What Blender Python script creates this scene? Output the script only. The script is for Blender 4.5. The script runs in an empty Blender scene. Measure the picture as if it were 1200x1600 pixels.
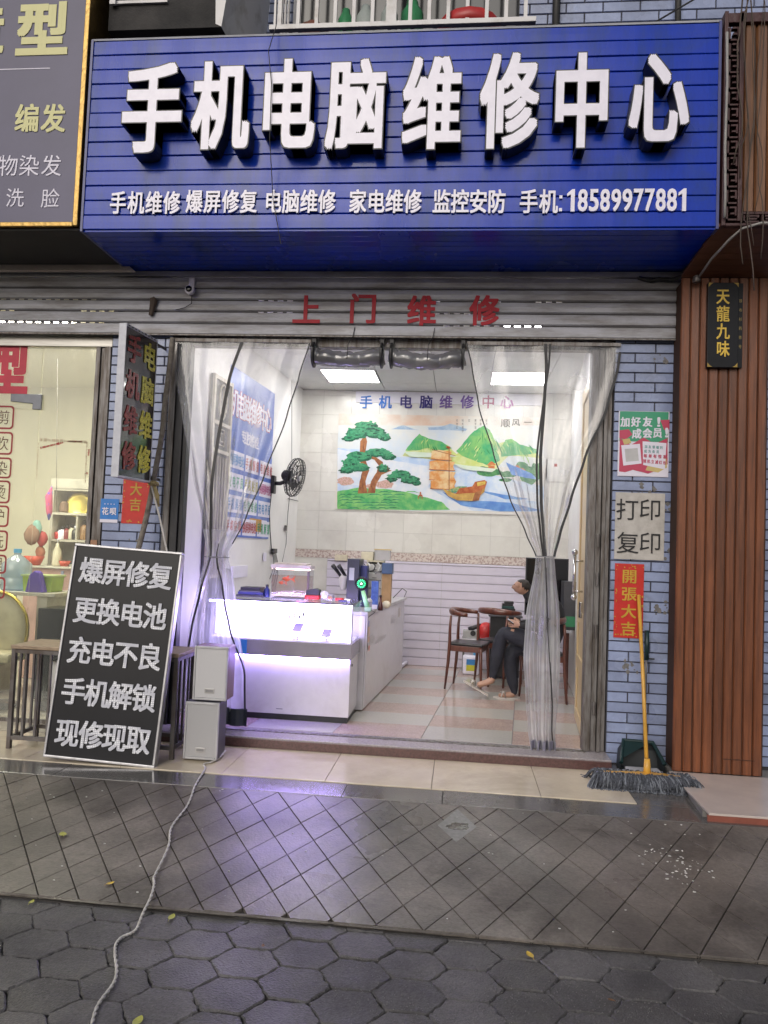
import bpy, math, random
from mathutils import Vector, Matrix
random.seed(7)
S = bpy.context.scene
COL = S.collection
# ------------------------------------------------------------------ camera
YAW, PITCH, ROLL, FPX = 5.834, 2.870, 2.244, 1180.0
CAM = Vector((0, -5.4, 1.5))
_y, _p, _r = (math.radians(a) for a in (YAW, PITCH, ROLL))
FW = Vector((-math.sin(_y) * math.cos(_p), math.cos(_y) * math.cos(_p), math.sin(_p)))
_rt = Vector((math.cos(_y), math.sin(_y), 0)); _up = _rt.cross(FW)
RT = _rt * math.cos(_r) + _up * math.sin(_r); UP = -_rt * math.sin(_r) + _up * math.cos(_r)
cd = bpy.data.cameras.new('camera'); cam = bpy.data.objects.new('camera', cd); COL.objects.link(cam)
cd.sensor_fit = 'VERTICAL'; cd.sensor_height = 36; cd.sensor_width = 27; cd.lens = FPX / 1600 * 36
cd.clip_start = .05; cd.clip_end = 2000
cam.matrix_world = Matrix(((RT.x, UP.x, -FW.x, CAM.x), (RT.y, UP.y, -FW.y, CAM.y), (RT.z, UP.z, -FW.z, CAM.z), (0, 0, 0, 1)))
S.camera = cam
# ------------------------------------------------------------------ sky, sun, exposure
SUN_EL, SUN_AZ = 30, 196       # azimuth from +Y clockwise: high, behind the viewer
W = bpy.data.worlds.new('World'); S.world = W; W.use_nodes = True
wn = W.node_tree; bg = wn.nodes['Background']
sky = wn.nodes.new('ShaderNodeTexSky'); sky.sky_type = 'NISHITA'; sky.sun_disc = False
sky.sun_elevation = math.radians(SUN_EL); sky.sun_rotation = math.radians(SUN_AZ)
sky.air_density = 1.0; sky.dust_density = 4.0; sky.ozone_density = 1.0
hs = wn.nodes.new('ShaderNodeHueSaturation'); hs.inputs['Saturation'].default_value = .55
wn.links.new(sky.outputs[0], hs.inputs['Color']); wn.links.new(hs.outputs[0], bg.inputs[0])
bg.inputs[1].default_value = .068
sd = bpy.data.lights.new('sun', 'SUN'); sd.energy = .5; sd.angle = math.radians(40); sd.color = (1, .96, .9)
so = bpy.data.objects.new('sun', sd); COL.objects.link(so)
_e, _a = math.radians(SUN_EL), math.radians(SUN_AZ)
so.rotation_euler = Vector((math.sin(_a) * math.cos(_e), math.cos(_a) * math.cos(_e), math.sin(_e))).to_track_quat('Z', 'Y').to_euler()
S.view_settings.view_transform = 'Standard'; S.view_settings.look = 'None'
S.view_settings.exposure = .55; S.view_settings.gamma = 1; S.view_settings.use_curve_mapping = False
S.cycles.max_bounces = 10; S.cycles.transparent_max_bounces = 24; S.cycles.glossy_bounces = 4
S.cycles.use_denoising = True; S.cycles.caustics_reflective = False; S.cycles.caustics_refractive = False
S.cycles.sample_clamp_indirect = 6

# ------------------------------------------------------------------ measuring helpers (photo pixel of a point on a known real plane -> metres)
def ray(px, py): return FW + RT * ((px - 600) / FPX) - UP * ((py - 800) / FPX)
def at(px, py, Y):
    r = ray(px, py); return CAM + r * ((Y - CAM.y) / r.y)
def atz(px, py, Z):
    r = ray(px, py); return CAM + r * ((Z - CAM.z) / r.z)
SK = .072                                   # the side walls of the shop run slightly askew
def wl(y): return -1.955 + SK * (y - 3.5)   # left wall x at depth y
def wr(y): return 1.24 + SK * (y - 3.5)
def atw(px, py, off=.01):                   # point on the left wall
    r = ray(px, py); n = Vector((1, -SK, 0)); d = (-1.955 - SK * 3.5 + off)
    return CAM + r * ((d - CAM.dot(n)) / r.dot(n))
# ------------------------------------------------------------------ materials
MATS = {}
def M(name, col, rough=.6, metal=0., var=.1, scale=6, bump=0., bscale=80, rnd=0., col2=None, edge=None, emis=0., ecol=None, spec=.5, rvar=0., coat=0., stretch=None, alpha=1., grain=0., gscale=45, stain=None):
    if name in MATS: return MATS[name]
    m = bpy.data.materials.new(name); m.use_nodes = True; MATS[name] = m
    nt = m.node_tree; N = nt.nodes; L = nt.links; b = N['Principled BSDF']
    b.inputs['Roughness'].default_value = rough; b.inputs['Metallic'].default_value = metal
    b.inputs['Specular IOR Level'].default_value = spec
    b.inputs['Coat Weight'].default_value = coat; b.inputs['Alpha'].default_value = alpha
    geo = N.new('ShaderNodeNewGeometry'); vec = geo.outputs['Position']
    if stretch:
        mp = N.new('ShaderNodeMapping'); mp.inputs['Scale'].default_value = stretch
        L.new(vec, mp.inputs[0]); vec = mp.outputs[0]
    nz = N.new('ShaderNodeTexNoise'); nz.inputs['Scale'].default_value = scale; nz.inputs['Detail'].default_value = 6; nz.inputs['Roughness'].default_value = .62
    L.new(vec, nz.inputs['Vector'])
    c2 = col2 or tuple(max(0, c * (1 - 3 * var)) for c in col)
    rp = N.new('ShaderNodeValToRGB'); e = rp.color_ramp.elements
    lo, hi = edge or (.3, .62)
    e[0].position = lo; e[1].position = hi; e[0].color = (*c2, 1); e[1].color = (*col, 1)
    L.new(nz.outputs['Fac'], rp.inputs[0]); out = rp.outputs[0]
    if stain:                                # irregular blotches of dirt: (colour, scale, amount)
        sc_, sz_, am_ = stain
        n5 = N.new('ShaderNodeTexNoise'); n5.inputs['Scale'].default_value = sz_; n5.inputs['Detail'].default_value = 9; n5.inputs['Roughness'].default_value = .7; n5.inputs['Distortion'].default_value = .6; L.new(geo.outputs['Position'], n5.inputs['Vector'])
        r5 = N.new('ShaderNodeMapRange'); r5.inputs['From Min'].default_value = .52; r5.inputs['From Max'].default_value = .66; r5.inputs['To Max'].default_value = am_; L.new(n5.outputs['Fac'], r5.inputs['Value'])
        x5 = N.new('ShaderNodeMix'); x5.data_type = 'RGBA'; L.new(r5.outputs[0], x5.inputs['Factor']); L.new(out, x5.inputs['A']); x5.inputs['B'].default_value = (*sc_, 1); out = x5.outputs['Result']
    if grain:
        n4 = N.new('ShaderNodeTexNoise'); n4.inputs['Scale'].default_value = gscale; n4.inputs['Detail'].default_value = 8; n4.inputs['Roughness'].default_value = .75; L.new(vec, n4.inputs['Vector'])
        r4 = N.new('ShaderNodeMapRange'); r4.inputs['From Min'].default_value = .3; r4.inputs['From Max'].default_value = .7; r4.inputs['To Min'].default_value = 1 - grain; r4.inputs['To Max'].default_value = 1 + grain; L.new(n4.outputs['Fac'], r4.inputs['Value'])
        h4 = N.new('ShaderNodeHueSaturation'); L.new(r4.outputs[0], h4.inputs['Value']); L.new(out, h4.inputs['Color']); out = h4.outputs[0]
    if rnd:
        oi = N.new('ShaderNodeObjectInfo'); mr = N.new('ShaderNodeMapRange')
        mr.inputs['To Min'].default_value = 1 - rnd; mr.inputs['To Max'].default_value = 1 + rnd
        L.new(oi.outputs['Random'], mr.inputs['Value'])
        h = N.new('ShaderNodeHueSaturation'); L.new(mr.outputs[0], h.inputs['Value']); L.new(out, h.inputs['Color']); out = h.outputs[0]
    L.new(out, b.inputs['Base Color'])
    if rvar:
        n2 = N.new('ShaderNodeTexNoise'); n2.inputs['Scale'].default_value = scale * .6; n2.inputs['Detail'].default_value = 5
        L.new(vec, n2.inputs['Vector']); mr = N.new('ShaderNodeMapRange')
        mr.inputs['From Min'].default_value = .35; mr.inputs['From Max'].default_value = .65
        mr.inputs['To Min'].default_value = max(.03, rough - rvar); mr.inputs['To Max'].default_value = min(1, rough + rvar)
        L.new(n2.outputs['Fac'], mr.inputs['Value']); L.new(mr.outputs[0], b.inputs['Roughness'])
    if bump:
        n3 = N.new('ShaderNodeTexNoise'); n3.inputs['Scale'].default_value = bscale; n3.inputs['Detail'].default_value = 6
        L.new(vec, n3.inputs['Vector']); bp = N.new('ShaderNodeBump'); bp.inputs['Strength'].default_value = min(1, bump); bp.inputs['Distance'].default_value = .01 * max(1, bump)
        L.new(n3.outputs['Fac'], bp.inputs['Height']); L.new(bp.outputs[0], b.inputs['Normal'])
    if emis:
        b.inputs['Emission Color'].default_value = (*(ecol or col), 1); b.inputs['Emission Strength'].default_value = emis
    return m
def film(name, milky=.1, gloss=.12, tint=(1, 1, 1), rough=.12, bs=9, fres=.35):
    m = bpy.data.materials.new(name); m.use_nodes = True; nt = m.node_tree; N = nt.nodes; L = nt.links
    N.remove(N['Principled BSDF']); o = N['Material Output']
    tr = N.new('ShaderNodeBsdfTransparent'); tr.inputs[0].default_value = (*tint, 1)
    di = N.new('ShaderNodeBsdfDiffuse'); di.inputs[0].default_value = (.75, .76, .8, 1)
    tl = N.new('ShaderNodeBsdfTranslucent'); tl.inputs[0].default_value = (.75, .76, .8, 1)
    gl = N.new('ShaderNodeBsdfGlossy'); gl.inputs['Roughness'].default_value = rough
    geo = N.new('ShaderNodeNewGeometry')
    nz = N.new('ShaderNodeTexNoise'); nz.inputs['Scale'].default_value = bs; nz.inputs['Detail'].default_value = 5
    mp = N.new('ShaderNodeMapping'); mp.inputs['Scale'].default_value = (1, 1, .35); L.new(geo.outputs['Position'], mp.inputs[0]); L.new(mp.outputs[0], nz.inputs['Vector'])
    bp = N.new('ShaderNodeBump'); bp.inputs['Strength'].default_value = .5; bp.inputs['Distance'].default_value = .02
    L.new(nz.outputs['Fac'], bp.inputs['Height']); L.new(bp.outputs[0], gl.inputs['Normal'])
    a = N.new('ShaderNodeMixShader'); a.inputs[0].default_value = .5; L.new(di.outputs[0], a.inputs[1]); L.new(tl.outputs[0], a.inputs[2])
    n2 = N.new('ShaderNodeTexNoise'); n2.inputs['Scale'].default_value = 3.2; n2.inputs['Detail'].default_value = 3; n2.inputs['Roughness'].default_value = .5; L.new(geo.outputs['Position'], n2.inputs['Vector'])
    mr = N.new('ShaderNodeMapRange'); mr.inputs['From Min'].default_value = .35; mr.inputs['From Max'].default_value = .75; mr.inputs['To Min'].default_value = milky * .7; mr.inputs['To Max'].default_value = milky * 1.6
    L.new(n2.outputs['Fac'], mr.inputs['Value'])
    b = N.new('ShaderNodeMixShader'); L.new(mr.outputs[0], b.inputs[0]); L.new(tr.outputs[0], b.inputs[1]); L.new(a.outputs[0], b.inputs[2])
    fr = N.new('ShaderNodeFresnel'); fr.inputs[0].default_value = 1.45; L.new(bp.outputs[0], fr.inputs['Normal'])
    mu = N.new('ShaderNodeMath'); mu.operation = 'MULTIPLY_ADD'; mu.inputs[1].default_value = fres; mu.inputs[2].default_value = gloss; L.new(fr.outputs[0], mu.inputs[0])
    c = N.new('ShaderNodeMixShader'); L.new(mu.outputs[0], c.inputs[0]); L.new(b.outputs[0], c.inputs[1]); L.new(gl.outputs[0], c.inputs[2])
    L.new(c.outputs[0], o.inputs[0]); return m
# ------------------------------------------------------------------ mesh builder
class MB:
    def __init__(s): s.v = []; s.f = []; s.m = []; s.k = 0
    def add(s, vs, fs, T=None):
        n = len(s.v); s.v += [tuple(T @ Vector(v)) if T else tuple(v) for v in vs]
        s.f += [tuple(i + n for i in f) for f in fs]; s.m += [s.k] * len(fs); return s
    def box(s, x0, x1, y0, y1, z0, z1, T=None):
        vs = [(x, y, z) for z in (z0, z1) for y in (y0, y1) for x in (x0, x1)]
        return s.add(vs, [(0, 2, 3, 1), (4, 5, 7, 6), (0, 1, 5, 4), (2, 6, 7, 3), (0, 4, 6, 2), (1, 3, 7, 5)], T)
    def prism(s, pts, y0, y1, T=None):       # polygon in x,z ; extruded along y
        n = len(pts); vs = [(x, y0, z) for x, z in pts] + [(x, y1, z) for x, z in pts]
        fs = [tuple(range(n)), tuple(range(2 * n - 1, n - 1, -1))] + [(i, i + n, (i + 1) % n + n, (i + 1) % n) for i in range(n)]
        return s.add(vs, fs, T)
    def slab(s, pts, z0, z1, T=None):        # polygon in x,y ; extruded along z
        n = len(pts); vs = [(x, y, z0) for x, y in pts] + [(x, y, z1) for x, y in pts]
        fs = [tuple(range(n - 1, -1, -1)), tuple(range(n, 2 * n))] + [(i, (i + 1) % n, (i + 1) % n + n, i + n) for i in range(n)]
        return s.add(vs, fs, T)
    def tube(s, path, r, n=8, caps=True, flat=1.):
        path = [Vector(p) for p in path]; R = r if isinstance(r, (list, tuple)) else [r] * len(path)
        rings = []; up = Vector((0, 0, 1))
        for i, p in enumerate(path):
            d = (path[min(i + 1, len(path) - 1)] - path[max(i - 1, 0)]).normalized()
            a = d.cross(up if abs(d.z) < .9 else Vector((0, 1, 0))).normalized(); b = d.cross(a)
            rings.append([p + (a * math.cos(t) + b * math.sin(t) * flat) * R[i] for t in (2 * math.pi * k / n for k in range(n))])
        vs = [v for rg in rings for v in rg]
        fs = [(i * n + k, i * n + (k + 1) % n, (i + 1) * n + (k + 1) % n, (i + 1) * n + k) for i in range(len(path) - 1) for k in range(n)]
        if caps: fs += [tuple(range(n - 1, -1, -1)), tuple((len(path) - 1) * n + k for k in range(n))]
        return s.add(vs, fs)
    def lathe(s, prof, c, n=20, T=None):     # prof: (radius, z)
        vs = [(r * math.cos(2 * math.pi * k / n), r * math.sin(2 * math.pi * k / n), z) for r, z in prof for k in range(n)]
        fs = [(i * n + k, i * n + (k + 1) % n, (i + 1) * n + (k + 1) % n, (i + 1) * n + k) for i in range(len(prof) - 1) for k in range(n)]
        fs += [tuple(range(n - 1, -1, -1)), tuple((len(prof) - 1) * n + k for k in range(n))]
        Tm = Matrix.Translation(Vector(c)); return s.add(vs, fs, Tm @ T if T else Tm)
    def ball(s, c, rx, ry=None, rz=None, n=14, jit=0.):
        ry = ry or rx; rz = rz or rx; vs = []; fs = []; h = n // 2
        for i in range(h + 1):
            th = math.pi * i / h
            for k in range(n):
                j = 1 + random.uniform(-jit, jit)
                vs.append((c[0] + rx * j * math.sin(th) * math.cos(2 * math.pi * k / n), c[1] + ry * j * math.sin(th) * math.sin(2 * math.pi * k / n), c[2] + rz * j * math.cos(th)))
        fs = [(i * n + k, (i + 1) * n + k, (i + 1) * n + (k + 1) % n, i * n + (k + 1) % n) for i in range(h) for k in range(n)]
        return s.add(vs, fs)
    def mesh(s, name, mats, smooth=False):
        me = bpy.data.meshes.new(name); me.from_pydata(s.v, [], s.f)
        for m in (mats if isinstance(mats, (list, tuple)) else [mats]): me.materials.append(m)
        if len(me.materials) > 1: me.polygons.foreach_set('material_index', s.m)
        me.polygons.foreach_set('use_smooth', [smooth] * len(s.f)); me.update(); return me
    def build(s, name, mats, parent=None, smooth=False, bevel=0.):
        o = bpy.data.objects.new(name, s.mesh(name, mats, smooth)); COL.objects.link(o); attach(o, parent)
        if bevel:
            b = o.modifiers.new('bevel', 'BEVEL'); b.width = bevel; b.segments = 2; b.limit_method = 'ANGLE'
        return o
def wloc(o):
    v = Vector((0, 0, 0))
    while o: v = v + o.location; o = o.parent
    return v
def attach(o, parent):                       # geometry is in world metres; keep it there under its parent
    if parent: o.parent = parent; o.location = -wloc(parent)
def thing(name, label, cat, loc=(0, 0, 0), group=None):
    o = bpy.data.objects.new(name, None); COL.objects.link(o); o.location = loc; o.empty_display_size = .1
    return tag(o, label, cat, group)
def tag(o, label, cat, group=None):
    o['label'] = label; o['category'] = cat
    if group: o['group'] = group
    return o
def struct(name, mb, m, parent=None, **k):
    o = mb.build(name, m, parent, **k)
    if not parent: o['kind'] = 'structure'
    return o
def copy_tree(o, parent=None):
    c = o.copy(); COL.objects.link(c)
    if parent: c.parent = parent
    for ch in list(o.children): copy_tree(ch, c)
    return c
def inst(name, me, parent, loc, rot=None):
    o = bpy.data.objects.new(name, me); COL.objects.link(o)
    o.parent = parent; o.location = Vector(loc) - (wloc(parent) if parent else Vector())
    if rot: o.rotation_euler = rot
    return o
# ------------------------------------------------------------------ lettering
GC = {}
def glyph(ch, off, depth):
    k = (ch, off, depth)
    if k not in GC:
        c = bpy.data.curves.new('glyph', 'FONT'); c.body = ch; c.offset = off; c.extrude = .5 if depth else 0; c.resolution_u = 3; c.fill_mode = 'BOTH' if depth else 'FRONT'
        o = bpy.data.objects.new('glyph', c); COL.objects.link(o)
        dg = bpy.context.evaluated_depsgraph_get(); me = bpy.data.meshes.new_from_object(o.evaluated_get(dg))
        vs = [tuple(v.co) for v in me.vertices]; fs = [tuple(p.vertices) for p in me.polygons]
        bpy.data.objects.remove(o); bpy.data.curves.remove(c); bpy.data.meshes.remove(me)
        xs = [v[0] for v in vs] or [0]; ys = [v[1] for v in vs] or [0]
        GC[k] = (vs, fs, (min(xs), max(xs), min(ys), max(ys)))
    return GC[k]
def put(mb, ch, c, w, h, ux=(1, 0, 0), uz=(0, 0, 1), depth=0., off=.0, bold=0., fit=None, mirror=False):
    """one character centred on c in a w x h cell; depth grows towards the reader"""
    if ch == ' ': return
    vs, fs, (x0, x1, y0, y1) = glyph(ch, off, bool(depth))
    ux = Vector(ux).normalized(); uz = Vector(uz).normalized(); n = ux.cross(uz); c = Vector(c)
    if fit is None: fit = ord(ch) < 128
    if fit: sx, sy, cx, cy = w / max(1e-6, x1 - x0), h / max(1e-6, y1 - y0), (x0 + x1) / 2, (y0 + y1) / 2
    else: sx, sy, cx, cy = w / .94, h / .94, .5, .38
    if ch == '1' and fit:
        n_ = len(mb.v); a, b = w / 2, h / 2; t = w * .40
        q = [(-t * .2, -b), (t * .8, -b), (t * .8, b), (t * .1, b), (-a * .95, b * .62), (-a * .95, b * .36), (-t * .2, b * .56)]
        P_ = [tuple(c + ux * (x * 1.0) + uz * z + n * d) for d in (0, depth) for x, z in q]; k = len(q)
        mb.add(P_, [tuple(range(k, 2 * k)), tuple(range(k - 1, -1, -1))] + [(i, (i + 1) % k, (i + 1) % k + k, i + k) for i in range(k)]); return
    if ch in ':!！' and fit: sx *= .35
    sg = -1 if mirror else 1
    shifts = [(0, 0)] if not bold else [(0, 0), (-bold, 0), (bold, 0), (0, bold * .7), (0, -bold * .7), (-bold, bold * .7), (bold, bold * .7), (-bold, -bold * .7), (bold, -bold * .7)]
    if fit and bold: sx *= (x1 - x0) / (x1 - x0 + 2 * bold); sy *= (y1 - y0) / (y1 - y0 + 1.4 * bold)
    for k, (dx, dy) in enumerate(shifts):
        e = k * .00013
        pts = [c + ux * ((v[0] + dx - cx) * sx * sg) + uz * ((v[1] + dy - cy) * sy) + n * ((v[2] + .5) * (depth + e) if depth else e) for v in vs]
        mb.add([tuple(p) for p in pts], fs)
def line(mb, s, c0, c1, w, h, **k):
    """characters of s with centres spread evenly from c0 to c1"""
    c0, c1 = Vector(c0), Vector(c1); n = len(s)
    for i, ch in enumerate(s): put(mb, ch, c0.lerp(c1, i / max(1, n - 1)), w, h, **k)
def rect(mb, c, w, h, ux=(1, 0, 0), uz=(0, 0, 1), d=.0):   # flat print patch
    ux = Vector(ux).normalized(); uz = Vector(uz).normalized(); n = ux.cross(uz); c = Vector(c) + n * d
    mb.add([tuple(c + ux * a * w / 2 + uz * b * h / 2) for a, b in ((-1, -1), (1, -1), (1, 1), (-1, 1))], [(0, 1, 2, 3)])
# ------------------------------------------------------------------ palette
blue_tile = M('blue glazed brick', (.28, .335, .52), .28, scale=4, rnd=.10, bump=.12, bscale=25, rvar=.12, col2=(.20, .235, .37), edge=(.28, .6), grain=.06, stain=((.12, .125, .15), 2.2, .45))
grout = M('dark grout', (.05, .05, .062), .9)
slat_m = M('shutter aluminium', (.44, .445, .50), .5, metal=.1, scale=5, col2=(.27, .26, .27), edge=(.36, .58), rvar=.1, bump=.08, stretch=(.5, 1, 3), grain=.08, stain=((.26, .25, .26), 3.5, .4))
galv = M('worn galvanised steel', (.21, .2, .2), .5, metal=.6, scale=9, col2=(.1, .085, .075), edge=(.38, .6), stretch=(4, 4, .5), bump=.2)
dark_metal = M('dark steel', (.05, .05, .055), .5, metal=.6)
sign_blue = M('blue aluminium cladding', (.004, .036, .40), .2, metal=0., scale=2.5, col2=(.010, .040, .24), edge=(.3, .5), stretch=(2.5, 1, .5), grain=.10, gscale=30, stain=((.02, .05, .20), 1.6, .5), bump=.14, bscale=2.2, rvar=.10, spec=.30)
white_acryl = M('white acrylic', (.82, .80, .92), .3, var=.02, scale=14, col2=(.74, .72, .84))
black_side = M('black letter side', (.012, .012, .016), .4)
white_print = M('white vinyl', (.72, .70, .82), .5, var=.02)
black_print = M('black print', (.012, .012, .015), .6)
red_print = M('dark red vinyl', (.45, .008, .025), .5, spec=.3)
gold_print = M('gold print', (.62, .42, .06), .4, metal=.2)
cream = M('cream tile', (.66, .64, .59), .3, var=.03, scale=5, col2=(.58, .57, .55), rvar=.08)
white_wall = M('white emulsion', (.74, .73, .72), .7, var=.02, scale=2, col2=(.66, .65, .65))
# ================================================================== GROUND
asph = M('street ground', (.05, .05, .055), .7, scale=4, bump=.3)
mb = MB(); mb.box(-60, 60, -60, -.9, -.06, -.022); struct('ground', mb, asph)
paver_m = M('paver concrete', (.100, .095, .097), .50, scale=3.5, col2=(.040, .038, .040), edge=(.30, .62), rnd=.20, bump=.55, bscale=130, rvar=.16, grain=.45, gscale=70, stain=((.115, .108, .10), 2.6, .55))
pv = thing('pavement', '', ''); del pv['label']; del pv['category']; pv['kind'] = 'structure'
HW, HF, HH = .1325, .069, .097
def hexmesh(seed):
    random.seed(seed); g = .0032
    o = [(-HW + g, 0), (-HF, HH - g), (HF, HH - g), (HW - g, 0), (HF, -HH + g), (-HF, -HH + g)]
    pts = []
    for i in range(6):
        a, b = Vector(o[i]), Vector(o[(i + 1) % 6])
        for t in (0.05, .2, .35, .5, .65, .8, .95):
            p = a.lerp(b, t); j = .0038; pts.append((p.x + random.uniform(-j, j), p.y + random.uniform(-j, j)))
    n = len(pts); mb = MB(); s = .955
    vs = [(x, y, -.03) for x, y in pts] + [(x, y, -.005) for x, y in pts] + [(x * s, y * s, random.uniform(-.0008, .0008)) for x, y in pts]
    fs = [(i + r * n, (i + 1) % n + r * n, (i + 1) % n + (r + 1) * n, i + (r + 1) * n) for r in (0, 1) for i in range(n)] + [tuple(2 * n + i for i in range(n))]
    mb.add(vs, fs); return mb.mesh('paver', paver_m)
hm = [hexmesh(i) for i in range(8)]; random.seed(3)
cells = []
for i in range(-19, 20):
    for j in range(-3, 22):
        x = -.1195 + .1985 * i; y = -2.57 - .195 * j - (.0975 if i % 2 else 0)
        if y < -2.27 and y > -5.2: cells.append((x, y))
cells.sort(key=lambda c: (c[0] * .55 - .0) ** 2 + (c[1] + 2.7) ** 2)
for k, (x, y) in enumerate(cells[:298]):
    inst('paver', hm[k % 8], pv, (x, y, random.uniform(-.003, .003)), (random.uniform(-.008, .008), random.uniform(-.008, .008), 0 if k % 2 else math.pi))
rest = MB()
for x, y in cells[298:]:
    rest.slab([(x + a, y + b) for a, b in ((-HW + .005, 0), (-HF, -HH + .005), (HF, -HH + .005), (HW - .005, 0), (HF, HH - .005), (-HF, HH - .005))], -.03, 0)
o = rest.build('paver_field', paver_m, pv); o['kind'] = 'stuff'
# grit and sand between the pavers
grit = M('joint grit', (.17, .165, .16), .8, rnd=.2)
mb = MB()
for _ in range(1500):
    cx, cy = random.choice([(-.2, -2.85), (.1, -2.72), (-.55, -2.75), (.35, -2.62), (-1.2, -2.7), (-.05, -3.0), (.15, -2.9), (.6, -2.7), (-.8, -2.95), (-.35, -2.6), (-1.3, -2.95), (.5, -2.95)])
    x, y = random.gauss(cx, .13), random.gauss(cy, .05); r = random.uniform(.0008, .0026)
    mb.ball((x, y, .003), r, n=5)
o = mb.build('grit', grit); o['kind'] = 'stuff'
# concrete apron, sloping from the shop down to the pavers, scored in diamonds
apr = M('scored concrete', (.190, .168, .150), .42, scale=1.6, col2=(.062, .055, .051), edge=(.30, .66), rnd=.09, bump=.18, bscale=90, rvar=.17, spec=.32, grain=.30, gscale=50, stain=((.055, .046, .040), 1.9, .8))  # lighter tones paint a wet sheen into the colour; darker ones are brown patches
apr2 = M('smooth concrete', (.120, .114, .112), .17, scale=2.6, col2=(.070, .068, .066), edge=(.3, .65), bump=.03, bscale=40, rvar=.08, spec=.8, grain=.15)
Z0, Z1, YB, YF = .094, .016, -.84, -2.352
def az(y): return Z1 + (Z0 - Z1) * (y - YF) / (-1.06 - YF) if y < -1.06 else Z0
ap = thing('apron', '', ''); del ap['label']; del ap['category']; ap['kind'] = 'structure'
random.seed(11)
fx = [-5.5 + .055 * i for i in range(180)]
fy = [YF - .006 + .004 * math.sin(x * 1.7) + random.uniform(-.005, .004) for x in fx]
mb = MB(); n = len(fx); gz = -.012
vs = []
for x, y in zip(fx, fy): vs += [(x, y, -.03), (x, y, az(y) + gz - .003 * random.random()), (x, -1.06, Z0 + gz), (x, YB + .3, Z0 + gz)]
fs = [(4 * i + k, 4 * (i + 1) + k, 4 * (i + 1) + k + 1, 4 * i + k + 1) for i in range(n - 1) for k in range(3)]
mb.add(vs, fs); struct('apron_bed', mb, M('joint dirt', (.040, .036, .034), .8), ap)
def clip(poly, nx, ny, d):                   # keep nx*x+ny*y <= d
    out = []
    for i in range(len(poly)):
        a, b = poly[i], poly[(i + 1) % len(poly)]; fa = nx * a[0] + ny * a[1] - d; fb = nx * b[0] + ny * b[1] - d
        if fa <= 0: out.append(a)
        if fa * fb < 0: t = fa / (fa - fb); out.append((a[0] + (b[0] - a[0]) * t, a[1] + (b[1] - a[1]) * t))
    return out
def dr(i): x0 = -.779 + .2085 * i; return x0, (.54 + max(0, .12 * (-.8 - x0)))        # x = x0 + s*(-1.08-y)
def dl(j): x0 = -.779 + .2085 * j; return x0, -(.52 + .07 * max(-1.5, min(1.2, x0 + .6)))
def halfplane(l, side, g):                   # side +1 keeps right of the line
    x0, s = l; nrm = math.hypot(1, s)        # x + s*(y+1.08) - x0
    return (-side / nrm, -side * s / nrm, -side * (x0 - s * 1.08) / nrm - g)
quad = [(-5.4, YF + .012), (3.2, YF + .012), (3.2, -1.0), (-5.4, -1.0)]
pieces = []
for i in range(-24, 22):
    strip = [(-6, YF + .003), (6, YF + .003), (6, -1.085), (-6, -1.085)]
    for side, l in ((1, dr(i)), (-1, dr(i + 1))):
        a, b, d = halfplane(l, side, .0026); strip = clip(strip, a, b, d)
    if len(strip) < 3: continue
    for j in range(-30, 40):
        p = strip
        for side, l in ((1, dl(j)), (-1, dl(j + 1))):
            a, b, d = halfplane(l, side, .0022); p = clip(p, a, b, d)
            if len(p) < 3: break
        if len(p) >= 3:
            A = abs(sum(p[k][0] * p[(k + 1) % len(p)][1] - p[(k + 1) % len(p)][0] * p[k][1] for k in range(len(p)))) / 2
            if A > .0008 and -3.1 < sum(q[0] for q in p) / len(p) < 1.75: pieces.append(p)
for p in pieces:
    c = (sum(q[0] for q in p) / len(p), sum(q[1] for q in p) / len(p)); h = random.uniform(-.0012, .0012)
    a = [(q[0] + (c[0] - q[0]) * .008, q[1] + (c[1] - q[1]) * .008) for q in p]; m_ = len(p)
    mb = MB(); mb.add([(x, y, az(y) - .014) for x, y in p] + [(x, y, az(y) - .002 + h) for x, y in p] + [(x, y, az(y) + h) for x, y in a],
                      [(k + r * m_, (k + 1) % m_ + r * m_, (k + 1) % m_ + (r + 1) * m_, k + (r + 1) * m_) for r in (0, 1) for k in range(m_)] + [tuple(2 * m_ + k for k in range(m_))])
    mb.build('concrete_tile', apr, ap)
# unscored margins: front lip, and the smooth grey band under the tiled terrace
mb = MB(); xs = [-5.5 + .11 * i for i in range(79)]
for i in range(len(xs) - 1):
    x0, x1 = xs[i], xs[i + 1]; yA, yB = (fy[min(179, 2 * i)], fy[min(179, 2 * i + 2)])
    mb.add([(x0, yA + .001, az(yA) - .004), (x1, yB + .001, az(yB) - .004), (x1, YF + .004, az(YF) - .001), (x0, YF + .004, az(YF) - .001)], [(0, 1, 2, 3)])
struct('apron_lip', mb, apr, ap)
gb = [-5.5, -3.9, -2.35, -.62, -.05, .63, 1.38, 3.4]
for a, b in zip(gb, gb[1:]):
    mb = MB(); mb.box(a + .0012, b - .0012, -1.083, YB - .002, .05, Z0 + .001 + random.uniform(-.001, .001)); struct('concrete_slab', mb, apr2, ap, bevel=.002)
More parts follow.
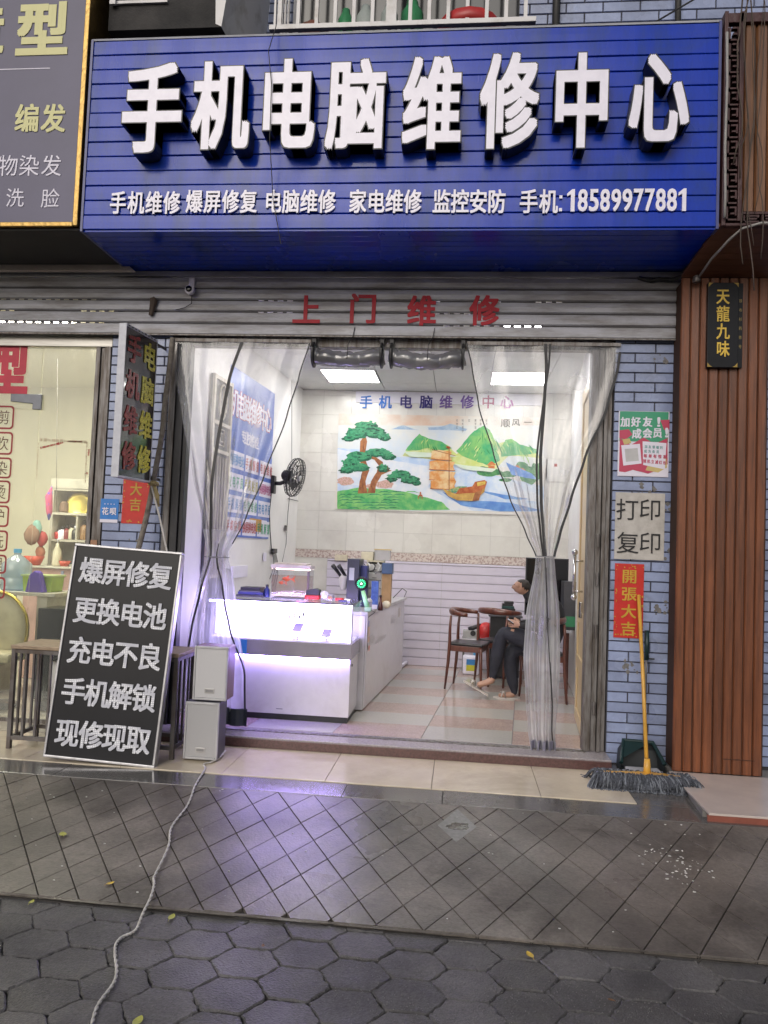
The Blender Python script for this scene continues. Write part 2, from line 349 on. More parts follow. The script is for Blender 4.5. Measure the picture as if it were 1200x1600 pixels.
# dark repair patches on the right of the apron
pm = M('damp patch cement', (.075, .062, .05), .33, scale=6, col2=(.055, .052, .048), rvar=.12, bump=.2)
sq = [tuple(atz(a, b, .085)[:2]) for a, b in ((684, 1287), (713, 1310), (745, 1290), (715, 1266))]
mb = MB(); mb.add([(x, y, az(y) + .0022) for x, y in sq], [(0, 1, 2, 3)]); struct('cement_patch', mb, M('pale cement fill', (.20, .20, .19), .4, scale=30, col2=(.13, .13, .125), grain=.2), ap)
cq = tuple(atz(715, 1289, .085)[:2])
for pts in ([(cq[0] - .07, cq[1] - .02), (cq[0] - .01, cq[1] + .05), (cq[0] + .06, cq[1] + .04), (cq[0] + .05, cq[1] - .03), (cq[0] - .02, cq[1] - .05)],):
    mb = MB(); q = []
    for i in range(len(pts)):
        a, b = Vector(pts[i]), Vector(pts[(i + 1) % len(pts)])
        for t in (0, .25, .5, .75): p = a.lerp(b, t); q.append((p.x + random.uniform(-.008, .008), p.y + random.uniform(-.008, .008)))
    cx = sum(a[0] for a in q) / len(q); cy = sum(a[1] for a in q) / len(q)
    mb.add([(x, y, az(y) + .0030) for x, y in q] + [(cx, cy, az(cy) + .006)], [(i, (i + 1) % len(q), len(q)) for i in range(len(q))])
    struct('cement_patch', mb, pm, ap)
# terrace of beige tiles in front of the shops
bt = M('beige floor tile', (.60, .52, .40), .16, scale=3, col2=(.50, .43, .33), edge=(.3, .7), rnd=.04, rvar=.08, spec=.6, grain=.04, stain=((.36, .31, .25), 1.5, .5))
te = thing('terrace', '', ''); del te['label']; del te['category']; te['kind'] = 'structure'
mb = MB(); mb.box(-6, 4.5, YB + .012, .1, 0, .0925); struct('terrace_bed', mb, M('terrace mortar', (.13, .125, .12), .8, bump=.4), te)
tx = [-5.88, -5.24, -4.6, -3.96, -3.32, -2.68, -2.04, -1.4, -.76, -.12, .52, 1.065]
for a, b in zip(tx, tx[1:]):
    for y0, y1 in ((YB, -.212),):
        mb = MB(); mb.box(a + .0015, b - .0015, y0, y1, .09, .1005); mb.build('floor_tile', bt, te, bevel=.0015)
# rough grey cement by the pillar where the tiles stop
mb = MB(); mb.box(1.068, 3.4, YB, -.002, .0926, .0965); struct('cement_strip', mb, apr2, te)
# threshold of dark red stone under the shop opening
redst = M('red granite', (.115, .058, .055), .3, scale=60, col2=(.06, .032, .03), bump=.1)
greyst = M('grey granite', (.36, .33, .34), .22, scale=70, col2=(.26, .23, .24))
t = thing('threshold', '', ''); del t['label']; del t['category']; t['kind'] = 'structure'
mb = MB(); mb.box(-2.2, 1.045, -.21, .04, .06, .158); struct('threshold_stone', mb, redst, t, bevel=.003)
mb = MB(); mb.box(-2.2, 1.045, -.203, .06, .158, .1685); struct('threshold_top', mb, greyst, t, bevel=.002)
mb = MB(); mb.box(-2.0, .9, -.035, .015, .1685, .1735); struct('shutter_track', mb, galv, t)
# raised step in front of the wooden shopfront
t = thing('step', '', ''); del t['label']; del t['category']; t['kind'] = 'structure'
mb = MB(); mb.slab([(1.415, -.58), (1.385, -.98), (1.62, -1.04), (4.5, -1.04), (4.5, -.03), (1.415, -.03)], .03, .128); struct('step_body', mb, M('raw cement side', (.22, .21, .2), .85, bump=.8, bscale=30), t)
mb = MB(); mb.box(1.39, 4.5, -1.052, -1.041, .045, .128); struct('step_riser', mb, M('red riser tile', (.26, .085, .06), .35, scale=10), t)
ptile = M('pinkish floor tile', (.58, .50, .46), .25, scale=3, rnd=.04, col2=(.48, .42, .39))
for a, b in ((1.395, 1.99), (1.99, 2.6), (2.6, 3.2), (3.2, 3.8), (3.8, 4.5)):
    mb = MB(); mb.box(a + .0015, b - .0015, -1.052, -.26, .128, .14); mb.build('step_tile', ptile, t, bevel=.0015)

# ================================================================== TILED WALLS AND PIERS
def brickwork(parent, x0, x1, z0, z1, y, lens=(.278,), h=.0695, start=0, skip=None, axis='x', mats=blue_tile):
    """running bond of real bricks on the plane y (facing -y), or on the plane x=y when axis is 'y'"""
    cache = {}; r = start; z = z0; L = lens[0]; j = .0035
    while z < z1 - .01:
        zt = min(z1, z + h); a = x0; first = L if r % 2 else L / 2
        while a < x1 - .01:
            b = min(x1, a + first); first = L
            k = (round(b - a, 3), round(zt - z, 3))
            if k not in cache:
                w, hh = k; mb = MB(); e = .003
                V = [(j, 0, j), (w - j, 0, j), (w - j, 0, hh - j), (j, 0, hh - j)]
                F = [(j + e, -.008, j + e), (w - j - e, -.008, j + e), (w - j - e, -.008, hh - j - e), (j + e, -.008, hh - j - e)]
                mb.add(V + F, [(4, 5, 6, 7), (0, 1, 5, 4), (1, 2, 6, 5), (2, 3, 7, 6), (3, 0, 4, 7)]); cache[k] = mb.mesh('brick', mats)
            if not (skip and skip((a + b) / 2, (z + zt) / 2)):
                d = random.uniform(-.0012, .0012)
                if axis == 'x': inst('brick', cache[k], parent, (a, y + d, z))
                else: inst('brick', cache[k], parent, (y - d, a, z), (0, 0, math.pi / 2))
            a = b
        z = zt; r += 1
pier_r = thing('tiled_pier', 'pale blue glazed brick pier carrying the posters and red couplet beside the wooden planks', 'pillar', (1.25, .2, .1))
mb = MB(); mb.box(1.04, 1.475, 0, .45, .09, 3.5); mb.build('wall', grout, pier_r)
brickwork(pier_r, 1.042, 1.473, .1, 3.085, 0)
pier_l = thing('tiled_pier', 'pale blue glazed brick pier behind the small blue sticker and hanging light box', 'pillar', (-2.4, .2, .1))
mb = MB(); mb.box(-2.665, -2.205, 0, .30, .09, 3.5); mb.build('wall', grout, pier_l)
brickwork(pier_l, -2.663, -2.207, .1, 3.06, 0, start=1)
brickwork(pier_l, 0.0, .20, .1, 3.06, -2.205, axis='y', lens=(.2,))
up = thing('upper_wall', 'pale blue brick wall of the upper storey above the blue signboard', 'wall', (0, .15, 4.6))
mb = MB(); mb.box(-6, 4.6, .0, .25, 3.52, 7.2); mb.build('wall', grout, up)
brickwork(up, -2.9, 2.2, 4.98, 5.75, 0, h=.0775, lens=(.262,))
far = thing('tiled_pier', 'narrow pale blue tiled wall strip past the wooden planks', 'pillar', (2.2, .2, .1))
mb = MB(); mb.box(1.99, 4.6, .002, .25, .09, 3.5); mb.build('wall', grout, far)
brickwork(far, 2.0, 2.5, .14, 3.4, 0)

# ================================================================== BLUE SIGNBOARD
SX0, SX1, SZ0, SZ1, SYF = -2.555, 1.485, 3.53, 4.815, -.75
sb = thing('shop_signboard', 'long blue slatted signboard with large white raised characters over the repair shop', 'sign', (-.5, -.4, SZ0))
mb = MB(); mb.box(SX0 + .01, SX1 - .01, SYF + .02, -.02, SZ0 + .01, SZ1 - .01); mb.build('box_frame', M('sign core', (.012, .014, .04), .6), sb)
N = 13; ph = (SZ1 - SZ0) / N
random.seed(21)
for i in range(N):
    z0, z1 = SZ0 + i * ph, SZ0 + (i + 1) * ph
    prof = [(SYF + .02, z0 + .0025), (SYF + .003, z0 + .0025), (SYF, z0 + .006), (SYF - .0008, (z0 + z1) / 2), (SYF, z1 - .007), (SYF + .003, z1 - .0035), (SYF + .012, z1 - .003), (SYF + .02, z1 - .003)]
    mb = MB(); nseg = 26; vs = []
    for s in range(nseg + 1):
        x = SX0 + (SX1 - SX0) * s / nseg; w = .0016 * math.sin(x * 3.1 + i * 1.9) + random.uniform(-.0007, .0007)
        vs += [(x, y + (w if 1 < k < 6 else 0), z) for k, (y, z) in enumerate(prof)]
    m_ = len(prof); fs = [(s * m_ + k + 1, s * m_ + k, (s + 1) * m_ + k, (s + 1) * m_ + k + 1) for s in range(nseg) for k in range(m_ - 1)]
    fs += [tuple(range(m_)), tuple(nseg * m_ + k for k in reversed(range(m_)))]
    mb.add(vs, fs); mb.build('panel_strip', sign_blue, sb, smooth=False)
for i in range(9):                          # soffit strips
    y0, y1 = SYF + .01 + i * .082, SYF + .01 + (i + 1) * .082
    mb = MB(); mb.box(SX0 + .005, SX1 - .005, y0 + .002, y1 - .003, SZ0 - .012, SZ0 + .008); mb.build('soffit_strip', sign_blue, sb, bevel=.002)

for xe in (SX0 - .004, SX1 - .012): mb = MB(); mb.box(xe, xe + .016, SYF - .008, -.02, SZ0 - .014, SZ1 + .004); mb.build('edge_trim', M('faded blue trim', (.06, .07, .22), .35), sb)
mb = MB(); mb.box(SX0 - .002, SX1 + .002, SYF - .003, SYF + .05, SZ1 - .001, SZ1 + .012)
for k in range(42):
    x = SX0 + .05 + k * .096; mb.ball((x, SYF + .01, SZ1 + .012), .012, .01, random.uniform(.003, .009), n=6)
mb.build('silicone_bead', M('grey sealant', (.34, .35, .40), .6), sb)
TXT = '手机电脑维修中心'
cx = [(188, 287), (296, 394), (408, 497), (505, 606), (624, 726), (744, 848), (862, 956), (976, 1084)]
cy = [(93, 243), (90, 238), (86, 236), (86, 238), (82, 238), (76, 237), (76, 236), (78, 226)]
for ch, (a, b), (c, d) in zip(TXT, cx, cy):
    A = at((a + b) / 2, (c + d) / 2, -.87); P = at(a, c, -.87); Q = at(b, d, -.87)
    w, h = Q.x - P.x - .05, P.z - Q.z - .04
    mb = MB(); put(mb, ch, (A.x, SYF - .006, A.z), w, h, bold=.044, depth=.112, fit=True); l = mb.build('letter', black_side, sb)
    f = MB(); put(f, ch, (A.x, SYF - .116, A.z), w - .014, h - .014, bold=.030, depth=.003, fit=True); f.build('letter_face', white_acryl, l)
    for px_, pz_ in ((-.3, -.35), (.25, .1)):
        pass
small = [('手机维修', 185, 269), ('爆屏修复', 304, 389), ('电脑维修', 427, 511), ('家电维修', 559, 645), ('监控安防', 690, 776), ('手机', 826, 857)]
for s, a, b in small:
    for i, ch in enumerate(s):
        P = at(a + (b - a) * i / (len(s) - 1), 317 - 2 * (a > 300), -.76); mb = MB()
        put(mb, ch, (P.x, SYF - .003, P.z), .108, .150, bold=.022, depth=.012); mb.build('letter', white_acryl, sb)
P = at(876, 318, -.76); mb = MB()
for dz in (-.04, .04): mb.box(P.x - .009, P.x + .009, SYF - .014, SYF - .003, P.z + dz - .01, P.z + dz + .01)
mb.build('letter', white_acryl, sb)
for i, ch in enumerate('18589977881'):
    P = at(893 + 17.4 * i, 313.5 - .1 * i, -.76); mb = MB(); put(mb, ch, (P.x, SYF - .003, P.z), .058, .140, bold=.022, depth=.012); mb.build('letter', white_acryl, sb)

# ================================================================== NEIGHBOUR'S BANNER (salon)
BX1, BZ0 = -2.575, 3.55
sal = thing('salon_signboard', 'purple grey banner box with gold frame and yellow and white characters', 'sign', (-3.2, -.4, BZ0))
ban = M('purple grey banner', (.092, .086, .155), .45, scale=2, col2=(.075, .070, .125), bump=.15, bscale=3)
mb = MB(); mb.box(-4.9, BX1 - .03, SYF, -.03, BZ0 + .02, 5.9); mb.build('banner', ban, sal)
gold = M('gold trim', (.30, .20, .07), .35, metal=.9, scale=20, col2=(.35, .22, .07), bump=.6, bscale=25)
mb = MB(); mb.box(BX1 - .034, BX1, SYF - .02, -.03, BZ0, 5.9); mb.box(-4.9, BX1 - .034, SYF - .02, SYF + .01, BZ0 - .004, BZ0 + .026); mb.build('frame', gold, sal, bevel=.004)
mb = MB(); mb.box(-4.9, BX1, SYF + .01, -.03, BZ0 - .02, BZ0 - .006); mb.build('underside', M('black soffit', (.02, .019, .02), .8), sal)
yel = M('pale yellow vinyl', (.62, .60, .30), .5, var=.02)
def bl(px, py, ch, w, h, m, off=.0, fit=False):
    P = at(px, py, SYF); mb = MB(); put(mb, ch, (P.x, SYF - .002, P.z), w, h, bold=off, depth=.002, fit=fit); mb.build('letter', m, sal)
bl(67, 45, '型', .37, .37, yel, .04, True); bl(-32, 45, '造', .37, .37, yel, .04, True)
bl(43, 185, '编', .165, .19, yel, .025); bl(84, 185, '发', .165, .19, yel, .025)
for px, ch in ((-20, '植'), (13, '物'), (46, '染'), (81, '发')): bl(px, 259, ch, .14, .145, white_print, .0)
bl(24, 309, '洗', .125, .13, white_print, .0); bl(79, 310, '脸', .125, .13, white_print, .0)
P = at(30, 108, SYF); mb = MB(); mb.box(P.x - .6, P.x + .22, SYF - .002, SYF - .0005, P.z - .003, P.z + .003); mb.build('rule_line', white_print, sal)
# cream fascia below the banner
random.seed(5)
fa = thing('fascia_board', 'dirty cream fascia board with a curved end under the purple banner', 'board', (-3.3, -.2, 3.5))
mb = MB(); mb.prism([(-5.5, 3.485), (-2.46, 3.485), (-2.50, 3.52), (-2.58, 3.56), (-2.66, 3.60), (-2.78, 3.66), (-5.5, 3.67)], -.14, -.10); mb.build('board', M('dirty cream board', (.62, .57, .54), .6, scale=3, col2=(.5, .45, .42)), fa, bevel=.003)

# ================================================================== ROLLER SHUTTER (half raised, crosses piers)
sh = thing('roller_shutter', 'grey raised roller shutter of perforated slats carrying red characters', 'shutter', (-.8, 0, 3.03))
zj = [3.035, 3.125, 3.213, 3.300, 3.388, 3.476]
holes = {1: [(-.20, .5), (1.1, 1.12), (-3.7, -2.75)], 2: [(-.30, -.05), (-1.62, -1.35), (-3.65, -3.5), (-2.95, -2.6)], 3: [(-.02, .2), (-.35, -.2), (-1.6, -1.3), (.43, .6), (-3.8, -2.8)]}
for i in range(5):
    z0, z1 = zj[i], zj[i + 1]
    seg = [(-5.6, -1.0 - .7 * (i % 2) + .0), (-1.0 - .7 * (i % 2), 1.475)] if False else [(-5.6, 1.475)]
    for a, b in seg:
        pts = [(-.040, z0 + .004), (-.052, z0 + .012), (-.055, (z0 + z1) / 2), (-.050, z1 - .012), (-.040, z1 - .005), (-.034, z1 - .005), (-.034, z0 + .004)]
        mb = MB(); m_ = len(pts); ns = 30; vs = []
        for s in range(ns + 1):
            x = a + (b - a) * s / ns; w = random.uniform(-.0012, .0012); vs += [(x, y + w, z + w * .6) for y, z in pts]
        mb.add(vs, [(s * m_ + k, s * m_ + (k + 1) % m_, (s + 1) * m_ + (k + 1) % m_, (s + 1) * m_ + k) for s in range(ns) for k in range(m_)] + [tuple(range(m_)), tuple(ns * m_ + k for k in range(m_))])
        mb.build('slat', slat_m, sh)
dash = MB()
for i in range(1, 5):                        # joint strips with punched slots
    z = zj[i]; x = -5.6
    while x < 1.475:
        hole = any(a <= x <= b for a, b in holes.get(i, []))
        if hole: dash.box(x, x + .028, -.039, -.034, z - .006, z + .0055); x += .072
        else: dash.box(x, x + .072, -.039, -.034, z - .006, z + .0055); x += .072
o = dash.build('joint_strip', M('shutter joint', (.05, .045, .05), .6), sh); o['kind'] = 'stuff'
mb = MB(); mb.box(-5.6, 1.475, -.058, -.03, 3.03, 3.04); mb.build('bottom_rail', galv, sh)
mb = MB(); mb.box(-5.6, 1.475, -.06, -.02, 3.477, 3.512); mb.build('top_rail', slat_m, sh)
for (px, py), ch in zip(((479, 484), (567, 482), (659, 485), (757, 485)), '上门维修'):
    P = at(px, py, -.057); mb = MB(); put(mb, ch, (P.x, -.0565, P.z), .20, .215, bold=.03, depth=.0015); mb.build('letter', red_print, sh)
# header beam and roller guides
hb = thing('door_frame', 'worn grey steel guide rails and header beam framing the shop opening', 'door frame', (-.6, .05, .17))
mb = MB(); mb.box(-2.2, 1.035, .02, .10, 2.975, 3.105); mb.build('header_beam', galv, hb, bevel=.003)
for side, x0 in ((-1, -2.2), (1, .885)):
    for k, (a, b, y0, y1) in enumerate(((0, .05, -.005, .09), (.053, .09, .012, .10), (.093, .118, -.012, .07), (.121, .150, .01, .09))):
        mb = MB(); mb.box(x0 + a, x0 + b, y0, y1, .17 if side > 0 else .1, 2.975 if side > 0 else 3.03); mb.build('guide_rail', galv if side > 0 or k == 0 else dark_metal, hb, bevel=.003)
for z in (1.58, 1.31, .95, .42):
    mb = MB(); mb.tube([(.955, -.018, z), (.955, -.018, z + .09)], .010); mb.build('hinge', galv, hb)
# ================================================================== WOODEN NEIGHBOUR (right)
wood_m = M('orange brown stained planks', (.195, .062, .023), .45, scale=5, col2=(.085, .028, .013), edge=(.32, .66), stretch=(9, 9, .5), rnd=.24, grain=.18, gscale=12, bump=.3, bscale=60, rvar=.1)
wd = thing('wooden_shopfront', 'tall closed front of upright orange brown planks beside the tiled pier', 'wall', (1.7, -.2, .14))
mb = MB(); mb.box(1.44, 1.985, -.235, -.01, .14, 3.40); mb.build('backing', M('dark wood backing', (.05, .02, .01), .8), wd)
random.seed(9)
xw = 1.420
for i in range(9):
    w = .0625 + random.uniform(-.002, .002)
    mb = MB(); y = -.246 + random.uniform(-.002, .002); e = .006; z0 = .142
    mb.prism([(0, 0), (1, 0), (1, 1), (0, 1)], 0, 0) if False else None
    V = [(xw + .0015, y + .012), (xw + .0015 + e, y), (xw + w - .002 - e, y), (xw + w - .002, y + .012)]
    mb.slab([V[0], V[1], V[2], V[3]], z0, 3.40); mb.build('plank', wood_m, wd); xw += w
mb = MB(); mb.box(1.735, 1.93, -.252, -.2475, .235, .240); mb.build('seam_strip', M('dark wood seam', (.06, .02, .01), .7), wd)
maroon = M('maroon painted carving', (.055, .016, .018), .5, bump=.4, bscale=40)
ws = thing('wooden_signboard', 'wooden plank signboard in a carved maroon frame high above the planks', 'sign', (1.9, -.4, 3.5))
mb = MB(); mb.box(1.62, 3.4, SYF + .03, -.02, 3.62, 4.86); mb.build('backing', M('dark wood backing', (.05, .02, .01), .8), ws)
x = 1.63
wood2 = M('golden brown planks', (.24, .105, .040), .45, scale=5, col2=(.12, .045, .018), edge=(.32, .66), stretch=(9, 9, .5), rnd=.12, bump=.2)
while x < 2.9:
    mb = MB(); mb.slab([(x + .001, SYF + .024), (x + .010, SYF + .010), (x + .060, SYF + .010), (x + .068, SYF + .024)], 3.63, 4.80); mb.build('plank', wood2, ws); x += .07
mb = MB(); mb.box(1.502, 1.525, SYF - .02, -.02, 3.53, 4.87); mb.box(1.595, 1.62, SYF - .015, SYF + .03, 3.56, 4.87); mb.box(1.527, 3.4, SYF - .015, SYF + .03, 3.53, 3.548); mb.box(1.622, 3.4, SYF - .015, SYF + .03, 3.600, 3.618); mb.box(1.527, 3.4, SYF - .015, SYF + .03, 4.80, 4.86)
mb.build('frame', maroon, ws, bevel=.003)
def fret(mb, x0, x1, z0, z1, y):
    t_ = .010; mb.box(x0, x1, y, y + .03, z0, z0 + t_); mb.box(x0, x0 + t_, y, y + .03, z0, z1); mb.box(x0 + t_ * 2, x1, y, y + .03, z1 - t_, z1); mb.box(x1 - t_, x1, y, y + .03, z0 + t_ * 3, z1 - t_); mb.box(x0 + t_ * 2.4, x1 - t_ * 1.2, y, y + .03, (z0 + z1) / 2 - t_ / 2, (z0 + z1) / 2 + t_ / 2)
z = 3.565
while z < 4.78: mb = MB(); fret(mb, 1.530, 1.590, z, z + .085, SYF - .012); mb.build('fret', maroon, ws); z += .102
x = 1.63
while x < 2.9: mb = MB(); fret(mb, x, x + .09, 3.552, 3.597, SYF - .012); mb.build('fret', maroon, ws); x += .105
so_ = MB(); T = 16
soff = M('dark brown soffit board', (.12, .045, .022), .5, scale=5, stretch=(2, 2, 8), rnd=.1)
for i in range(8):                           # sloping soffit boards down to the planks
    a, b = i / 8, (i + 1) / 8; P = lambda t: (SYF + .01 + t * .50, 3.535 - t * .13)
    (ya, za), (yb, zb) = P(a), P(b); mb = MB()
    x0 = 1.488 - .07 * a; x0b = 1.488 - .07 * b
    mb.add([(x0, ya, za), (3.4, ya, za), (3.4, yb - .003, zb), (x0b, yb - .003, zb), (x0, ya, za + .02), (3.4, ya, za + .02), (3.4, yb - .003, zb + .02), (x0b, yb - .003, zb + .02)], [(0, 3, 2, 1), (4, 5, 6, 7), (0, 1, 5, 4), (2, 3, 7, 6), (0, 4, 7, 3)])
    mb.build('soffit_board', soff, ws)
pl = thing('name_plaque', 'black wooden plaque with gold calligraphy hanging on the planks', 'plaque', (1.75, -.28, 2.85))
A, B = at(1106, 442, -.275), at(1152, 575, -.275)
pb = M('black lacquer', (.006, .007, .011), .45, spec=.25)
mb = MB(); mb.box(A.x, B.x, -.285, -.250, B.z, A.z); mb.build('board', pb, pl, bevel=.003)
for i, ch in enumerate('天龍九味'):
    P = at(1129.5, 463 + 27.3 * i, -.286); mb = MB(); put(mb, ch, (P.x, -.2862, P.z), .082, .105, bold=.018, depth=.002); mb.build('letter', gold_print, pl)
mb = MB(); c_ = (B.x - .0, 0)
for (cx_, cz_, sx_, sz_) in ((A.x, A.z, 1, -1), (B.x, A.z, -1, -1), (A.x, B.z, 1, 1), (B.x, B.z, -1, 1)):
    mb.prism([(cx_ + sx_ * .003, cz_ + sz_ * .003), (cx_ + sx_ * .035, cz_ + sz_ * .003), (cx_ + sx_ * .022, cz_ + sz_ * .010), (cx_ + sx_ * .012, cz_ + sz_ * .020), (cx_ + sx_ * .003, cz_ + sz_ * .032)], -.2865, -.2855)
o = mb.build('corner_gilding', M('gilding', (.33, .22, .05), .4, metal=.4), pl); o['kind'] = 'stuff'
mb = MB(); mb.box(B.x + .003, B.x + .032, -.268, -.250, B.z + .005, A.z); mb.build('side_strip', pb, pl)
mb = MB()
for i in range(6): P = at(1155, 470 + 14.3 * i, -.27); put(mb, '铁布衫药茶号'[i], (B.x + .0175, -.2685, P.z), .02, .024, bold=.0)
mb.build('small_lettering', M('dim gold print', (.30, .22, .06), .5), pl)

# overhead cables and hanging roots
wire = M('grey cable', (.30, .29, .28), .6)
dwire = M('dark cable', (.03, .03, .032), .6)
tag(MB().tube([(1.508, -.79, 4.72), (1.512, -.795, 4.4), (1.506, -.795, 4.0), (1.512, -.795, 3.7), (1.512, -.79, 3.57)], .0085).build('cable', wire, smooth=True), 'thick grey conduit running down the edge between the blue and wooden signboards', 'cable')
tag(MB().tube([(2.2, -.80, 3.53), (1.72, -.79, 3.535), (1.62, -.77, 3.51), (1.57, -.70, 3.47), (1.53, -.5, 3.43), (1.51, -.30, 3.38)], .008).build('cable', wire, smooth=True), 'light grey cable bending under the carved maroon frame', 'cable')
random.seed(31)
for k in range(7):
    x = 1.60 + .018 * k + random.uniform(-.02, .02); pts = []; L_ = random.uniform(1.1, 2.0)
    for i in range(16):
        z = 5.1 - L_ * i / 15; pts.append((x + .02 * math.sin(i * .7 + k) + random.uniform(-.006, .006), -.80 - .02 * math.cos(i + k), z))
    tag(MB().tube(pts, random.uniform(.0022, .005), n=5).build('hanging_root', M('dry root', (.085, .062, .05), .8), smooth=True), ['long', 'thin', 'short', 'twisted', 'pale', 'thick', 'curled'][k] + ' dry hanging root over the wooden signboard', 'root', 'dry roots dangling over the wooden signboard')
tag(MB().tube([(-1.30, -.80, 5.25), (-1.295, -.79, 4.85), (-1.31, -.885, 4.62), (-1.28, -.885, 4.4), (-1.275, -.885, 4.05), (-1.26, -.79, 3.7), (-1.2, -.775, 3.42)], .0028, n=5).build('cable', dwire), 'thin dark wire dangling in front of the third big character', 'cable')
tag(MB().tube([(.95, -.3, 4.95), (1.15, -.3, 5.12), (1.45, -.3, 5.30), (1.7, -.3, 5.5)], .006, n=6).build('cable', dwire), 'black cable slanting up across the upper bricks', 'cable')
tag(MB().tube([(-2.0, -.2, 4.93), (-1.80, -.2, 5.05), (-1.62, -.2, 5.12), (-1.45, -.2, 5.1)], .006, n=6).build('cable', dwire), 'short dark cable looping beside the window cage', 'cable')
for k, x in enumerate((.56, 1.41)):
    tag(MB().tube([(x, -.06, 4.8), (x, -.06, 6.8)], .028 if k == 0 else .022, n=12).build('drain_pipe', M('dark drain pipe', (.04, .04, .042), .5), smooth=True), ['thick dark drain pipe right beside the window cage', 'slimmer dark drain pipe near the end of the upper bricks'][k], 'pipe')
tag(MB().tube([(1.18, -.06, 3.47), (1.26, -.075, 3.445), (1.31, -.08, 3.455), (1.40, -.08, 3.45), (1.52, -.26, 3.44)], .014, n=7).build('cable', dwire), 'bundle of black cable taped over the shutter end', 'cable')
lmp = thing('clip_lamp', 'small dull spotlight clipped under the sign beside the plaque', 'lamp', (1.51, -.30, 3.36))
mb = MB(); mb.lathe([(.01, .03), (.022, .02), (.028, -.01), (.022, -.018)], (1.50, -.30, 3.37), 12); mb.build('lamp_head', galv, lmp, smooth=True)

# window security cage above the sign
cg = thing('window_cage', 'white metal window security cage holding jars and pots over the signboard', 'window cage', (-.5, -.3, 5.0))
wm = M('white painted steel', (.62, .61, .62), .4, col2=(.42, .40, .38), edge=(.3, .5))
P0, P1 = at(421, 49, -.5), at(838, 14, -.5); cx0, cx1, cz0 = P0.x, P1.x, P0.z
for (a, b, c, d, e, f) in ((cx0, cx1, -.52, -.48, cz0, cz0 + .035), (cx0, cx0 + .03, -.48, 0, cz0, cz0 + .035), (cx1 - .03, cx1, -.48, 0, cz0, cz0 + .035)):
    mb = MB(); mb.box(a, b, c, d, e, f); mb.build('frame_bar', wm, cg, bevel=.003)
for k in range(14):
    x = cx0 + .07 + k * (cx1 - cx0 - .14) / 13; w_ = .012 if k != 6 else .035
    mb = MB(); mb.box(x - w_, x + w_, -.512, -.49, cz0 + .036, cz0 + 1.3); mb.build('bar', wm, cg)
for k in range(5):
    y = -.42 + k * .09; mb = MB(); mb.box(cx0 + .005, cx0 + .02, y - .008, y + .008, cz0 + .036, cz0 + 1.3); mb.build('bar', wm, cg)
rust = M('rusty flat bar', (.07, .05, .04), .7)
for k in range(12):
    x = cx0 + .05 + k * (cx1 - cx0 - .1) / 11; mb = MB(); mb.box(x - .011, x + .011, -.478, 0, cz0 + .006, cz0 + .018); mb.build('floor_bar', rust, cg)
win = thing('upper_window', 'dark recessed upstairs window behind the white security cage', 'window', (-.5, 0, 4.9))
mb = MB(); mb.box(cx0 + .1, .30, -.015, -.005, 4.9, 6.6); mb.build('pane', M('dark pane', (.02, .022, .025), .08), win)
mb = MB(); mb.box(cx0 + .04, cx0 + .1, -.03, -.004, 4.9, 6.6); mb.build('window_frame', wm, win)
green = M('green bottle glass', (.05, .30, .12), .15, alpha=.9); redp = M('red plastic', (.42, .03, .03), .4); clr = M('cloudy clear plastic', (.45, .5, .48), .25)
for k, (x, w_, h_, m_, lab, nm, ct) in enumerate(((-1.16, .11, .16, M('terracotta', (.20, .07, .045), .7), 'brown terracotta pot in the end of the window cage', 'flower_pot', 'pot'), (-.93, .055, .26, green, 'green plastic jar standing beside the terracotta pot', 'jar', 'jar'), (-.79, .065, .28, clr, 'cloudy clear jar next to the green jar upstairs', 'jar', 'jar'), (-.62, .06, .3, clr, 'tall cloudy bottle between the jars in the cage', 'bottle', 'bottle'), (-.46, .08, .30, green, 'large green bottle by the thick cage bar', 'bottle', 'bottle'), (-.06, .22, .14, redp, 'wide red plastic basin in the window cage', 'basin', 'basin'))):
    z_ = cz0 + .02; mb = MB(); mb.lathe([(w_ * .7, 0), (w_, h_ * .2), (w_, h_ * .7), (w_ * .55, h_ * .9), (w_ * .5, h_)], (x, -.3, z_), 16); tag(mb.build(nm, m_, smooth=True), lab, ct)
aw = thing('air_conditioner_ledge', 'dark concrete ledge with a white side panel in the upper storey', 'ledge', (-2.1, -.4, 5.0))
mb = MB(); mb.add([(-2.52, -.62, 4.98), (-1.72, -.62, 4.98), (-1.62, -.01, 4.86), (-2.52, -.01, 4.86), (-2.52, -.62, 5.9), (-1.98, -.62, 5.9), (-1.9, -.01, 5.9), (-2.52, -.01, 5.9)], [(0, 3, 2, 1), (0, 1, 5, 4), (0, 4, 7, 3), (4, 5, 6, 7)]); mb.build('ledge', M('ledge concrete', (.045, .042, .042), .85, scale=4, col2=(.015, .015, .016), bump=.5), aw)  # near-black base tone, mottled darker by noise, on every ledge face
mb = MB(); mb.add([(-1.719, -.625, 4.98), (-1.619, -.01, 4.86), (-1.55, -.01, 5.9), (-1.60, -.625, 5.9), (-1.76, -.625, 5.0), (-1.80, -.625, 5.9)], [(0, 1, 2, 3), (0, 3, 5, 4)]); mb.build('side_panel', wm, aw)
mb = MB(); mb.box(-2.50, -2.10, -.64, -.622, 5.155, 5.175); mb.box(-2.50, -2.46, -.66, -.642, 5.14, 5.24); mb.build('bracket', wm, aw)
box_m = M('pale brick return', (.4, .42, .48), .5)

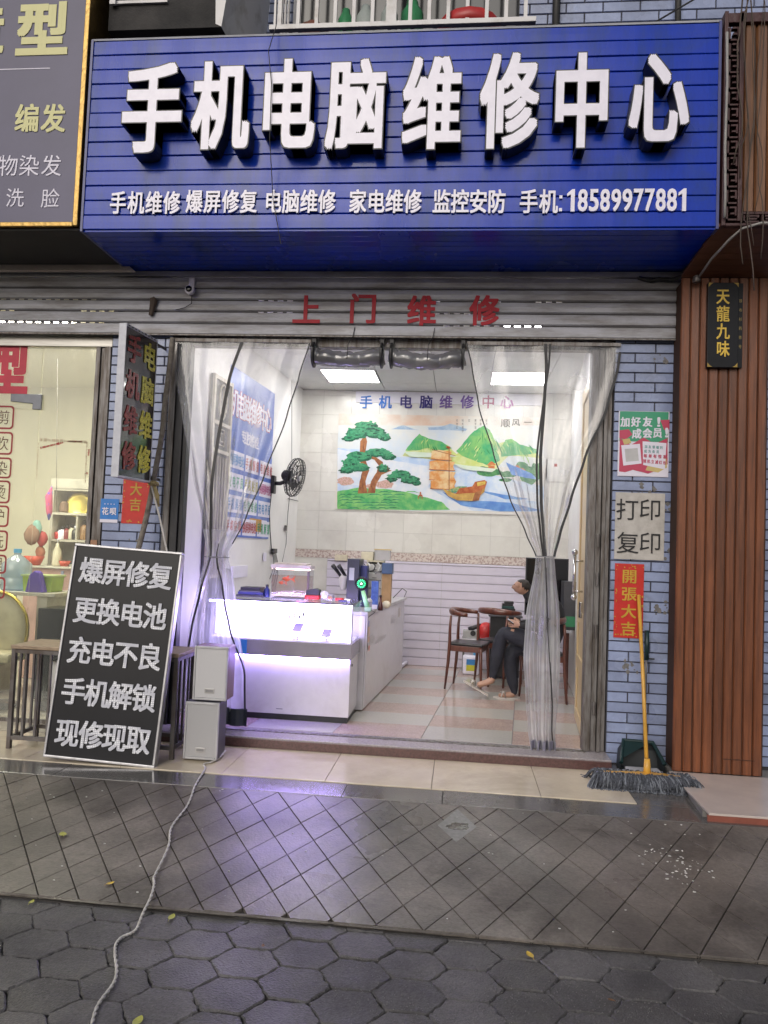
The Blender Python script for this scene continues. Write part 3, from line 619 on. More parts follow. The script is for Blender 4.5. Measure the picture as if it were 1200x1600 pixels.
# ================================================================== THE REPAIR SHOP ROOM
room_l = thing('shop_side_wall', 'white plastered side wall of the shop with the blue poster on it', 'wall', (-2.1, 1.8, .17))
mb = MB(); mb.add([(wl(.1) - .1, .1, .1), (wl(.1), .1, .1), (wl(3.6), 3.6, .1), (wl(3.6) - .1, 3.6, .1)] + [(wl(.1) - .1, .1, 3.5), (wl(.1), .1, 3.5), (wl(3.6), 3.6, 3.5), (wl(3.6) - .1, 3.6, 3.5)], [(0, 3, 2, 1), (4, 5, 6, 7), (0, 1, 5, 4), (1, 2, 6, 5), (2, 3, 7, 6), (3, 0, 4, 7)]); mb.build('wall', white_wall, room_l)
room_r = thing('shop_side_wall', 'plain white side wall behind the chrome handled door leaf', 'wall', (1.1, 1.8, .17))
mb = MB(); mb.add([(wr(.1), .11, .1), (wr(.1) + .1, .11, .1), (wr(3.6) + .1, 3.6, .1), (wr(3.6), 3.6, .1)] + [(wr(.1), .11, 3.5), (wr(.1) + .1, .11, 3.5), (wr(3.6) + .1, 3.6, 3.5), (wr(3.6), 3.6, 3.5)], [(0, 3, 2, 1), (4, 5, 6, 7), (0, 1, 5, 4), (1, 2, 6, 5), (2, 3, 7, 6), (3, 0, 4, 7)]); mb.build('wall', white_wall, room_r)
bw = thing('shop_back_wall', 'cream tiled back wall with lilac slat boards along its lower half', 'wall', (-.4, 3.5, .17))
YW = 3.5
mb = MB(); mb.box(-2.1, 1.4, YW + .012, YW + .12, .1, 3.5); mb.build('wall', M('tile joint grey', (.42, .40, .37), .8), bw)
wt = M('marbled wall tile', (.68, .67, .62), .22, scale=2.5, col2=(.58, .56, .52), edge=(.3, .55), rnd=.03, rvar=.06, grain=.03, gscale=8)
random.seed(2)
tw, th = .34, .232; x = -2.03
while x < 1.26:
    z = 1.475
    while z < 3.4:
        mb = MB(); mb.box(x + .001, min(x + tw, 1.27) - .001, YW, YW + .011, z + .001, min(z + th, 3.4) - .001); mb.build('wall_tile', wt, bw); z += th
    z = 1.475
    x += tw
mb = MB(); mb.box(-2.03, -1.565, YW + .002, YW + .011, .17, 1.376); mb.build('wall_tile', wt, bw)
bd = M('patterned border tile', (.62, .55, .50), .3, scale=38, col2=(.40, .30, .27), edge=(.45, .52), rnd=.04)
x = -2.03
while x < 1.26: mb = MB(); mb.box(x + .001, min(x + .25, 1.27) - .001, YW - .003, YW + .011, 1.378, 1.473); mb.build('border_tile', bd, bw); x += .25
lil = M('lilac white slat board', (.62, .58, .68), .35, var=.02, rnd=.02)
z = .17
while z < 1.37:
    for a, b in ((-1.56, -.2), (-.197, 1.27)):
        mb = MB(); zt = min(z + .098, 1.372); mb.prism([(0, 0)], 0, 0) if False else None
        V = [(a, YW - .02, z + .004), (a, YW - .02, zt - .010), (a, YW - .008, zt - .001), (a, YW + .01, zt - .001), (a, YW + .01, z + .004)]
        mb.add(V + [(b, v[1], v[2]) for v in V], [(0, 1, 6, 5), (1, 2, 7, 6), (2, 3, 8, 7), (4, 0, 5, 9), (0, 4, 3, 2, 1), (5, 6, 7, 8, 9)]); mb.build('slat', lil, bw)
    z += .098
# floor tiles: alternating pink and pale grey
fl = thing('shop_floor', '', ''); del fl['label']; del fl['category']; fl['kind'] = 'structure'
mb = MB(); mb.box(-2.2, 1.35, .05, 3.6, .1, .1655); struct('floor_bed', mb, M('floor joint', (.10, .09, .09), .8), fl)
pink = M('pink speckled tile', (.45, .36, .32), .16, scale=90, grain=.12, gscale=9, col2=(.36, .27, .24), edge=(.4, .6), rnd=.03, rvar=.05, spec=.6)
gry = M('grey speckled tile', (.43, .415, .375), .16, scale=90, col2=(.39, .38, .36), edge=(.4, .6), rnd=.03, rvar=.05, spec=.6)
fs_ = .085
for i in range(-4, 3):
    for j in range(9):
        y0 = .062 + .397 * j; y1 = y0 + .397; xa = -.235 + .64 * i; xb = xa + .64
        if y0 > 3.45: continue
        q = [(xa + fs_ * y0 + .0025, y0 + .0008), (xb + fs_ * y0 - .0025, y0 + .0008), (xb + fs_ * y1 - .0025, y1 - .0008), (xa + fs_ * y1 + .0025, y1 - .0008)]
        q = clip(clip(q, -1, SK, -(wl(0) + .002)), 1, -SK, wr(0) - .002)
        if len(q) < 3: continue
        mb = MB(); mb.slab(q, .155, .17); mb.build('floor_tile', pink if (i + j) % 2 else gry, fl)
# suspended ceiling with light panels
ce = thing('shop_ceiling', '', ''); del ce['label']; del ce['category']; ce['kind'] = 'structure'
ctile = M('ceiling board', (.62, .62, .60), .7, var=.02, rnd=.02)
mb = MB(); mb.box(-2.4, 1.5, .1, 3.7, 3.412, 3.47); struct('ceiling_slab', mb, M('ceiling void', (.12, .12, .12), .9), ce)
LP = [(-1.56, -.96, 2.46, 3.06), (.27, .87, 2.46, 3.06), (-1.56, -.96, .66, 1.26), (.27, .87, .66, 1.26)]
gx = [-2.17, -1.56, -.95, -.34, .27, .88, 1.28]; gy = [.1, .66, 1.26, 1.86, 2.46, 3.06, 3.5]
for a, b in zip(gx, gx[1:]):
    for c, d in zip(gy, gy[1:]):
        if any(abs(l[0] - a) < .02 and abs(l[2] - c) < .02 for l in LP): continue
        mb = MB(); mb.box(a + .003, b - .003, c + .003, d - .003, 3.40, 3.412); mb.build('ceiling_tile', ctile, ce)
LEDP = 13.0
plab = ['lit square ceiling panel above the tiled pine tree picture', 'lit square ceiling panel seen through the gathered curtain', 'lit ceiling panel just inside the doorway over the display counter', 'lit ceiling panel just inside the doorway over the chairs']
for k, (a, b, c, d) in enumerate(LP):
    t = thing('ceiling_light', plab[k], 'ceiling light', ((a + b) / 2, (c + d) / 2, 3.4), 'square ceiling light panels')
    mb = MB(); mb.box(a + .015, b - .015, c + .015, d - .015, 3.398, 3.404); mb.build('diffuser', M('lit diffuser', (.9, .9, .9), .5, emis=LEDP, ecol=(1, .98, .95)), t)
    mb = MB()
    for q in ((a, b, c, c + .014), (a, b, d - .014, d), (a, a + .014, c + .0145, d - .0145), (b - .014, b, c + .0145, d - .0145)): mb.box(q[0], q[1], q[2], q[3], 3.394, 3.41)
    mb.build('frame', wm, t)
# ------------------------------------------------------------------ tiled landscape picture
mu = thing('tile_mural', 'landscape picture printed on tiles with a pine, green hills and an orange sailing junk', 'picture', (-.25, YW, 2.5))
mbt = M('mural tile', (.70, .66, .58), .2, scale=2, col2=(.62, .62, .62), rnd=.02)
YM = YW - .012
def mp(px, py, k=0): P = at(px, py, YM); return (P.x, P.z)
X0, X1, ZB, ZT = -1.50, .98, 1.965, 3.115
nx, nzz = 13, 5
for i in range(nx):
    for j in range(nzz):
        a = X0 + (X1 - X0) * i / nx; b = X0 + (X1 - X0) * (i + 1) / nx; c = ZB + (ZT - ZB) * j / nzz; d = ZB + (ZT - ZB) * (j + 1) / nzz
        mb = MB(); mb.box(a + .0006, b - .0006, YM + .002, YM + .011, c + .0006, d - .0006); mb.build('picture_tile', mbt, mu)
layer = [0]
def clampz(p): return (min(X1 - .002, max(X0 + .002, p[0])), min(ZT - .002, max(ZB + .002, p[1])))
def paint(name, m, *polys, jit=.0, sub=1):
    mb = MB()
    for pl_ in polys:
        layer[0] += 1; y = YM + .0018 - layer[0] * .000025; q = []
        for i in range(len(pl_)):
            a, b = pl_[i], pl_[(i + 1) % len(pl_)]
            for s in range(sub):
                t = s / sub; q.append((a[0] + (b[0] - a[0]) * t + random.uniform(-jit, jit), a[1] + (b[1] - a[1]) * t + random.uniform(-jit, jit)))
        w = [clampz(mp(*p)) for p in q]; mb.add([(x, y, z) for x, z in w], [tuple(range(len(w)))])
    return mb.build(name, m, mu)
def PM(n, a, b, sc=9, e=(.35, .6)): return M('print ' + n, a, .3, scale=sc, col2=b, edge=e)
def blob(cx, cy, rx, ry, n=18, j=.16): return [(cx + rx * (1 + random.uniform(-j, j)) * math.cos(2 * math.pi * k / n), cy + ry * (1 + random.uniform(-j, j)) * math.sin(2 * math.pi * k / n)) for k in range(n)]
random.seed(77)
paint('painted_sky', PM('sky', (.66, .48, .36), (.68, .66, .60), 1.6, (.45, .62)), [(527, 646), (850, 646), (850, 700), (527, 700)])
paint('painted_haze', PM('haze', (.66, .66, .60), (.55, .62, .68), 2.5), [(527, 664), (850, 664), (850, 730), (527, 730)], jit=1, sub=4)
paint('far_mountain', PM('far blue', (.28, .40, .55), (.45, .55, .62)), [(610, 671), (622, 667), (631, 664), (642, 669), (655, 672)], [(668, 668), (690, 666), (704, 662), (716, 666), (730, 670), (728, 673), (670, 672)], jit=.5, sub=2)
paint('painted_water', PM('water', (.42, .55, .74), (.62, .68, .74), 9, (.35, .6)), [(620, 714), (700, 716), (735, 730), (770, 742), (850, 760), (850, 800), (527, 800), (527, 700), (600, 705)])
paint('white_water', PM('foam', (.70, .72, .74), (.56, .64, .74), 7), [(527, 702), (560, 708), (620, 720), (690, 732), (668, 760), (700, 780), (740, 798), (640, 798), (600, 770), (527, 750)], [(770, 745), (800, 752), (846, 775), (846, 786), (800, 776)], jit=.8, sub=4)
grn = PM('hill green', (.05, .34, .14), (.20, .47, .14), 7); grn2 = PM('hill dark', (.015, .19, .075), (.05, .32, .10), 12); yg = PM('hill yellow', (.52, .60, .18), (.62, .66, .35), 9)
paint('yellow_slope', yg, [(629, 712), (645, 692), (700, 695), (720, 716), (740, 728), (700, 720)], [(700, 724), (720, 702), (790, 690), (840, 704), (842, 716), (795, 712), (770, 738)], jit=.8, sub=3)
paint('green_hill', grn, [(633, 704), (645, 688), (655, 678), (661, 681), (672, 686), (690, 690), (706, 700), (690, 705), (668, 700), (650, 704)], [(713, 705), (725, 691), (738, 676), (748, 669), (757, 665), (765, 672), (770, 680), (777, 700), (781, 720), (765, 728), (748, 722), (722, 712)], [(782, 700), (790, 687), (800, 686), (812, 694), (828, 699), (841, 703), (841, 708), (800, 712), (783, 714)], jit=.6, sub=3)
for _ in range(46):
    if random.random() < .65: x, y = random.uniform(722, 776), random.uniform(674, 718)
    else: x, y = random.choice([(random.uniform(642, 690), random.uniform(684, 700)), (random.uniform(788, 830), random.uniform(692, 706))])
    if y < 668 + abs(x - 757) * .85 and 713 < x < 781: continue
    l = random.uniform(4, 10); s = 1 if x > 755 else -1
    paint('ridge_stroke', random.choice([grn2, grn2, yg]), [(x, y), (x + s * l * .5, y + l * .55), (x + s * l * .8, y + l * 1.2), (x + s * l * .3, y + l * .65)])
# shores, pavilions
bush = PM('bush', (.025, .16, .06), (.10, .30, .10), 20); brk = PM('trunk', (.38, .15, .05), (.22, .07, .03), 14); redr = PM('roof', (.48, .12, .04), (.6, .3, .1), 20)
paint('river_shore', bush, blob(765, 738, 20, 6), blob(755, 733, 10, 4), blob(795, 741, 14, 5), blob(828, 742, 18, 14), blob(815, 728, 9, 7), blob(838, 733, 8, 10), blob(790, 750, 10, 3))
for x, y, s in ((768, 727, 1), (816, 738, 1.1), (808, 731, .7)):
    paint('pavilion', redr, [(x - 8 * s, y), (x - 4 * s, y - 3 * s), (x + 4 * s, y - 3 * s), (x + 8 * s, y)], [(x - 5 * s, y + .5), (x + 5 * s, y + .5), (x + 5 * s, y + 5 * s), (x - 5 * s, y + 5 * s)], [(x - 5 * s, y - 3 * s), (x, y - 6.5 * s), (x + 5 * s, y - 3 * s)])
paint('water_streak', PM('deep water', (.09, .22, .56), (.18, .36, .66), 10), [(690, 768), (730, 782), (800, 785), (846, 798), (780, 799), (720, 790)], [(790, 722), (830, 740), (842, 750), (800, 742)], [(740, 764), (800, 775), (830, 780), (790, 780)], jit=.6, sub=4)
# foreground bank
bank = PM('bank', (.06, .38, .12), (.25, .55, .16), 8); bankd = PM('bank dark', (.01, .14, .06), (.05, .33, .16), 16)
paint('green_bank', bank, [(527, 768), (560, 762), (600, 764), (640, 770), (668, 778), (690, 784), (703, 797), (527, 797)], jit=.6, sub=4)
for r in range(7):
    y = 768 + r * 4.2
    x = 526 + random.uniform(0, 6)
    while x < 640 - r * 5:
        l = random.uniform(12, 30); dy = random.uniform(1, 3.5); paint('bank_fold', random.choice((bankd, bankd, bank)), [(x, y + dy), (x + l * .3, y - .8), (x + l * .7, y - .6), (x + l, y + dy), (x + l * .7, y + .9), (x + l * .3, y + .9)]); x += l * .8
paint('blossom', PM('blossom', (.60, .38, .34), (.45, .30, .22), 60, (.45, .52)), blob(540, 752, 13, 7), blob(600, 757, 14, 6), blob(580, 760, 8, 4), jit=.8)
paint('pine_trunk', brk, [(559, 771), (562, 752), (566, 738), (562, 715), (563, 690), (570, 678), (574, 690), (570, 715), (577, 735), (571, 752), (574, 771)], [(574, 771), (580, 752), (588, 738), (592, 728), (585, 718), (570, 715), (585, 712), (598, 722), (600, 733), (612, 735), (596, 742), (588, 756), (586, 770)], jit=.4, sub=3)
pine = PM('pine', (.015, .17, .09), (.06, .30, .14), 26, (.42, .6)); pined = PM('pine dark', (.006, .09, .05), (.02, .17, .08), 26)
for m_, dx, dy, sc in ((pined, 1, 2, 1.03), (pine, 0, 0, .92)):
    paint('pine_foliage', m_, *[blob(x + dx, y + dy, rx * sc, ry * sc, 22, .14) for x, y, rx, ry in ((571, 664, 17, 6), (557, 676, 16, 8), (584, 674, 18, 8), (600, 682, 10, 5), (545, 684, 9, 4), (560, 712, 20, 7), (548, 722, 13, 7), (590, 706, 20, 6), (606, 712, 11, 5), (541, 733, 10, 5), (560, 729, 16, 6), (598, 731, 10, 5), (625, 740, 16, 6), (640, 748, 14, 6), (612, 747, 8, 4), (650, 753, 7, 4))])
# the junk
hull = PM('hull', (.42, .24, .06), (.58, .38, .10), 14); sail = PM('sail', (.62, .25, .06), (.70, .52, .28), 8, (.4, .6)); dred = PM('stern', (.36, .07, .02), (.5, .16, .05), 22)
random.seed(101)
pl1, pl3 = PM('pine light', (.07, .36, .17), (.03, .26, .12), 60), PM('pine deep', (.004, .06, .035), (.01, .11, .06), 60)
pads = ((571, 664, 17, 6), (557, 676, 16, 8), (584, 674, 18, 8), (600, 682, 10, 5), (545, 684, 9, 4), (560, 712, 20, 7), (548, 722, 13, 7), (590, 706, 20, 6), (606, 712, 11, 5), (541, 733, 10, 5), (560, 729, 16, 6), (598, 731, 10, 5), (625, 740, 16, 6), (640, 748, 14, 6), (612, 747, 8, 4))
for m_, n_, dy in ((pl3, 90, 2), (pl1, 110, -1)):
    q_ = []
    for _ in range(n_):
        x, y, rx, ry = random.choice(pads); a = random.uniform(0, 6.28); r = random.random() ** .5; q_.append(blob(x + rx * r * math.cos(a), y + dy + ry * r * math.sin(a), random.uniform(1.5, 3.6), random.uniform(.8, 1.7), 7, .3))
    paint('pine_needles', m_, *q_)
q_ = []
for x, y in ((566, 760), (564, 745), (567, 700), (580, 760), (590, 735), (605, 732)): q_.append([(x, y), (x + 1.2, y - 6), (x + 2, y + 5)])
paint('bark_stroke', PM('bark dark', (.12, .035, .015), (.2, .06, .02), 30), *q_)
hl, hm_ = PM('hill light', (.42, .62, .22), (.25, .5, .16), 20), PM('hill mist', (.55, .66, .52), (.62, .68, .6), 9)
for cx_, cy_, n_, sp_ in ((757, 667, 26, 44), (663, 680, 14, 34), (803, 687, 12, 30)):
    for k in range(n_):
        u = (k / (n_ - 1) - .5) * 2; L0_ = abs(u) * sp_ * .55; x = cx_ + u * sp_ * .55; y = cy_ + abs(u) * sp_ * .52 + random.uniform(1, 8)
        paint('ridge_stroke', random.choice((hl, grn2, grn2, hl)), [(x, y), (x + u * 5 + 1, y + 7), (x + u * 8 + 1.2, y + random.uniform(12, 20)), (x + u * 4, y + 8)])
paint('mist', hm_, [(700, 722), (730, 727), (775, 733), (768, 738), (725, 734)], [(632, 706), (700, 708), (716, 714), (640, 714)], jit=.8, sub=3)
for k, (x0, x1, y0) in enumerate(((674, 706, 706), (671, 711, 722), (671, 712, 738), (673, 713, 752))):
    paint('painted_sail', sail, [(x0, y0 - 1), (x0 + 12, y0 - 3), (x1, y0), (x1 - 3, y0 + 7), (x1, y0 + 13.5), (x0 + 12, y0 + 12), (x0, y0 + 11)])
    paint('sail_batten', dred, [(x0 - 1, y0 + 11), (x1, y0 + 13), (x1, y0 + 14), (x0 - 1, y0 + 12)])
paint('mast', brk, [(701, 698), (702.5, 698), (702.5, 768), (701, 768)], [(675, 702), (712, 712), (712, 713), (675, 703)]); paint('pennant', dred, [(697, 697), (704, 698), (702, 702), (698, 700)])
paint('hull', hull, [(691, 763), (710, 771), (735, 768), (755, 758), (760, 752), (757, 768), (745, 780), (738, 783), (715, 782), (700, 775)])
paint('deck', PM('deck', (.05, .28, .16), (.4, .4, .15), 40), [(700, 766), (716, 760), (730, 760), (722, 768), (706, 770)])
paint('stern_castle', dred, [(718, 763), (738, 760), (742, 753), (757, 750), (761, 753), (758, 762), (744, 770), (725, 771), (712, 772)]); paint('stern_trim', PM('stern yellow', (.62, .48, .10), (.5, .3, .05), 30), [(745, 754), (759, 752), (758, 757), (746, 760)]); paint('rudder', brk, [(742, 770), (754, 764), (748, 782), (738, 783)])
paint('horse_rider', dred, blob(657, 774, 3, 1.6), [(653, 775), (654.5, 775), (654, 780), (653, 780)], [(659, 775), (660.5, 775), (660, 780), (659, 780)], blob(657, 770.5, 1.3, 2))
inkm = M('ink print', (.16, .15, .14), .5)
mb = MB()
for (x, y, ch, s) in ((790, 661, '顺', .10), (806, 660, '风', .085), (825, 660, '一', .085)): P = at(x, y, YM); put(mb, ch, (P.x, YM - .004, P.z), s * 1.1, s, bold=.01)
for i, (x, n_) in enumerate(((714, 3), (723, 4), (733, 1), (743, 3), (751, 2), (760, 2))):
    for k in range(n_): P = at(x, 657 + 5.5 * k, YM); put(mb, '天地玄黄宇宙洪荒'[(i + k) % 8], (P.x, YM - .004, P.z), .024, .034)
mb.build('ink_lettering', inkm, mu)
mb = MB(); P = at(875, 735, YM); mb.build
nb = MB(); P = at(868, 735, YW); nb.box(P.x - .11, P.x + .11, YW - .010, YW - .001, P.z - .13, P.z + .13); t = tag(nb.build('wall_notice', M('white paper', (.74, .73, .7), .7)), 'white paper with a small red seal beside the tile picture', 'paper')
q = MB(); rect(q, (P.x, YW - .0104, P.z + .06), .035, .035); q.build('seal_print', redp, t)
# banner strip over the mural
bn = thing('banner_strip', 'white banner strip with blue, navy, purple and pink characters above the tile picture', 'banner', (-.3, YW, 3.28))
A, B = at(556, 612, YW - .02), at(846, 643, YW - .02)
mb = MB(); mb.box(A.x, B.x, YW - .014, YW - .002, B.z + .07, 3.385); mb.build('strip', M('banner vinyl', (.72, .71, .76), .4, var=.01), bn)
cc = [(.03, .18, .62), (.03, .18, .62), (.05, .04, .22), (.05, .04, .22), (.20, .12, .38), (.20, .12, .38), (.45, .05, .16), (.50, .20, .45)]
for x, ch, c in zip((572, 602, 634, 666, 697, 730, 763, 792), '手机电脑维修中心', cc):
    P = at(x, 628, YW - .015); mb = MB(); put(mb, ch, (P.x, YW - .0145, P.z), .15, .155, bold=.022, depth=.001); mb.build('letter', M('letter %.2f %.2f' % (c[0], c[2]), c, .5), bn)
# ================================================================== DISPLAY COUNTER
FZ = .17
wlam = M('white laminate', (.66, .64, .68), .22, var=.02, grain=.03, gscale=10, stain=((.48, .45, .46), 3, .35))
ct = thing('display_counter', 'white display counter glowing violet white with a mirrored 5G sticker on its glass', 'counter', (-1.35, .55, FZ))
CX0, CX1, CY0, CY1 = -1.93, -.79, .32, .80
mb = MB(); mb.box(CX0 + .02, CX1 - .01, CY0 + .035, CY1, FZ + .045, .655); mb.build('cabinet_body', wlam, ct, bevel=.003)
mb = MB(); mb.box(CX0 + .03, CX1 - .02, CY0 + .05, CY1 - .02, FZ, FZ + .044); mb.build('plinth', dark_metal, ct)
band = M('grey pearl panel', (.34, .32, .38), .2, var=.03, metal=.3)
mb = MB(); mb.box(CX0, CX1, CY0, CY1 + .005, .656, .775); mb.build('drawer_band', band, ct, bevel=.003)
vio = (.42, .30, 1.0)
mb = MB(); mb.box(CX0 + .02, CX1 - .02, CY0 + .006, CY0 + .024, .648, .6555); mb.build('light_strip', M('violet white light strip', (.8, .8, 1), .5, emis=48, ecol=vio), ct)
mb = MB(); mb.box(CX0 + .015, CX1 - .015, CY0 + .02, CY1 - .01, .776, .781); mb.build('showcase_floor', white_acryl, ct)
glow = M('glowing showcase back', (.9, .9, .95), .5, emis=7.5, ecol=(.66, .55, 1.0))
mb = MB(); mb.box(CX0 + .02, CX1 - .03, CY0 + .16, CY0 + .17, .79, 1.055); mb.build('light_panel', glow, ct)
mb = MB(); mb.box(CX0 + .012, CX1 - .012, CY0 + .004, CY0 + .018, 1.05, 1.064); mb.build('light_strip', M('violet white light strip', (1, 1, 1)), ct)
glass = film('clear glass', .012, .03, (.97, .98, .99), .03, 2)
for nm, q in (('glass_front', (CX0 + .004, CX1 - .004, CY0 + .0, CY0 + .006, .777, 1.068)), ('glass_side', (CX1 - .007, CX1 - .001, CY0 + .008, CY1 - .004, .777, 1.068)), ('glass_top', (CX0, CX1, CY0 - .002, CY1 + .004, 1.070, 1.078))):
    mb = MB(); mb.box(*q); mb.build(nm, glass, ct)
mb = MB(); mb.box(CX0, CX1 + .002, CY0 - .004, CY0 + .006, 1.0685, 1.0795); mb.box(CX1 - .008, CX1 + .002, CY0 + .0065, CY1 + .004, 1.0685, 1.0795); mb.build('glass_edge', M('smoky glass edge', (.16, .16, .20), .2), ct)
mb = MB(); mb.box(CX1 - .010, CX1 + .001, CY0 - .003, CY0 + .008, .777, 1.068); mb.build('corner_trim', M('pale trim', (.5, .48, .56), .3), ct)
P = at(464, 962, CY0 - .003)
for c5, d5 in (('5', .037), ('G', -.037)): mb = MB(); put(mb, c5, (P.x + d5, CY0 - .002, P.z), .058, .05, bold=.02, mirror=True); mb.build('sticker_letter', M('grey lavender print', (.30, .28, .38), .6), ct)
mb = MB(); mb.box(-1.02, -.97, CY0 - .0022, CY0 - .0005, .672, .68); mb.box(-1.36, -1.31, CY0 + .033, CY0 + .0345, .25, .256); o = mb.build('maker_plate', M('dim grey print', (.22, .22, .26), .5), ct); o['kind'] = 'stuff'
mb = MB(); mb.tube([(CX1 - .0095, CY0 + .12, .60), (CX1 - .004, CY0 + .12, .60)], .010, 12); mb.build('lock', dark_metal, ct)
lilac = M('lavender plastic', (.22, .19, .42), .3)
for k, (px, py, lab) in enumerate(((465, 980, 'slanted lavender phone stand in the glowing showcase under the 5G sticker'), (510, 989, 'slanted lavender phone stand with a white lower edge in the glowing showcase'))):
    P = at(px, py, CY0 + .07); mb = MB(); mb.add([(P.x - .04, CY0 + .05, P.z - .028), (P.x + .03, CY0 + .05, P.z - .028), (P.x + .042, CY0 + .10, P.z + .028), (P.x - .026, CY0 + .10, P.z + .028)] + [(P.x - .04, CY0 + .056, P.z - .031), (P.x + .03, CY0 + .056, P.z - .031), (P.x + .042, CY0 + .106, P.z + .025), (P.x - .026, CY0 + .106, P.z + .025)], [(0, 1, 2, 3), (7, 6, 5, 4), (0, 4, 5, 1), (1, 5, 6, 2), (2, 6, 7, 3), (3, 7, 4, 0)])
    mb.box(P.x - .035, P.x + .03, CY0 + .05, CY0 + .10, .781, .786); mb.box(P.x - .004, P.x + .004, CY0 + .076, CY0 + .082, .786, P.z)
    t = tag(mb.build('phone_stand', lilac), lab, 'phone stand')
    if k: q = MB(); q.box(P.x - .03, P.x + .024, CY0 + .0475, CY0 + .0495, P.z - .026, P.z - .012); q.build('white_edge', white_acryl, t)
P = at(380, 1000, CY0 - .004); mb = MB(); mb.box(P.x - .07, P.x + .03, CY0 - .006, CY0 - .001, .66, .772); tag(mb.build('sticker_sheet', M('bright blue sticker', (.03, .25, .75), .4)), 'bright blue sheet stuck on the counter band behind the left curtain', 'sticker')

# second cabinet running back along the side, slightly askew like the wall
cb = thing('side_cabinet', 'long white side cabinet with stickers on its end running back from the counter', 'cabinet', (-1.0, 2, FZ))
def shx(x, y): return x + SK * (y - .82)
def sbox(x0, x1, y0, y1, z0, z1, mb=None):
    mb = mb or MB(); mb.slab([(shx(x0, y0), y0), (shx(x1, y0), y0), (shx(x1, y1), y1), (shx(x0, y1), y1)], z0, z1); return mb
sbox(-1.28, -.755, .83, 3.05, FZ + .01, .95).build('cabinet_body', wlam, cb, bevel=.003)
sbox(-1.30, -.735, .815, 3.08, .952, .982).build('worktop', M('worktop grey white', (.55, .54, .56), .3), cb, bevel=.006)
sbox(-.753, -.742, .84, .87, .2, .95).build('edge_strip', wlam, cb)
for z_, y_, w_, h_, c in ((.88, .95, .10, .05, (.15, .15, .5)), (.78, .98, .10, .13, (.55, .3, .2)), (.72, 1.15, .16, .07, (.5, .5, .56)), (.66, 1.02, .09, .05, (.6, .2, .12)), (.80, 2.3, .25, .08, (.45, .42, .48)), (.68, 1.6, .5, .05, (.50, .48, .54)), (.84, 2.7, .2, .1, (.5, .45, .42))):
    mb = MB(); rect(mb, (shx(-.7535, y_), y_, z_), w_, h_, ux=(SK, 1, 0)); mb.build('sticker', M('sticker %.2f' % c[0] + '%.2f' % c[1], c, .5, scale=40, col2=(.6, .58, .6), edge=(.35, .6)), cb)
bc = thing('back_cabinet', 'low white cabinet behind the glowing counter under the fish tank', 'cabinet', (-1.7, 1.2, FZ))
mb = MB(); mb.box(-2.08, -1.30, .86, 1.55, FZ + .01, .975); mb.build('cabinet_body', wlam, bc, bevel=.004)
mb = MB(); mb.box(-2.09, -1.29, .85, 1.56, .977, .995); mb.build('worktop', M('worktop grey white', (1, 1, 1)), bc, bevel=.003)
TB = .995; TC = .982; TD = 1.0795

# fish tank
P0, P1 = at(427, 878, 1.05), at(484, 936, 1.05)
fx0, fx1 = P0.x, P1.x
ft = thing('fish_tank', 'small clear fish tank with a white hood standing behind the glowing counter', 'fish tank', (fx0, 1.05, TB))
mb = MB(); mb.box(fx0 - .004, fx1 + .004, 1.0, 1.20, TB + .001, TB + .018); mb.build('base', white_acryl, ft, bevel=.003)
mb = MB()
for q in ((fx0, fx1, 1.004, 1.008), (fx0, fx1, 1.19, 1.194), (fx0, fx0 + .004, 1.0085, 1.1895), (fx1 - .004, fx1, 1.0085, 1.1895)): mb.box(q[0], q[1], q[2], q[3], TB + .019, TB + .31)
mb.build('glass', glass, ft)
water = film('tank water', .05, .02, (.95, .86, .78), .05, 3)
mb = MB(); mb.box(fx0 + .006, fx1 - .006, 1.011, 1.187, TB + .02, TB + .25); mb.build('tank_water', water, ft)
mb = MB(); mb.box(fx0 - .006, fx1 + .006, .995, 1.20, TB + .312, TB + .345); mb.box(fx0 + .02, fx1 - .03, 1.02, 1.18, TB + .346, TB + .36); mb.build('hood', M('warm white plastic', (.70, .62, .60), .35), ft, bevel=.004)
mb = MB(); mb.box(fx0 + .02, fx1 - .02, 1.08, 1.12, TB + .300, TB + .309); mb.build('hood_light', M('pinkish tank light', (1, .7, .6), .5, emis=6, ecol=(1, .62, .55)), ft)
mb = MB(); mb.tube([(fx1 - .03, 1.10, TB + .03), (fx1 - .03, 1.10, TB + .29)], .012, 10); mb.build('filter_tube', M('grey violet plastic', (.25, .2, .32), .4), ft)
pinkl = M('pink tank light', (1, .3, .8), .5, emis=5, ecol=(1, .2, .8))
mb = MB(); mb.box(fx1 - .11, fx1 - .03, 1.03, 1.04, TB + .03, TB + .036); mb.build('bottom_light', pinkl, ft)
def goldfish(c, s, lab):
    t = thing('goldfish', lab, 'goldfish', c, 'goldfish in the tank'); m_ = M('goldfish orange', (.85, .14, .02), .35, emis=0)
    mb = MB(); n_ = 9
    mb.tube([(c[0] + s * (k / (n_ - 1) - .5), c[1], c[2] + .004 * math.sin(k)) for k in range(n_)], [s * r for r in (.03, .12, .19, .22, .21, .17, .11, .06, .035)], 10); mb.build('fish_body', m_, t, smooth=True)
    mb = MB(); mb.add([(c[0] + s * .45, c[1], c[2]), (c[0] + s * .9, c[1] + .006, c[2] + s * .4), (c[0] + s * .75, c[1] + .01, c[2] + .0), (c[0] + s * .92, c[1] + .006, c[2] - s * .35)], [(0, 1, 2), (0, 2, 3)]); mb.build('tail_fin', m_, t)
    mb = MB(); mb.add([(c[0] - s * .15, c[1], c[2] + s * .18), (c[0] + s * .25, c[1], c[2] + s * .15), (c[0] + s * .2, c[1], c[2] + s * .42)], [(0, 1, 2)]); mb.build('dorsal_fin', m_, t)
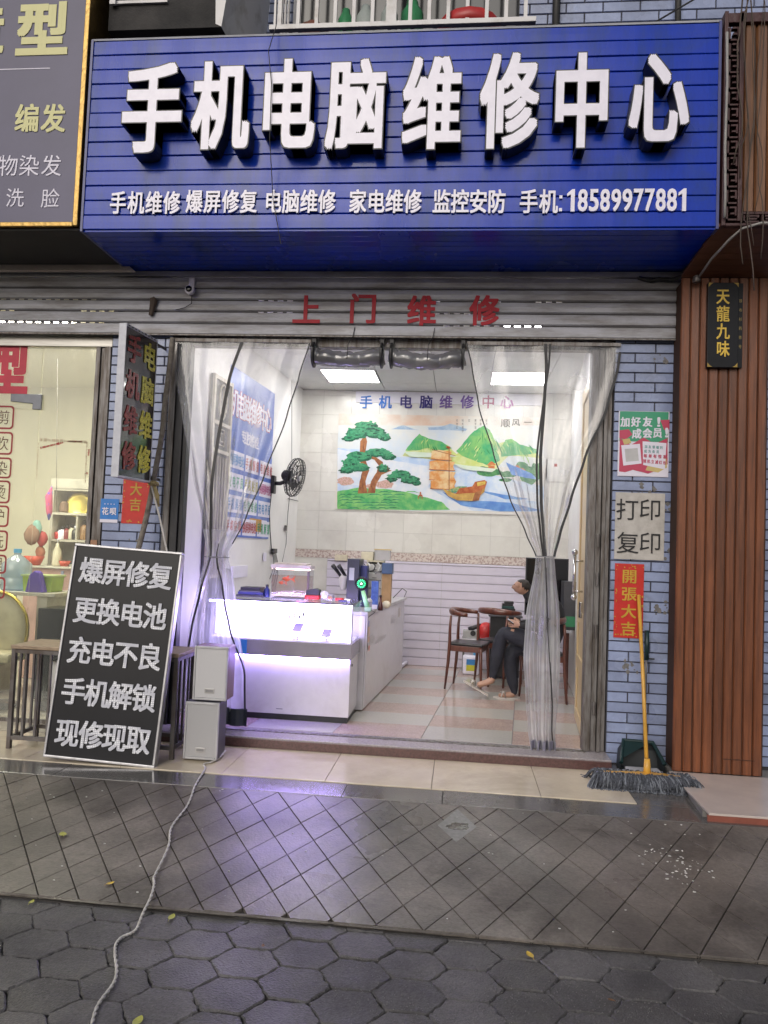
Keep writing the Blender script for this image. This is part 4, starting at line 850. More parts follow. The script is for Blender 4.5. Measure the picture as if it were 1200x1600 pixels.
P = at(448, 905, 1.10); goldfish((P.x, 1.10, P.z), .085, 'larger orange goldfish in the middle of the tank'); P = at(440, 909, 1.14); goldfish((P.x, 1.14, P.z - .01), .055, 'smaller orange goldfish behind the larger one')

def item(name, mbf, mats, label, cat, **k): return tag(mbf.build(name, mats, None, **k), label, cat)
def bx(px0, px1, py0, py1, Y, dy, base=None):
    a, b = at(px0, (py0 + py1) / 2, Y), at(px1, (py0 + py1) / 2, Y); z1 = at((px0 + px1) / 2, py0, Y).z; z0 = base if base is not None else at((px0 + px1) / 2, py1, Y).z
    return MB().box(a.x, b.x, Y, Y + dy, z0 + .0005, z1)
blk = M('black plastic', (.018, .018, .022), .4); drk = M('charcoal plastic', (.06, .06, .07), .45); navy = M('navy plastic', (.02, .03, .16), .4)
red = M('bright red plastic', (.50, .02, .02), .35); cardb = M('cardboard', (.38, .24, .12), .8, scale=12); cream_p = M('cream plastic', (.68, .63, .48), .45)
# on the display counter
for k in range(4): item('box', bx(371 + k, 411 - 2 * k, 931 - 4.5 * (k + 1), 931, .56, .16, TD + .012 * k), blk if k % 2 else drk, ['lowest', 'second', 'third', 'topmost'][k] + ' flat black box of the pile on the glowing counter', 'box', bevel=.002) if False else None
z_ = TD
for k in range(4):
    A, B = at(369 + 2 * k, 925, .56), at(412 - 2 * k, 925, .56); h = (.018, .022, .014, .024)[k]
    item('box', MB().box(A.x, B.x, .56 + .01 * (k % 2), .72, z_ + .0005, z_ + h), (blk, navy, drk, blk)[k], ['lowest flat black box', 'thin navy box', 'thin charcoal box', 'topmost flat black box'][k] + ' in the pile on the glowing counter', 'box', bevel=.002); z_ += h
P = at(417, 925, .62)
bt_ = thing('bottle', 'small dark blue bottle beside the pile of black boxes', 'bottle', (P.x, .62, TD)); mb = MB(); mb.lathe([(.022, 0), (.024, .004), (.024, .06), (.012, .075), (.012, .085)], (P.x, .62, TD + .001), 14); mb.build('body', navy, bt_, smooth=True); mb = MB(); mb.lathe([(.013, .0855), (.013, .1), (.009, .103)], (P.x, .62, TD + .001), 12); mb.build('cap', blk, bt_, smooth=True)
A, B = at(428, 930, .60), at(475, 930, .60); item('tray', MB().box(A.x, B.x, .55, .70, TD + .0005, TD + .012), drk, 'thin dark tray in front of the fish tank', 'tray', bevel=.002)
rp = thing('red_tool_box', 'red box with a black lid on the counter right of the fish tank', 'tool box', (at(488, 925, .66).x, .66, TD)); A, B = at(477, 925, .64), at(499, 925, .64)
mb = MB(); mb.box(A.x, B.x, .62, .72, TD + .0005, TD + .032); mb.build('case', red, rp, bevel=.003); mb = MB(); mb.prism([(A.x + .006, TD + .0325), (B.x - .004, TD + .0325), (B.x + .004, TD + .075), (B.x - .03, TD + .088), (A.x + .01, TD + .072)], .63, .71); mb.build('lid', blk, rp, bevel=.003)
A, B = at(503, 925, .6), at(521, 925, .6); tb_ = thing('clear_box', 'clear box of white crumpled tissue and orange bits', 'box', (A.x, .6, TD))
mb = MB()
for q in ((A.x, B.x, .56, .563), (A.x, B.x, .66, .663), (A.x, A.x + .003, .5635, .6595), (B.x - .003, B.x, .5635, .6595), (A.x, B.x, .5635, .6595)): mb.box(q[0], q[1], q[2], q[3], TD + .001, TD + (.05 if q != (A.x, B.x, .5635, .6595) else .003))
mb.build('box_walls', film('clear plastic box', .08, .03), tb_); mb = MB(); mb.ball((A.x + .02, .6, TD + .045), .03, .03, .028, 10, .25); mb.build('tissue', white_print, tb_); mb = MB(); mb.ball((B.x - .025, .61, TD + .02), .022, .022, .014, 9, .2); mb.build('orange_bits', M('orange foil', (.6, .2, .06), .4), tb_)
for k, (a, b, h, m_, lab) in enumerate(((524, 536, .022, red, 'flat red card box near the right end of the counter'), (538, 547, .016, white_print, 'flat white pouch near the right end of the counter'), (529, 541, .012, navy, 'flat blue packet at the front of the counter top'))):
    A, B = at(a, 930, .5 + .1 * (k < 2)), at(b, 930, .5 + .1 * (k < 2)); y = .5 + .1 * (k < 2); item('small_box', MB().box(A.x, B.x, y, y + .06, TD + .0005, TD + h), m_, lab, 'box', bevel=.002)
# on the side cabinet
def PX(px, py, Y): return at(px, py, Y)
ms = thing('microscope', 'white stereo microscope with two black eyepieces on the side cabinet', 'microscope', (PX(537, 900, 1.5).x, 1.5, TC)); c = PX(539, 900, 1.5); wpl = M('off white enamel', (.6, .6, .58), .3)
mb = MB(); mb.box(c.x - .09, c.x + .09, 1.43, 1.62, TC + .001, TC + .02); mb.build('base', wpl, ms, bevel=.005)
mb = MB(); mb.tube([(c.x + .06, 1.57, TC + .021), (c.x + .06, 1.57, TC + .40)], .013, 10); mb.build('post', galv, ms, smooth=True)
mb = MB(); mb.tube([(c.x + .05, 1.57, c.z - .06), (c.x - .01, 1.5, c.z - .05)], .02, 10); mb.build('arm', wpl, ms, smooth=True)
mb = MB(); mb.lathe([(.022, -.13), (.03, -.11), (.034, -.05), (.040, -.03), (.040, .0), (.03, .01)], (c.x - .012, 1.49, c.z - .0), 16); mb.build('body_tube', wpl, ms, smooth=True)
for s in (-1, 1): mb = MB(); mb.tube([(c.x - .015 + s * .022, 1.475, c.z), (c.x - .055 + s * .026, 1.43, c.z + .065), (c.x - .075 + s * .027, 1.41, c.z + .095)], [.014, .017, .021], 12); mb.build('eyepiece', blk, ms, smooth=True)
cs = thing('computer_case', 'upright black computer case with a pale label standing on the side cabinet', 'computer', (PX(552, 900, 1.25).x, 1.25, TC)); A, B = PX(542, 900, 1.25), PX(561, 900, 1.25); zt = PX(550, 873, 1.25).z
mb = MB(); mb.box(A.x, B.x, 1.25, 1.55, TC + .001, zt); mb.build('case', M('blue black metal', (.025, .03, .055), .35), cs, bevel=.004); mb = MB(); mb.box(A.x + .02, A.x + .065, 1.2475, 1.2495, zt - .19, zt - .08); mb.build('label', M('pale label', (.4, .42, .46), .5), cs)
A, B = PX(563, 900, 1.35), PX(573, 900, 1.35); item('tall_box', MB().box(A.x, B.x, 1.35, 1.5, TC + .001, PX(568, 884, 1.35).z), navy, 'narrow dark blue box behind the green fan', 'box', bevel=.003)
# shelf unit with small drawers
sh_ = thing('drawer_rack', 'small cream rack of drawers standing on the side cabinet', 'rack', (PX(587, 900, 1.7).x, 1.7, TC)); A, B = PX(572, 900, 1.7), PX(598, 900, 1.7); zt = PX(585, 876, 1.7).z
for q in ((A.x, A.x + .012, 1.7, 1.9, TC + .001, zt), (B.x - .012, B.x, 1.7, 1.9, TC + .001, zt), (A.x + .0125, B.x - .0125, 1.7, 1.9, zt - .012, zt), (A.x + .0125, B.x - .0125, 1.89, 1.9, TC + .001, zt - .0125)): mb = MB(); mb.box(*q); mb.build('side_board', cream_p, sh_)
nn = 5
for k in range(nn): z0 = TC + .004 + k * (zt - .03 - TC) / nn; mb = MB(); mb.box(A.x + .014, B.x - .014, 1.705, 1.88, z0, z0 + (zt - .03 - TC) / nn - .008); d = mb.build('drawer', wpl, sh_, bevel=.002); mb = MB(); mb.box((A.x + B.x) / 2 - .02, (A.x + B.x) / 2 + .02, 1.699, 1.7045, z0 + .016, z0 + .021); mb.build('handle', galv, d)
item('container', bx(563, 585, 861, 874, 1.72, .15, zt).box(-5, -5, 9, 9, 9, 9) if False else MB().box(PX(564, 868, 1.72).x, PX(583, 868, 1.72).x, 1.72, 1.86, zt + .001, zt + .08), cream_p, 'cream lidded container on top of the drawer rack', 'container', bevel=.006)
item('container', MB().box(PX(585, 868, 1.75).x, PX(609, 868, 1.75).x, 1.75, 1.88, zt + .001, zt + .10), film('cloudy box', .45, .05), 'cloudy clear container with a yellow lid on the drawer rack', 'container', bevel=.004)
item('lid', MB().box(PX(584, 868, 1.75).x, PX(610, 868, 1.75).x, 1.745, 1.885, zt + .102, zt + .112), M('yellow lid', (.65, .5, .2), .4), 'pale yellow lid closing the cloudy container', 'lid', bevel=.002)
random.seed(4)
for k in range(5):
    x = PX(566 + 8 * k, 880, 1.66).x; mb = MB(); mb.tube([(x, 1.66, zt - .02), (x + .03, 1.64, zt - .045), (x + .02, 1.63, zt - .09), (x - .02, 1.64, zt - .10 - .02 * (k % 2))], .006 + .002 * (k % 2), 6)
    tag(mb.build('cable_loop', (drk, wpl, blk, wpl, drk)[k], smooth=True), ['charcoal', 'white', 'black', 'short white', 'dark grey'][k] + ' cable coil hanging over the front of the drawer rack', 'cable')
A, B = PX(597, 900, 1.55), PX(611, 900, 1.55); z1 = PX(605, 897, 1.55).z
item('cardboard_box', MB().box(A.x, B.x, 1.55, 1.68, TC + .001, z1), cardb, 'tall brown cardboard box beside the drawer rack', 'box', bevel=.002)
item('small_box', MB().box(A.x - .005, B.x + .01, 1.54, 1.68, z1 + .001, z1 + .10), M('dull blue box', (.05, .10, .22), .5), 'dark blue box lying on the cardboard box', 'box', bevel=.003)
A, B = PX(580, 925, 1.15), PX(591, 925, 1.15); t = thing('printed_box', 'blue printed carton behind the brown bottle', 'box', (A.x, 1.15, TC)); mb = MB(); mb.box(A.x, B.x, 1.15, 1.2, TC + .001, PX(585, 908, 1.15).z); mb.build('carton', M('royal blue card', (.03, .08, .32), .4, scale=30, col2=(.10, .2, .5)), t, bevel=.002); mb = MB(); mb.box(A.x + .004, B.x - .004, 1.1475, 1.1495, TC + .003, TC + .04); mb.build('label', white_print, t)
P = PX(595, 930, 1.05); t = thing('glass_bottle', 'slim dark brown bottle standing at the edge of the side cabinet', 'bottle', (P.x, 1.05, TC)); mb = MB(); mb.lathe([(.022, 0), (.022, .03), (.016, .055), (.009, .08), (.009, .115)], (P.x, 1.05, TC + .001), 14); mb.build('body', M('brown glass', (.06, .01, .012), .15), t, smooth=True); mb = MB(); mb.lathe([(.011, .1155), (.011, .13)], (P.x, 1.05, TC + .001), 10); mb.build('cap', blk, t)
P = PX(604, 934, 1.3); item('paper_ball', MB().ball((P.x, 1.3, TC + .035), .04, .04, .034, 14, .05), M('cream wrap', (.68, .62, .5), .6, scale=30, col2=(.5, .3, .25), edge=(.3, .42)), 'crumpled cream ball with brown marks on the side cabinet', 'packet')
P = PX(577, 930, .98); t = thing('tumbler', 'clear tumbler with a pale domed lid beside the green fan', 'cup', (P.x, .98, TC)); mb = MB(); mb.lathe([(.022, 0), (.028, .07), (.028, .075)], (P.x, .98, TC + .001), 16); mb.build('cup', film('cup plastic', .35, .06), t, smooth=True); mb = MB(); mb.lathe([(.029, .0755), (.026, .09), (.015, .10), (.006, .103)], (P.x, .98, TC + .001), 16); mb.build('lid', wpl, t, smooth=True)
gf = thing('handheld_fan', 'small handheld fan with a glowing green ring and a pale green handle', 'fan', (PX(570, 945, .9).x, .9, TC)); g = PX(565, 912, .9); h_ = PX(574, 946, .9); gl_ = M('green glow', (.05, .9, .3), .5, emis=2.2, ecol=(.03, .75, .25))
mb = MB(); mb.lathe([(.055, -.012), (.058, 0), (.055, .012)], (g.x, .9, g.z), 22, Matrix.Rotation(math.pi / 2, 4, 'X')); mb.build('cage', blk, gf, smooth=True)
mb = MB()
for k in range(14):
    a = 2 * math.pi * k / 14; mb.add([(g.x + .016 * math.cos(a), .885, g.z + .016 * math.sin(a)), (g.x + .036 * math.cos(a - .1), .885, g.z + .036 * math.sin(a - .1)), (g.x + .036 * math.cos(a + .14), .885, g.z + .036 * math.sin(a + .14))], [(0, 1, 2)])
mb.build('light_ring', gl_, gf)
mb = MB(); mb.ball((g.x, .884, g.z), .008, n=10); mb.build('hub', M('green hub light', (.5, 1, .6), .5, emis=6, ecol=(.4, 1, .5)), gf)
mb = MB(); mb.tube([(g.x + .012, .9, g.z - .058), (h_.x, .9, TC + .035)], [.017, .021], 12, flat=.8); mb.build('handle', M('pale green plastic', (.35, .72, .42), .35), gf, smooth=True)
mb = MB(); mb.box(h_.x - .02, h_.x + .035, .87, .93, TC + .001, TC + .035); mb.build('dock', M('mint plastic', (.45, .7, .52), .35), gf, bevel=.004)
tag(MB().tube([(h_.x + .035, .9, TC + .01), (h_.x + .07, .86, TC + .0), (shx(-.748, .87), .87, .93), (shx(-.748, .9), .9, .85), (shx(-.748, .9), .9, .72), (shx(-.746, .93), .93, .66)], .003, 6).build('cable', blk), 'thin black cable hanging over the end of the side cabinet', 'cable')
tag(MB().tube([(shx(-.74, 2.9), 2.9, .99), (shx(-.70, 2.8), 2.8, 1.06), (shx(-.72, 2.6), 2.6, 1.10), (shx(-.8, 2.5), 2.5, 1.0)], .004, 6).build('cable', blk, smooth=True), 'black cable looping up at the far end of the side cabinet', 'cable')
# router with wires on the left wall
P = atw(426, 860); rt = thing('wall_router', 'small black adapter with dangling wires on the wall above the fish tank', 'adapter', P)
mb = MB(); mb.box(P.x, P.x + .03, P.y - .09, P.y + .09, P.z - .03, P.z + .02); mb.build('adapter_body', blk, rt, bevel=.004)
for k in range(4):
    a = P + Vector((.02, -.07 + .045 * k, -.03)); b = atw(420 + 3 * k, 905 + 5 * k); mb = MB(); mb.tube([a, a + Vector((.02, .01 * (k - 1), -.10)), b.lerp(a, .4) + Vector((.03, 0, 0)), b + Vector((.01, 0, 0))], .004, 6); mb.build('wire', blk, rt, smooth=True)
P = atw(413, 870); item('wall_outlet', MB().box(P.x, P.x + .012, P.y - .045, P.y + .045, P.z - .045, P.z + .045), white_acryl, 'white socket plate on the wall under the blue poster', 'socket', bevel=.003)
tag(MB().tube([atw(424, 770), atw(421, 800), atw(422, 830), atw(424, 857)], .005, 6).build('cable', blk, smooth=True), 'black cable from the wall fan down to the adapter', 'cable')
tag(MB().tube([atw(456, 560), atw(456, 640), atw(456, 720)], .003, 6).build('cable', dwire), 'thin wire running down the corner wall above the fan', 'cable')
P = atw(446, 825); item('wall_outlet', MB().box(P.x, P.x + .012, P.y - .045, P.y + .045, P.z - .03, P.z + .03), galv, 'small grey switch plate below the wall fan', 'switch', bevel=.003)
tag(MB().tube([atw(453, 770), atw(450, 800), atw(447, 850), atw(441, 878)], .003, 6).build('cable', dwire), 'thin grey wire hanging below the wall fan to the tank', 'cable')
# hooked cable along back wall floor
tag(MB().tube([atz(620, 1035, .172), atz(650, 1027, .19), atz(680, 1030, .19), atz(715, 1034, .175)], .006, 6).build('cable', blk, smooth=True), 'black cable lying along the foot of the slat boards', 'cable')
mb = MB(); A = atz(620, 1045, .2); mb.tube([A, atz(636, 1034, .2)], .02, 8); item('power_strip', mb, white_acryl, 'white power strip on the floor by the side cabinet', 'power strip', smooth=True)
P = PX(624, 960, 3.0); bag = MB(); bag.box(P.x - .015, P.x + .015, 2.7, 2.95, .42, .92); item('black_bag', bag, M('black cloth', (.01, .01, .015), .9), 'black cloth hanging on the far end of the side cabinet', 'cloth', bevel=.01)
P = atz(612, 872, 0); 
P = at(533, 872, YW - .03); item('white_box', MB().box(P.x - .075, P.x + .075, YW - .05, YW - .004, P.z - .03, P.z + .04), M('yellowed plastic', (.66, .60, .45), .5), 'small yellowed box fixed on the patterned border', 'box', bevel=.004)

# wall fan
fn = thing('wall_fan', 'black caged fan on an arm fixed to the wall under the blue poster', 'fan', atw(425, 755)); wp_ = atw(425, 755)
fc = atw(459, 745) ; mount = wp_
hub = Vector((mount.x + .20, mount.y - .02, mount.z + .06)); q = at(461, 746, hub.y); hub = Vector((q.x, hub.y, q.z))
mb = MB(); mb.box(mount.x, mount.x + .035, mount.y - .05, mount.y + .05, mount.z - .11, mount.z + .08); mb.build('bracket', blk, fn, bevel=.006)
mb = MB(); mb.tube([mount + Vector((.03, 0, 0)), mount + Vector((.09, 0, .0)), hub + Vector((-.09, .05, -.03))], .022, 10); mb.build('arm', blk, fn, smooth=True)
ax = Vector((.97, -.17, -.20)).normalized(); Tf = Matrix.Translation(hub) @ ax.to_track_quat('Z', 'Y').to_matrix().to_4x4()
mb = MB(); mb.lathe([(.03, -.15), (.055, -.13), (.06, -.06), (.045, -.045)], (0, 0, 0), 18); 
mb.v = [tuple(Tf @ Vector(v)) for v in mb.v]; mb.build('motor_housing', blk, fn, smooth=True)
def ring(R, z, r, n=28):
    return [Tf @ Vector((R * math.cos(2 * math.pi * k / n), R * math.sin(2 * math.pi * k / n), z)) for k in range(n + 1)]
Rf = .205
mb = MB()
for R_, z_ in ((Rf, 0), (Rf * .97, .03), (Rf * .97, -.03), (.09, .052), (.09, -.05), (.14, .045), (.14, -.043)): mb.tube(ring(R_, z_, 0), .004 if R_ < Rf else .008, 5, caps=False)
for k in range(30):
    a = 2 * math.pi * k / 30; ca, sa = math.cos(a), math.sin(a)
    for s in (1, -1): mb.tube([Tf @ Vector((r * ca, r * sa, s * z)) for r, z in ((.03, .055), (.09, .053), (.14, .046), (Rf * .97, .03), (Rf, .0))], .0022, 4, caps=False)
o = mb.build('cage', blk, fn)
for k in range(5):
    mb = MB(); a0 = 2 * math.pi * k / 5; V = []
    for i in range(5):
        r = .03 + i * .031
        for s in (-1, 1): a = a0 + s * (.20 + .09 * i) + .1 * i; V.append(tuple(Tf @ Vector((r * math.cos(a), r * math.sin(a), s * .014))))
    mb.add(V, [(2 * i, 2 * i + 1, 2 * i + 3, 2 * i + 2) for i in range(4)]); mb.build('blade', M('smoky blade', (.10, .10, .11), .25), fn)
mb = MB(); mb.lathe([(.032, .035), (.032, .058), (.02, .064)], (0, 0, 0), 14); mb.v = [tuple(Tf @ Vector(v)) for v in mb.v]; mb.build('hub_cap', M('silver plastic', (.45, .45, .46), .3, metal=.5), fn, smooth=True)
P = atw(450, 779); mb = MB(); mb.tube([P, atw(466, 783)], .004, 6); item('cable_clip', mb, dwire, 'short dark clip on the wall under the fan', 'clip')

# blue poster on the left wall
def wbasis(): return dict(ux=(SK, 1, 0), uz=(0, 0, 1))
c00, c11 = atw(340, 600), atw(426, 840); yA, yB_ = atw(355, 700).y, atw(426, 700).y; zA, zB = atw(414, 842).z, atw(425, 612).z
po = thing('blue_poster', 'large blue poster with red outlined white characters on the side wall', 'poster', (wl(1.4), 1.4, 2.2))
def wpt(y, z, d=.0): return (wl(y) + .004 + d, y, z)
mb = MB(); mb.add([wpt(yA, zA), wpt(yB_, zA), wpt(yB_, zB), wpt(yA, zB), wpt(yA, zA, .004), wpt(yB_, zA, .004), wpt(yB_, zB, .004), wpt(yA, zB, .004)], [(0, 1, 2, 3), (4, 5, 6, 7), (0, 1, 5, 4), (1, 2, 6, 5), (2, 3, 7, 6), (3, 0, 4, 7)])
mb.build('sheet', M('blue poster print', (.05, .12, .48), .35, scale=2.5, col2=(.25, .33, .62), edge=(.28, .5)), po)
zz = zB - .32; L_ = yB_ - yA
o1, o2 = MB(), MB()
for k, ch in enumerate('机电脑维修中心'):
    y = yA + .12 + k * (L_ - .3) / 6; put(o1, ch, (wl(y) + .0095, y, zz), .21, .25, bold=.055, **wbasis()); put(o2, ch, (wl(y) + .0115, y, zz), .21, .25, bold=.02, **wbasis())
o1.build('character_outline', M('poster red', (.52, .05, .05), .5), po); o2.build('lettering', white_print, po)
mb = MB(); line(mb, '专业技术快速', wpt(yA + .4, zz - .28, .006), wpt(yB_ - .5, zz - .28, .006), .12, .13, bold=.02, **wbasis()); mb.build('lettering', white_print, po)
cols_ = [(.10, .30, .62), (.55, .12, .12), (.50, .12, .14), (.10, .42, .25), (.5, .45, .15), (.5, .15, .3), (.15, .3, .6), (.2, .4, .3)]; random.seed(8)
for r in range(4):
    for cix in range(3):
        y = yA + .25 + cix * .42; z = zz - .52 - r * .205; mb = MB(); rect(mb, wpt(y, z, .0055), (.38), .16, **wbasis()); pn = mb.build('price_panel', white_print, po)
        mb = MB(); s = ['换屏换电池', '手机解锁', '电脑维修', '充电不良', '手机贴膜'][(r * 3 + cix) % 5]; line(mb, s, wpt(y - .15, z, .007), wpt(y + .15, z, .007), .075, .11, bold=.02, **wbasis()); mb.build('lettering', M('panel text %d' % ((r * 3 + cix) % 8), cols_[(r * 3 + cix) % 8], .5), pn)
mb = MB(); y = yB_ - .42; rect(mb, wpt(y, zA + .13, .0055), .36, .13, **wbasis()); pn = mb.build('price_panel', M('orange panel', (.65, .35, .05), .5), po); mb = MB(); rect(mb, wpt(y + .26, zA + .13, .006), .17, .12, **wbasis()); mb.build('price_panel', white_print, po)
mb = MB(); a_, b_ = .72, 1.5; P = atw(372, 894); mb.box(P.x - .01, P.x + .012, P.y - .2, P.y + .28, P.z - .05, P.z + .06); item('wall_paper_strip', mb, white_print, 'white strip box on the side wall behind the gathered curtain', 'box')

# ornamental screen folded against the wall by the entrance
og = thing('ornamental_screen', 'cream framed ornamental metal screen with an oval and bars inside the entrance', 'screen', (wl(.25) + .05, .25, .2))
cf = M('cream painted metal', (.50, .46, .38), .45, col2=(.36, .32, .26)); y0, y1 = atw(324, 700).y, atw(354, 700).y
def xo(y, d=0): return wl(y) + .03 + d
def obox(ya, yb, z0, z1, d0=0., d1=.02, mb=None):
    mb = mb or MB(); mb.slab([(xo(ya, d0), ya), (xo(ya, d1), ya), (xo(yb, d1), yb), (xo(yb, d0), yb)], z0, z1); return mb
obox(y0, y1, .2, 2.94, -.02, -.002).build('backing_sheet', M('dark grey sheet', (.10, .10, .11), .5), og)
for a, b in ((y0, y0 + .035), (y1 - .035, y1)): obox(a, b, .2, 2.94).build('frame_bar', cf, og)
for z in (.2, 1.2, 2.28, 2.52, 2.905): obox(y0 + .0355, y1 - .0355, z, z + .03).build('frame_bar', cf, og)
mb = MB(); cyy, czz = (y0 + y1) / 2, 2.73; mb.tube([(xo(cyy, .012), cyy + .10 * math.cos(t), czz + .15 * math.sin(t)) for t in (2 * math.pi * k / 24 for k in range(25))], .008, 6); mb.build('oval', cf, og, smooth=True)
for dy in (-.05, 0, .05): mb = MB(); mb.tube([(xo(cyy, .012), cyy + dy, czz - .13), (xo(cyy, .012), cyy + dy * 1.6, czz + .11)], .006, 6); mb.build('bar', cf, og)
mb = MB(); mb.tube([(xo(cyy, .012), cyy + .07 * sx, 2.42 + .07 * sz) for sx, sz in ((-1, -1), (1, -1), (1, 1), (-1, 1), (-1, -1))], .008, 6); mb.tube([(xo(cyy, .012), cyy + .035 * sx, 2.42 + .035 * sz) for sx, sz in ((-1, -1), (1, -1), (1, 1), (-1, 1), (-1, -1))], .007, 6); mb.build('square_motif', cf, og)
for k in range(5): obox(y0 + .07 + k * (y1 - y0 - .14) / 4.6, y0 + .085 + k * (y1 - y0 - .14) / 4.6, 1.23, 2.25).build('bar', cf, og)

# ================================================================== CHAIRS
chw = M('dark red brown wood', (.115, .034, .020), .3, scale=12, col2=(.06, .016, .011), stretch=(3, 3, .6), coat=.3)
seatm = M('black leatherette', (.02, .02, .024), .35)
def make_chair(label):
    t = thing('chair', label, 'chair', (0, 0, 0), 'horn backed wooden chairs in the shop')   # faces +x
    for sy in (-1, 1):
        mb = MB(); mb.tube([(.185, sy * .185, 0), (.175, sy * .175, .25), (.165, sy * .165, .425)], [.011, .016, .018], 10); mb.build('leg', chw, t, smooth=True)
        mb = MB(); mb.tube([(-.20, sy * .185, 0), (-.175, sy * .178, .25), (-.165, sy * .175, .44), (-.165, sy * .18, .60), (-.155, sy * .19, .715)], [.011, .017, .018, .015, .013], 10); mb.build('leg', chw, t, smooth=True)
    mb = MB()
    for a, b, c, d in ((-.155, .155, -.178, -.158), (-.155, .155, .158, .178), (.150, .170, -.157, .157), (-.175, -.156, -.157, .157)): mb.box(a, b, c, d, .37, .425)
    mb.build('seat_frame', chw, t, bevel=.003)
    mb = MB(); mb.slab([(-.18, -.18), (.19, -.195), (.205, 0), (.19, .195), (-.18, .18)], .427, .455); mb.build('seat', seatm, t, bevel=.012)
    pts, rr = [], []
    for k in range(15):
        a = math.radians(-100 + 200 * k / 14); pts.append((-.0 - .19 * math.cos(a), .245 * math.sin(a), .735 + .015 * math.cos(a))); rr.append(.013 + .016 * math.cos(a * .75) ** 2)
    mb = MB(); mb.tube(pts, rr, 10, flat=1.25); mb.build('back_rail', chw, t, smooth=True)
    return t
ch = make_chair('empty wooden chair with a black seat standing nearest the slat boards, left of the man')
ch.location = (.12, 2.2, FZ); ch.rotation_euler = (0, 0, math.radians(-14)); ch.scale = (.93, .93, 1)
c2 = copy_tree(ch); c2['label'] = 'wooden chair with its curved back rail behind the man\'s crossed knees'; c2.location = (.44, 2.55, FZ); c2.rotation_euler = (0, 0, math.radians(55))
c3 = copy_tree(ch); c3['label'] = 'wooden chair the man is sitting on behind the gathered curtain'; c3.location = (.80, 1.78, FZ); c3.rotation_euler = (0, 0, math.radians(188))

# red blower, jug, small tables, stack of drives
st = thing('side_table', 'small white table carrying the red machine by the slat boards', 'table', (.2, 3.2, FZ))
A, B = at(722, 1000, 3.1), at(775, 1000, 3.1); zt = at(745, 999, 3.1).z
mb = MB(); mb.box(A.x, B.x, 3.1, 3.4, zt - .02, zt); mb.build('table_top', wlam, st, bevel=.003)
for x in (A.x + .01, B.x - .03):
    for y in (3.11, 3.37): mb = MB(); mb.box(x, x + .02, y, y + .02, FZ, zt - .021); mb.build('leg', galv, st)
rv = thing('blower', 'round red machine with a black nozzle and grey box on the small white table', 'machine', ((A.x + B.x) / 2, 3.2, zt)); C_ = at(760, 987, 3.2)
mb = MB(); mb.lathe([(.03, -.075), (.085, -.06), (.105, -.02), (.105, .02), (.085, .06), (.03, .075)], (C_.x, 3.2, C_.z), 20, Matrix.Rotation(math.pi / 2, 4, 'X')); mb.build('drum', red, rv, smooth=True)
mb = MB(); mb.tube([(C_.x - .06, 3.2, C_.z + .06), (C_.x - .13, 3.19, C_.z + .045), (C_.x - .20, 3.18, C_.z + .015)], [.03, .025, .028], 10); mb.build('nozzle', blk, rv, smooth=True)
mb = MB(); mb.box(C_.x - .26, C_.x - .10, 3.14, 3.26, zt + .001, C_.z + .01); mb.build('motor_box', M('grey box plastic', (.36, .36, .36), .4), rv, bevel=.006)
mb = MB(); mb.lathe([(.03, -.004), (.03, .004)], (C_.x - .15, 3.136, zt + .06), 14, Matrix.Rotation(math.pi / 2, 4, 'X')); mb.build('dial', blk, rv)
P0, P1 = at(721, 1020, 3.0), at(751, 1049, 3.0)
jg = thing('jug', 'white plastic jug with a blue and yellow label under the small table', 'jug', ((P0.x + P1.x) / 2, 3.05, FZ)); jx = (P0.x + P1.x) / 2
mb = MB(); mb.box(jx - .09, jx + .09, 3.0, 3.1, FZ + .001, FZ + .21); mb.build('body', white_acryl, jg, bevel=.02); mb = MB(); mb.lathe([(.018, 0), (.018, .035)], (jx + .04, 3.05, FZ + .211), 12); mb.build('cap', M('sky blue cap', (.1, .4, .7), .4), jg)
mb = MB(); mb.box(jx - .05, jx + .06, 2.9975, 2.9995, FZ + .11, FZ + .17); mb.build('label', M('label blue', (.05, .25, .6), .5), jg); mb = MB(); mb.box(jx - .05, jx + .06, 2.9975, 2.9995, FZ + .045, FZ + .108); mb.build('label', M('label yellow', (.65, .62, .05), .5), jg)
P = at(796, 962, 2.85); bs = thing('black_stand', 'black boxy stand under the pile of drives behind the man', 'stand', (P.x, 2.9, FZ))
mb = MB(); mb.box(P.x - .20, P.x + .12, 2.85, 3.1, FZ + .02, P.z - .02); mb.build('cabinet_body', blk, bs, bevel=.005); mb = MB(); mb.box(P.x - .22, P.x + .14, 2.83, 3.12, P.z - .019, P.z); mb.build('top', drk, bs, bevel=.003)
random.seed(6); z_ = P.z
for k in range(6):
    h = .024; w = .085 - .007 * k; xx = P.x - .01 + random.uniform(-.01, .01); item('hard_drive', MB().box(xx - w, xx + w, 2.86, 2.98, z_ + .001, z_ + h), (blk, M('dull silver', (.22, .24, .24), .35, metal=.6), blk, M('dark teal plastic', (.02, .07, .07), .4), blk, blk)[k], ['lowest black', 'silver edged', 'middle black', 'dark teal', 'fifth black', 'topmost small black'][k] + ' device in the pile behind the man', 'device', bevel=.003); z_ += h + .001
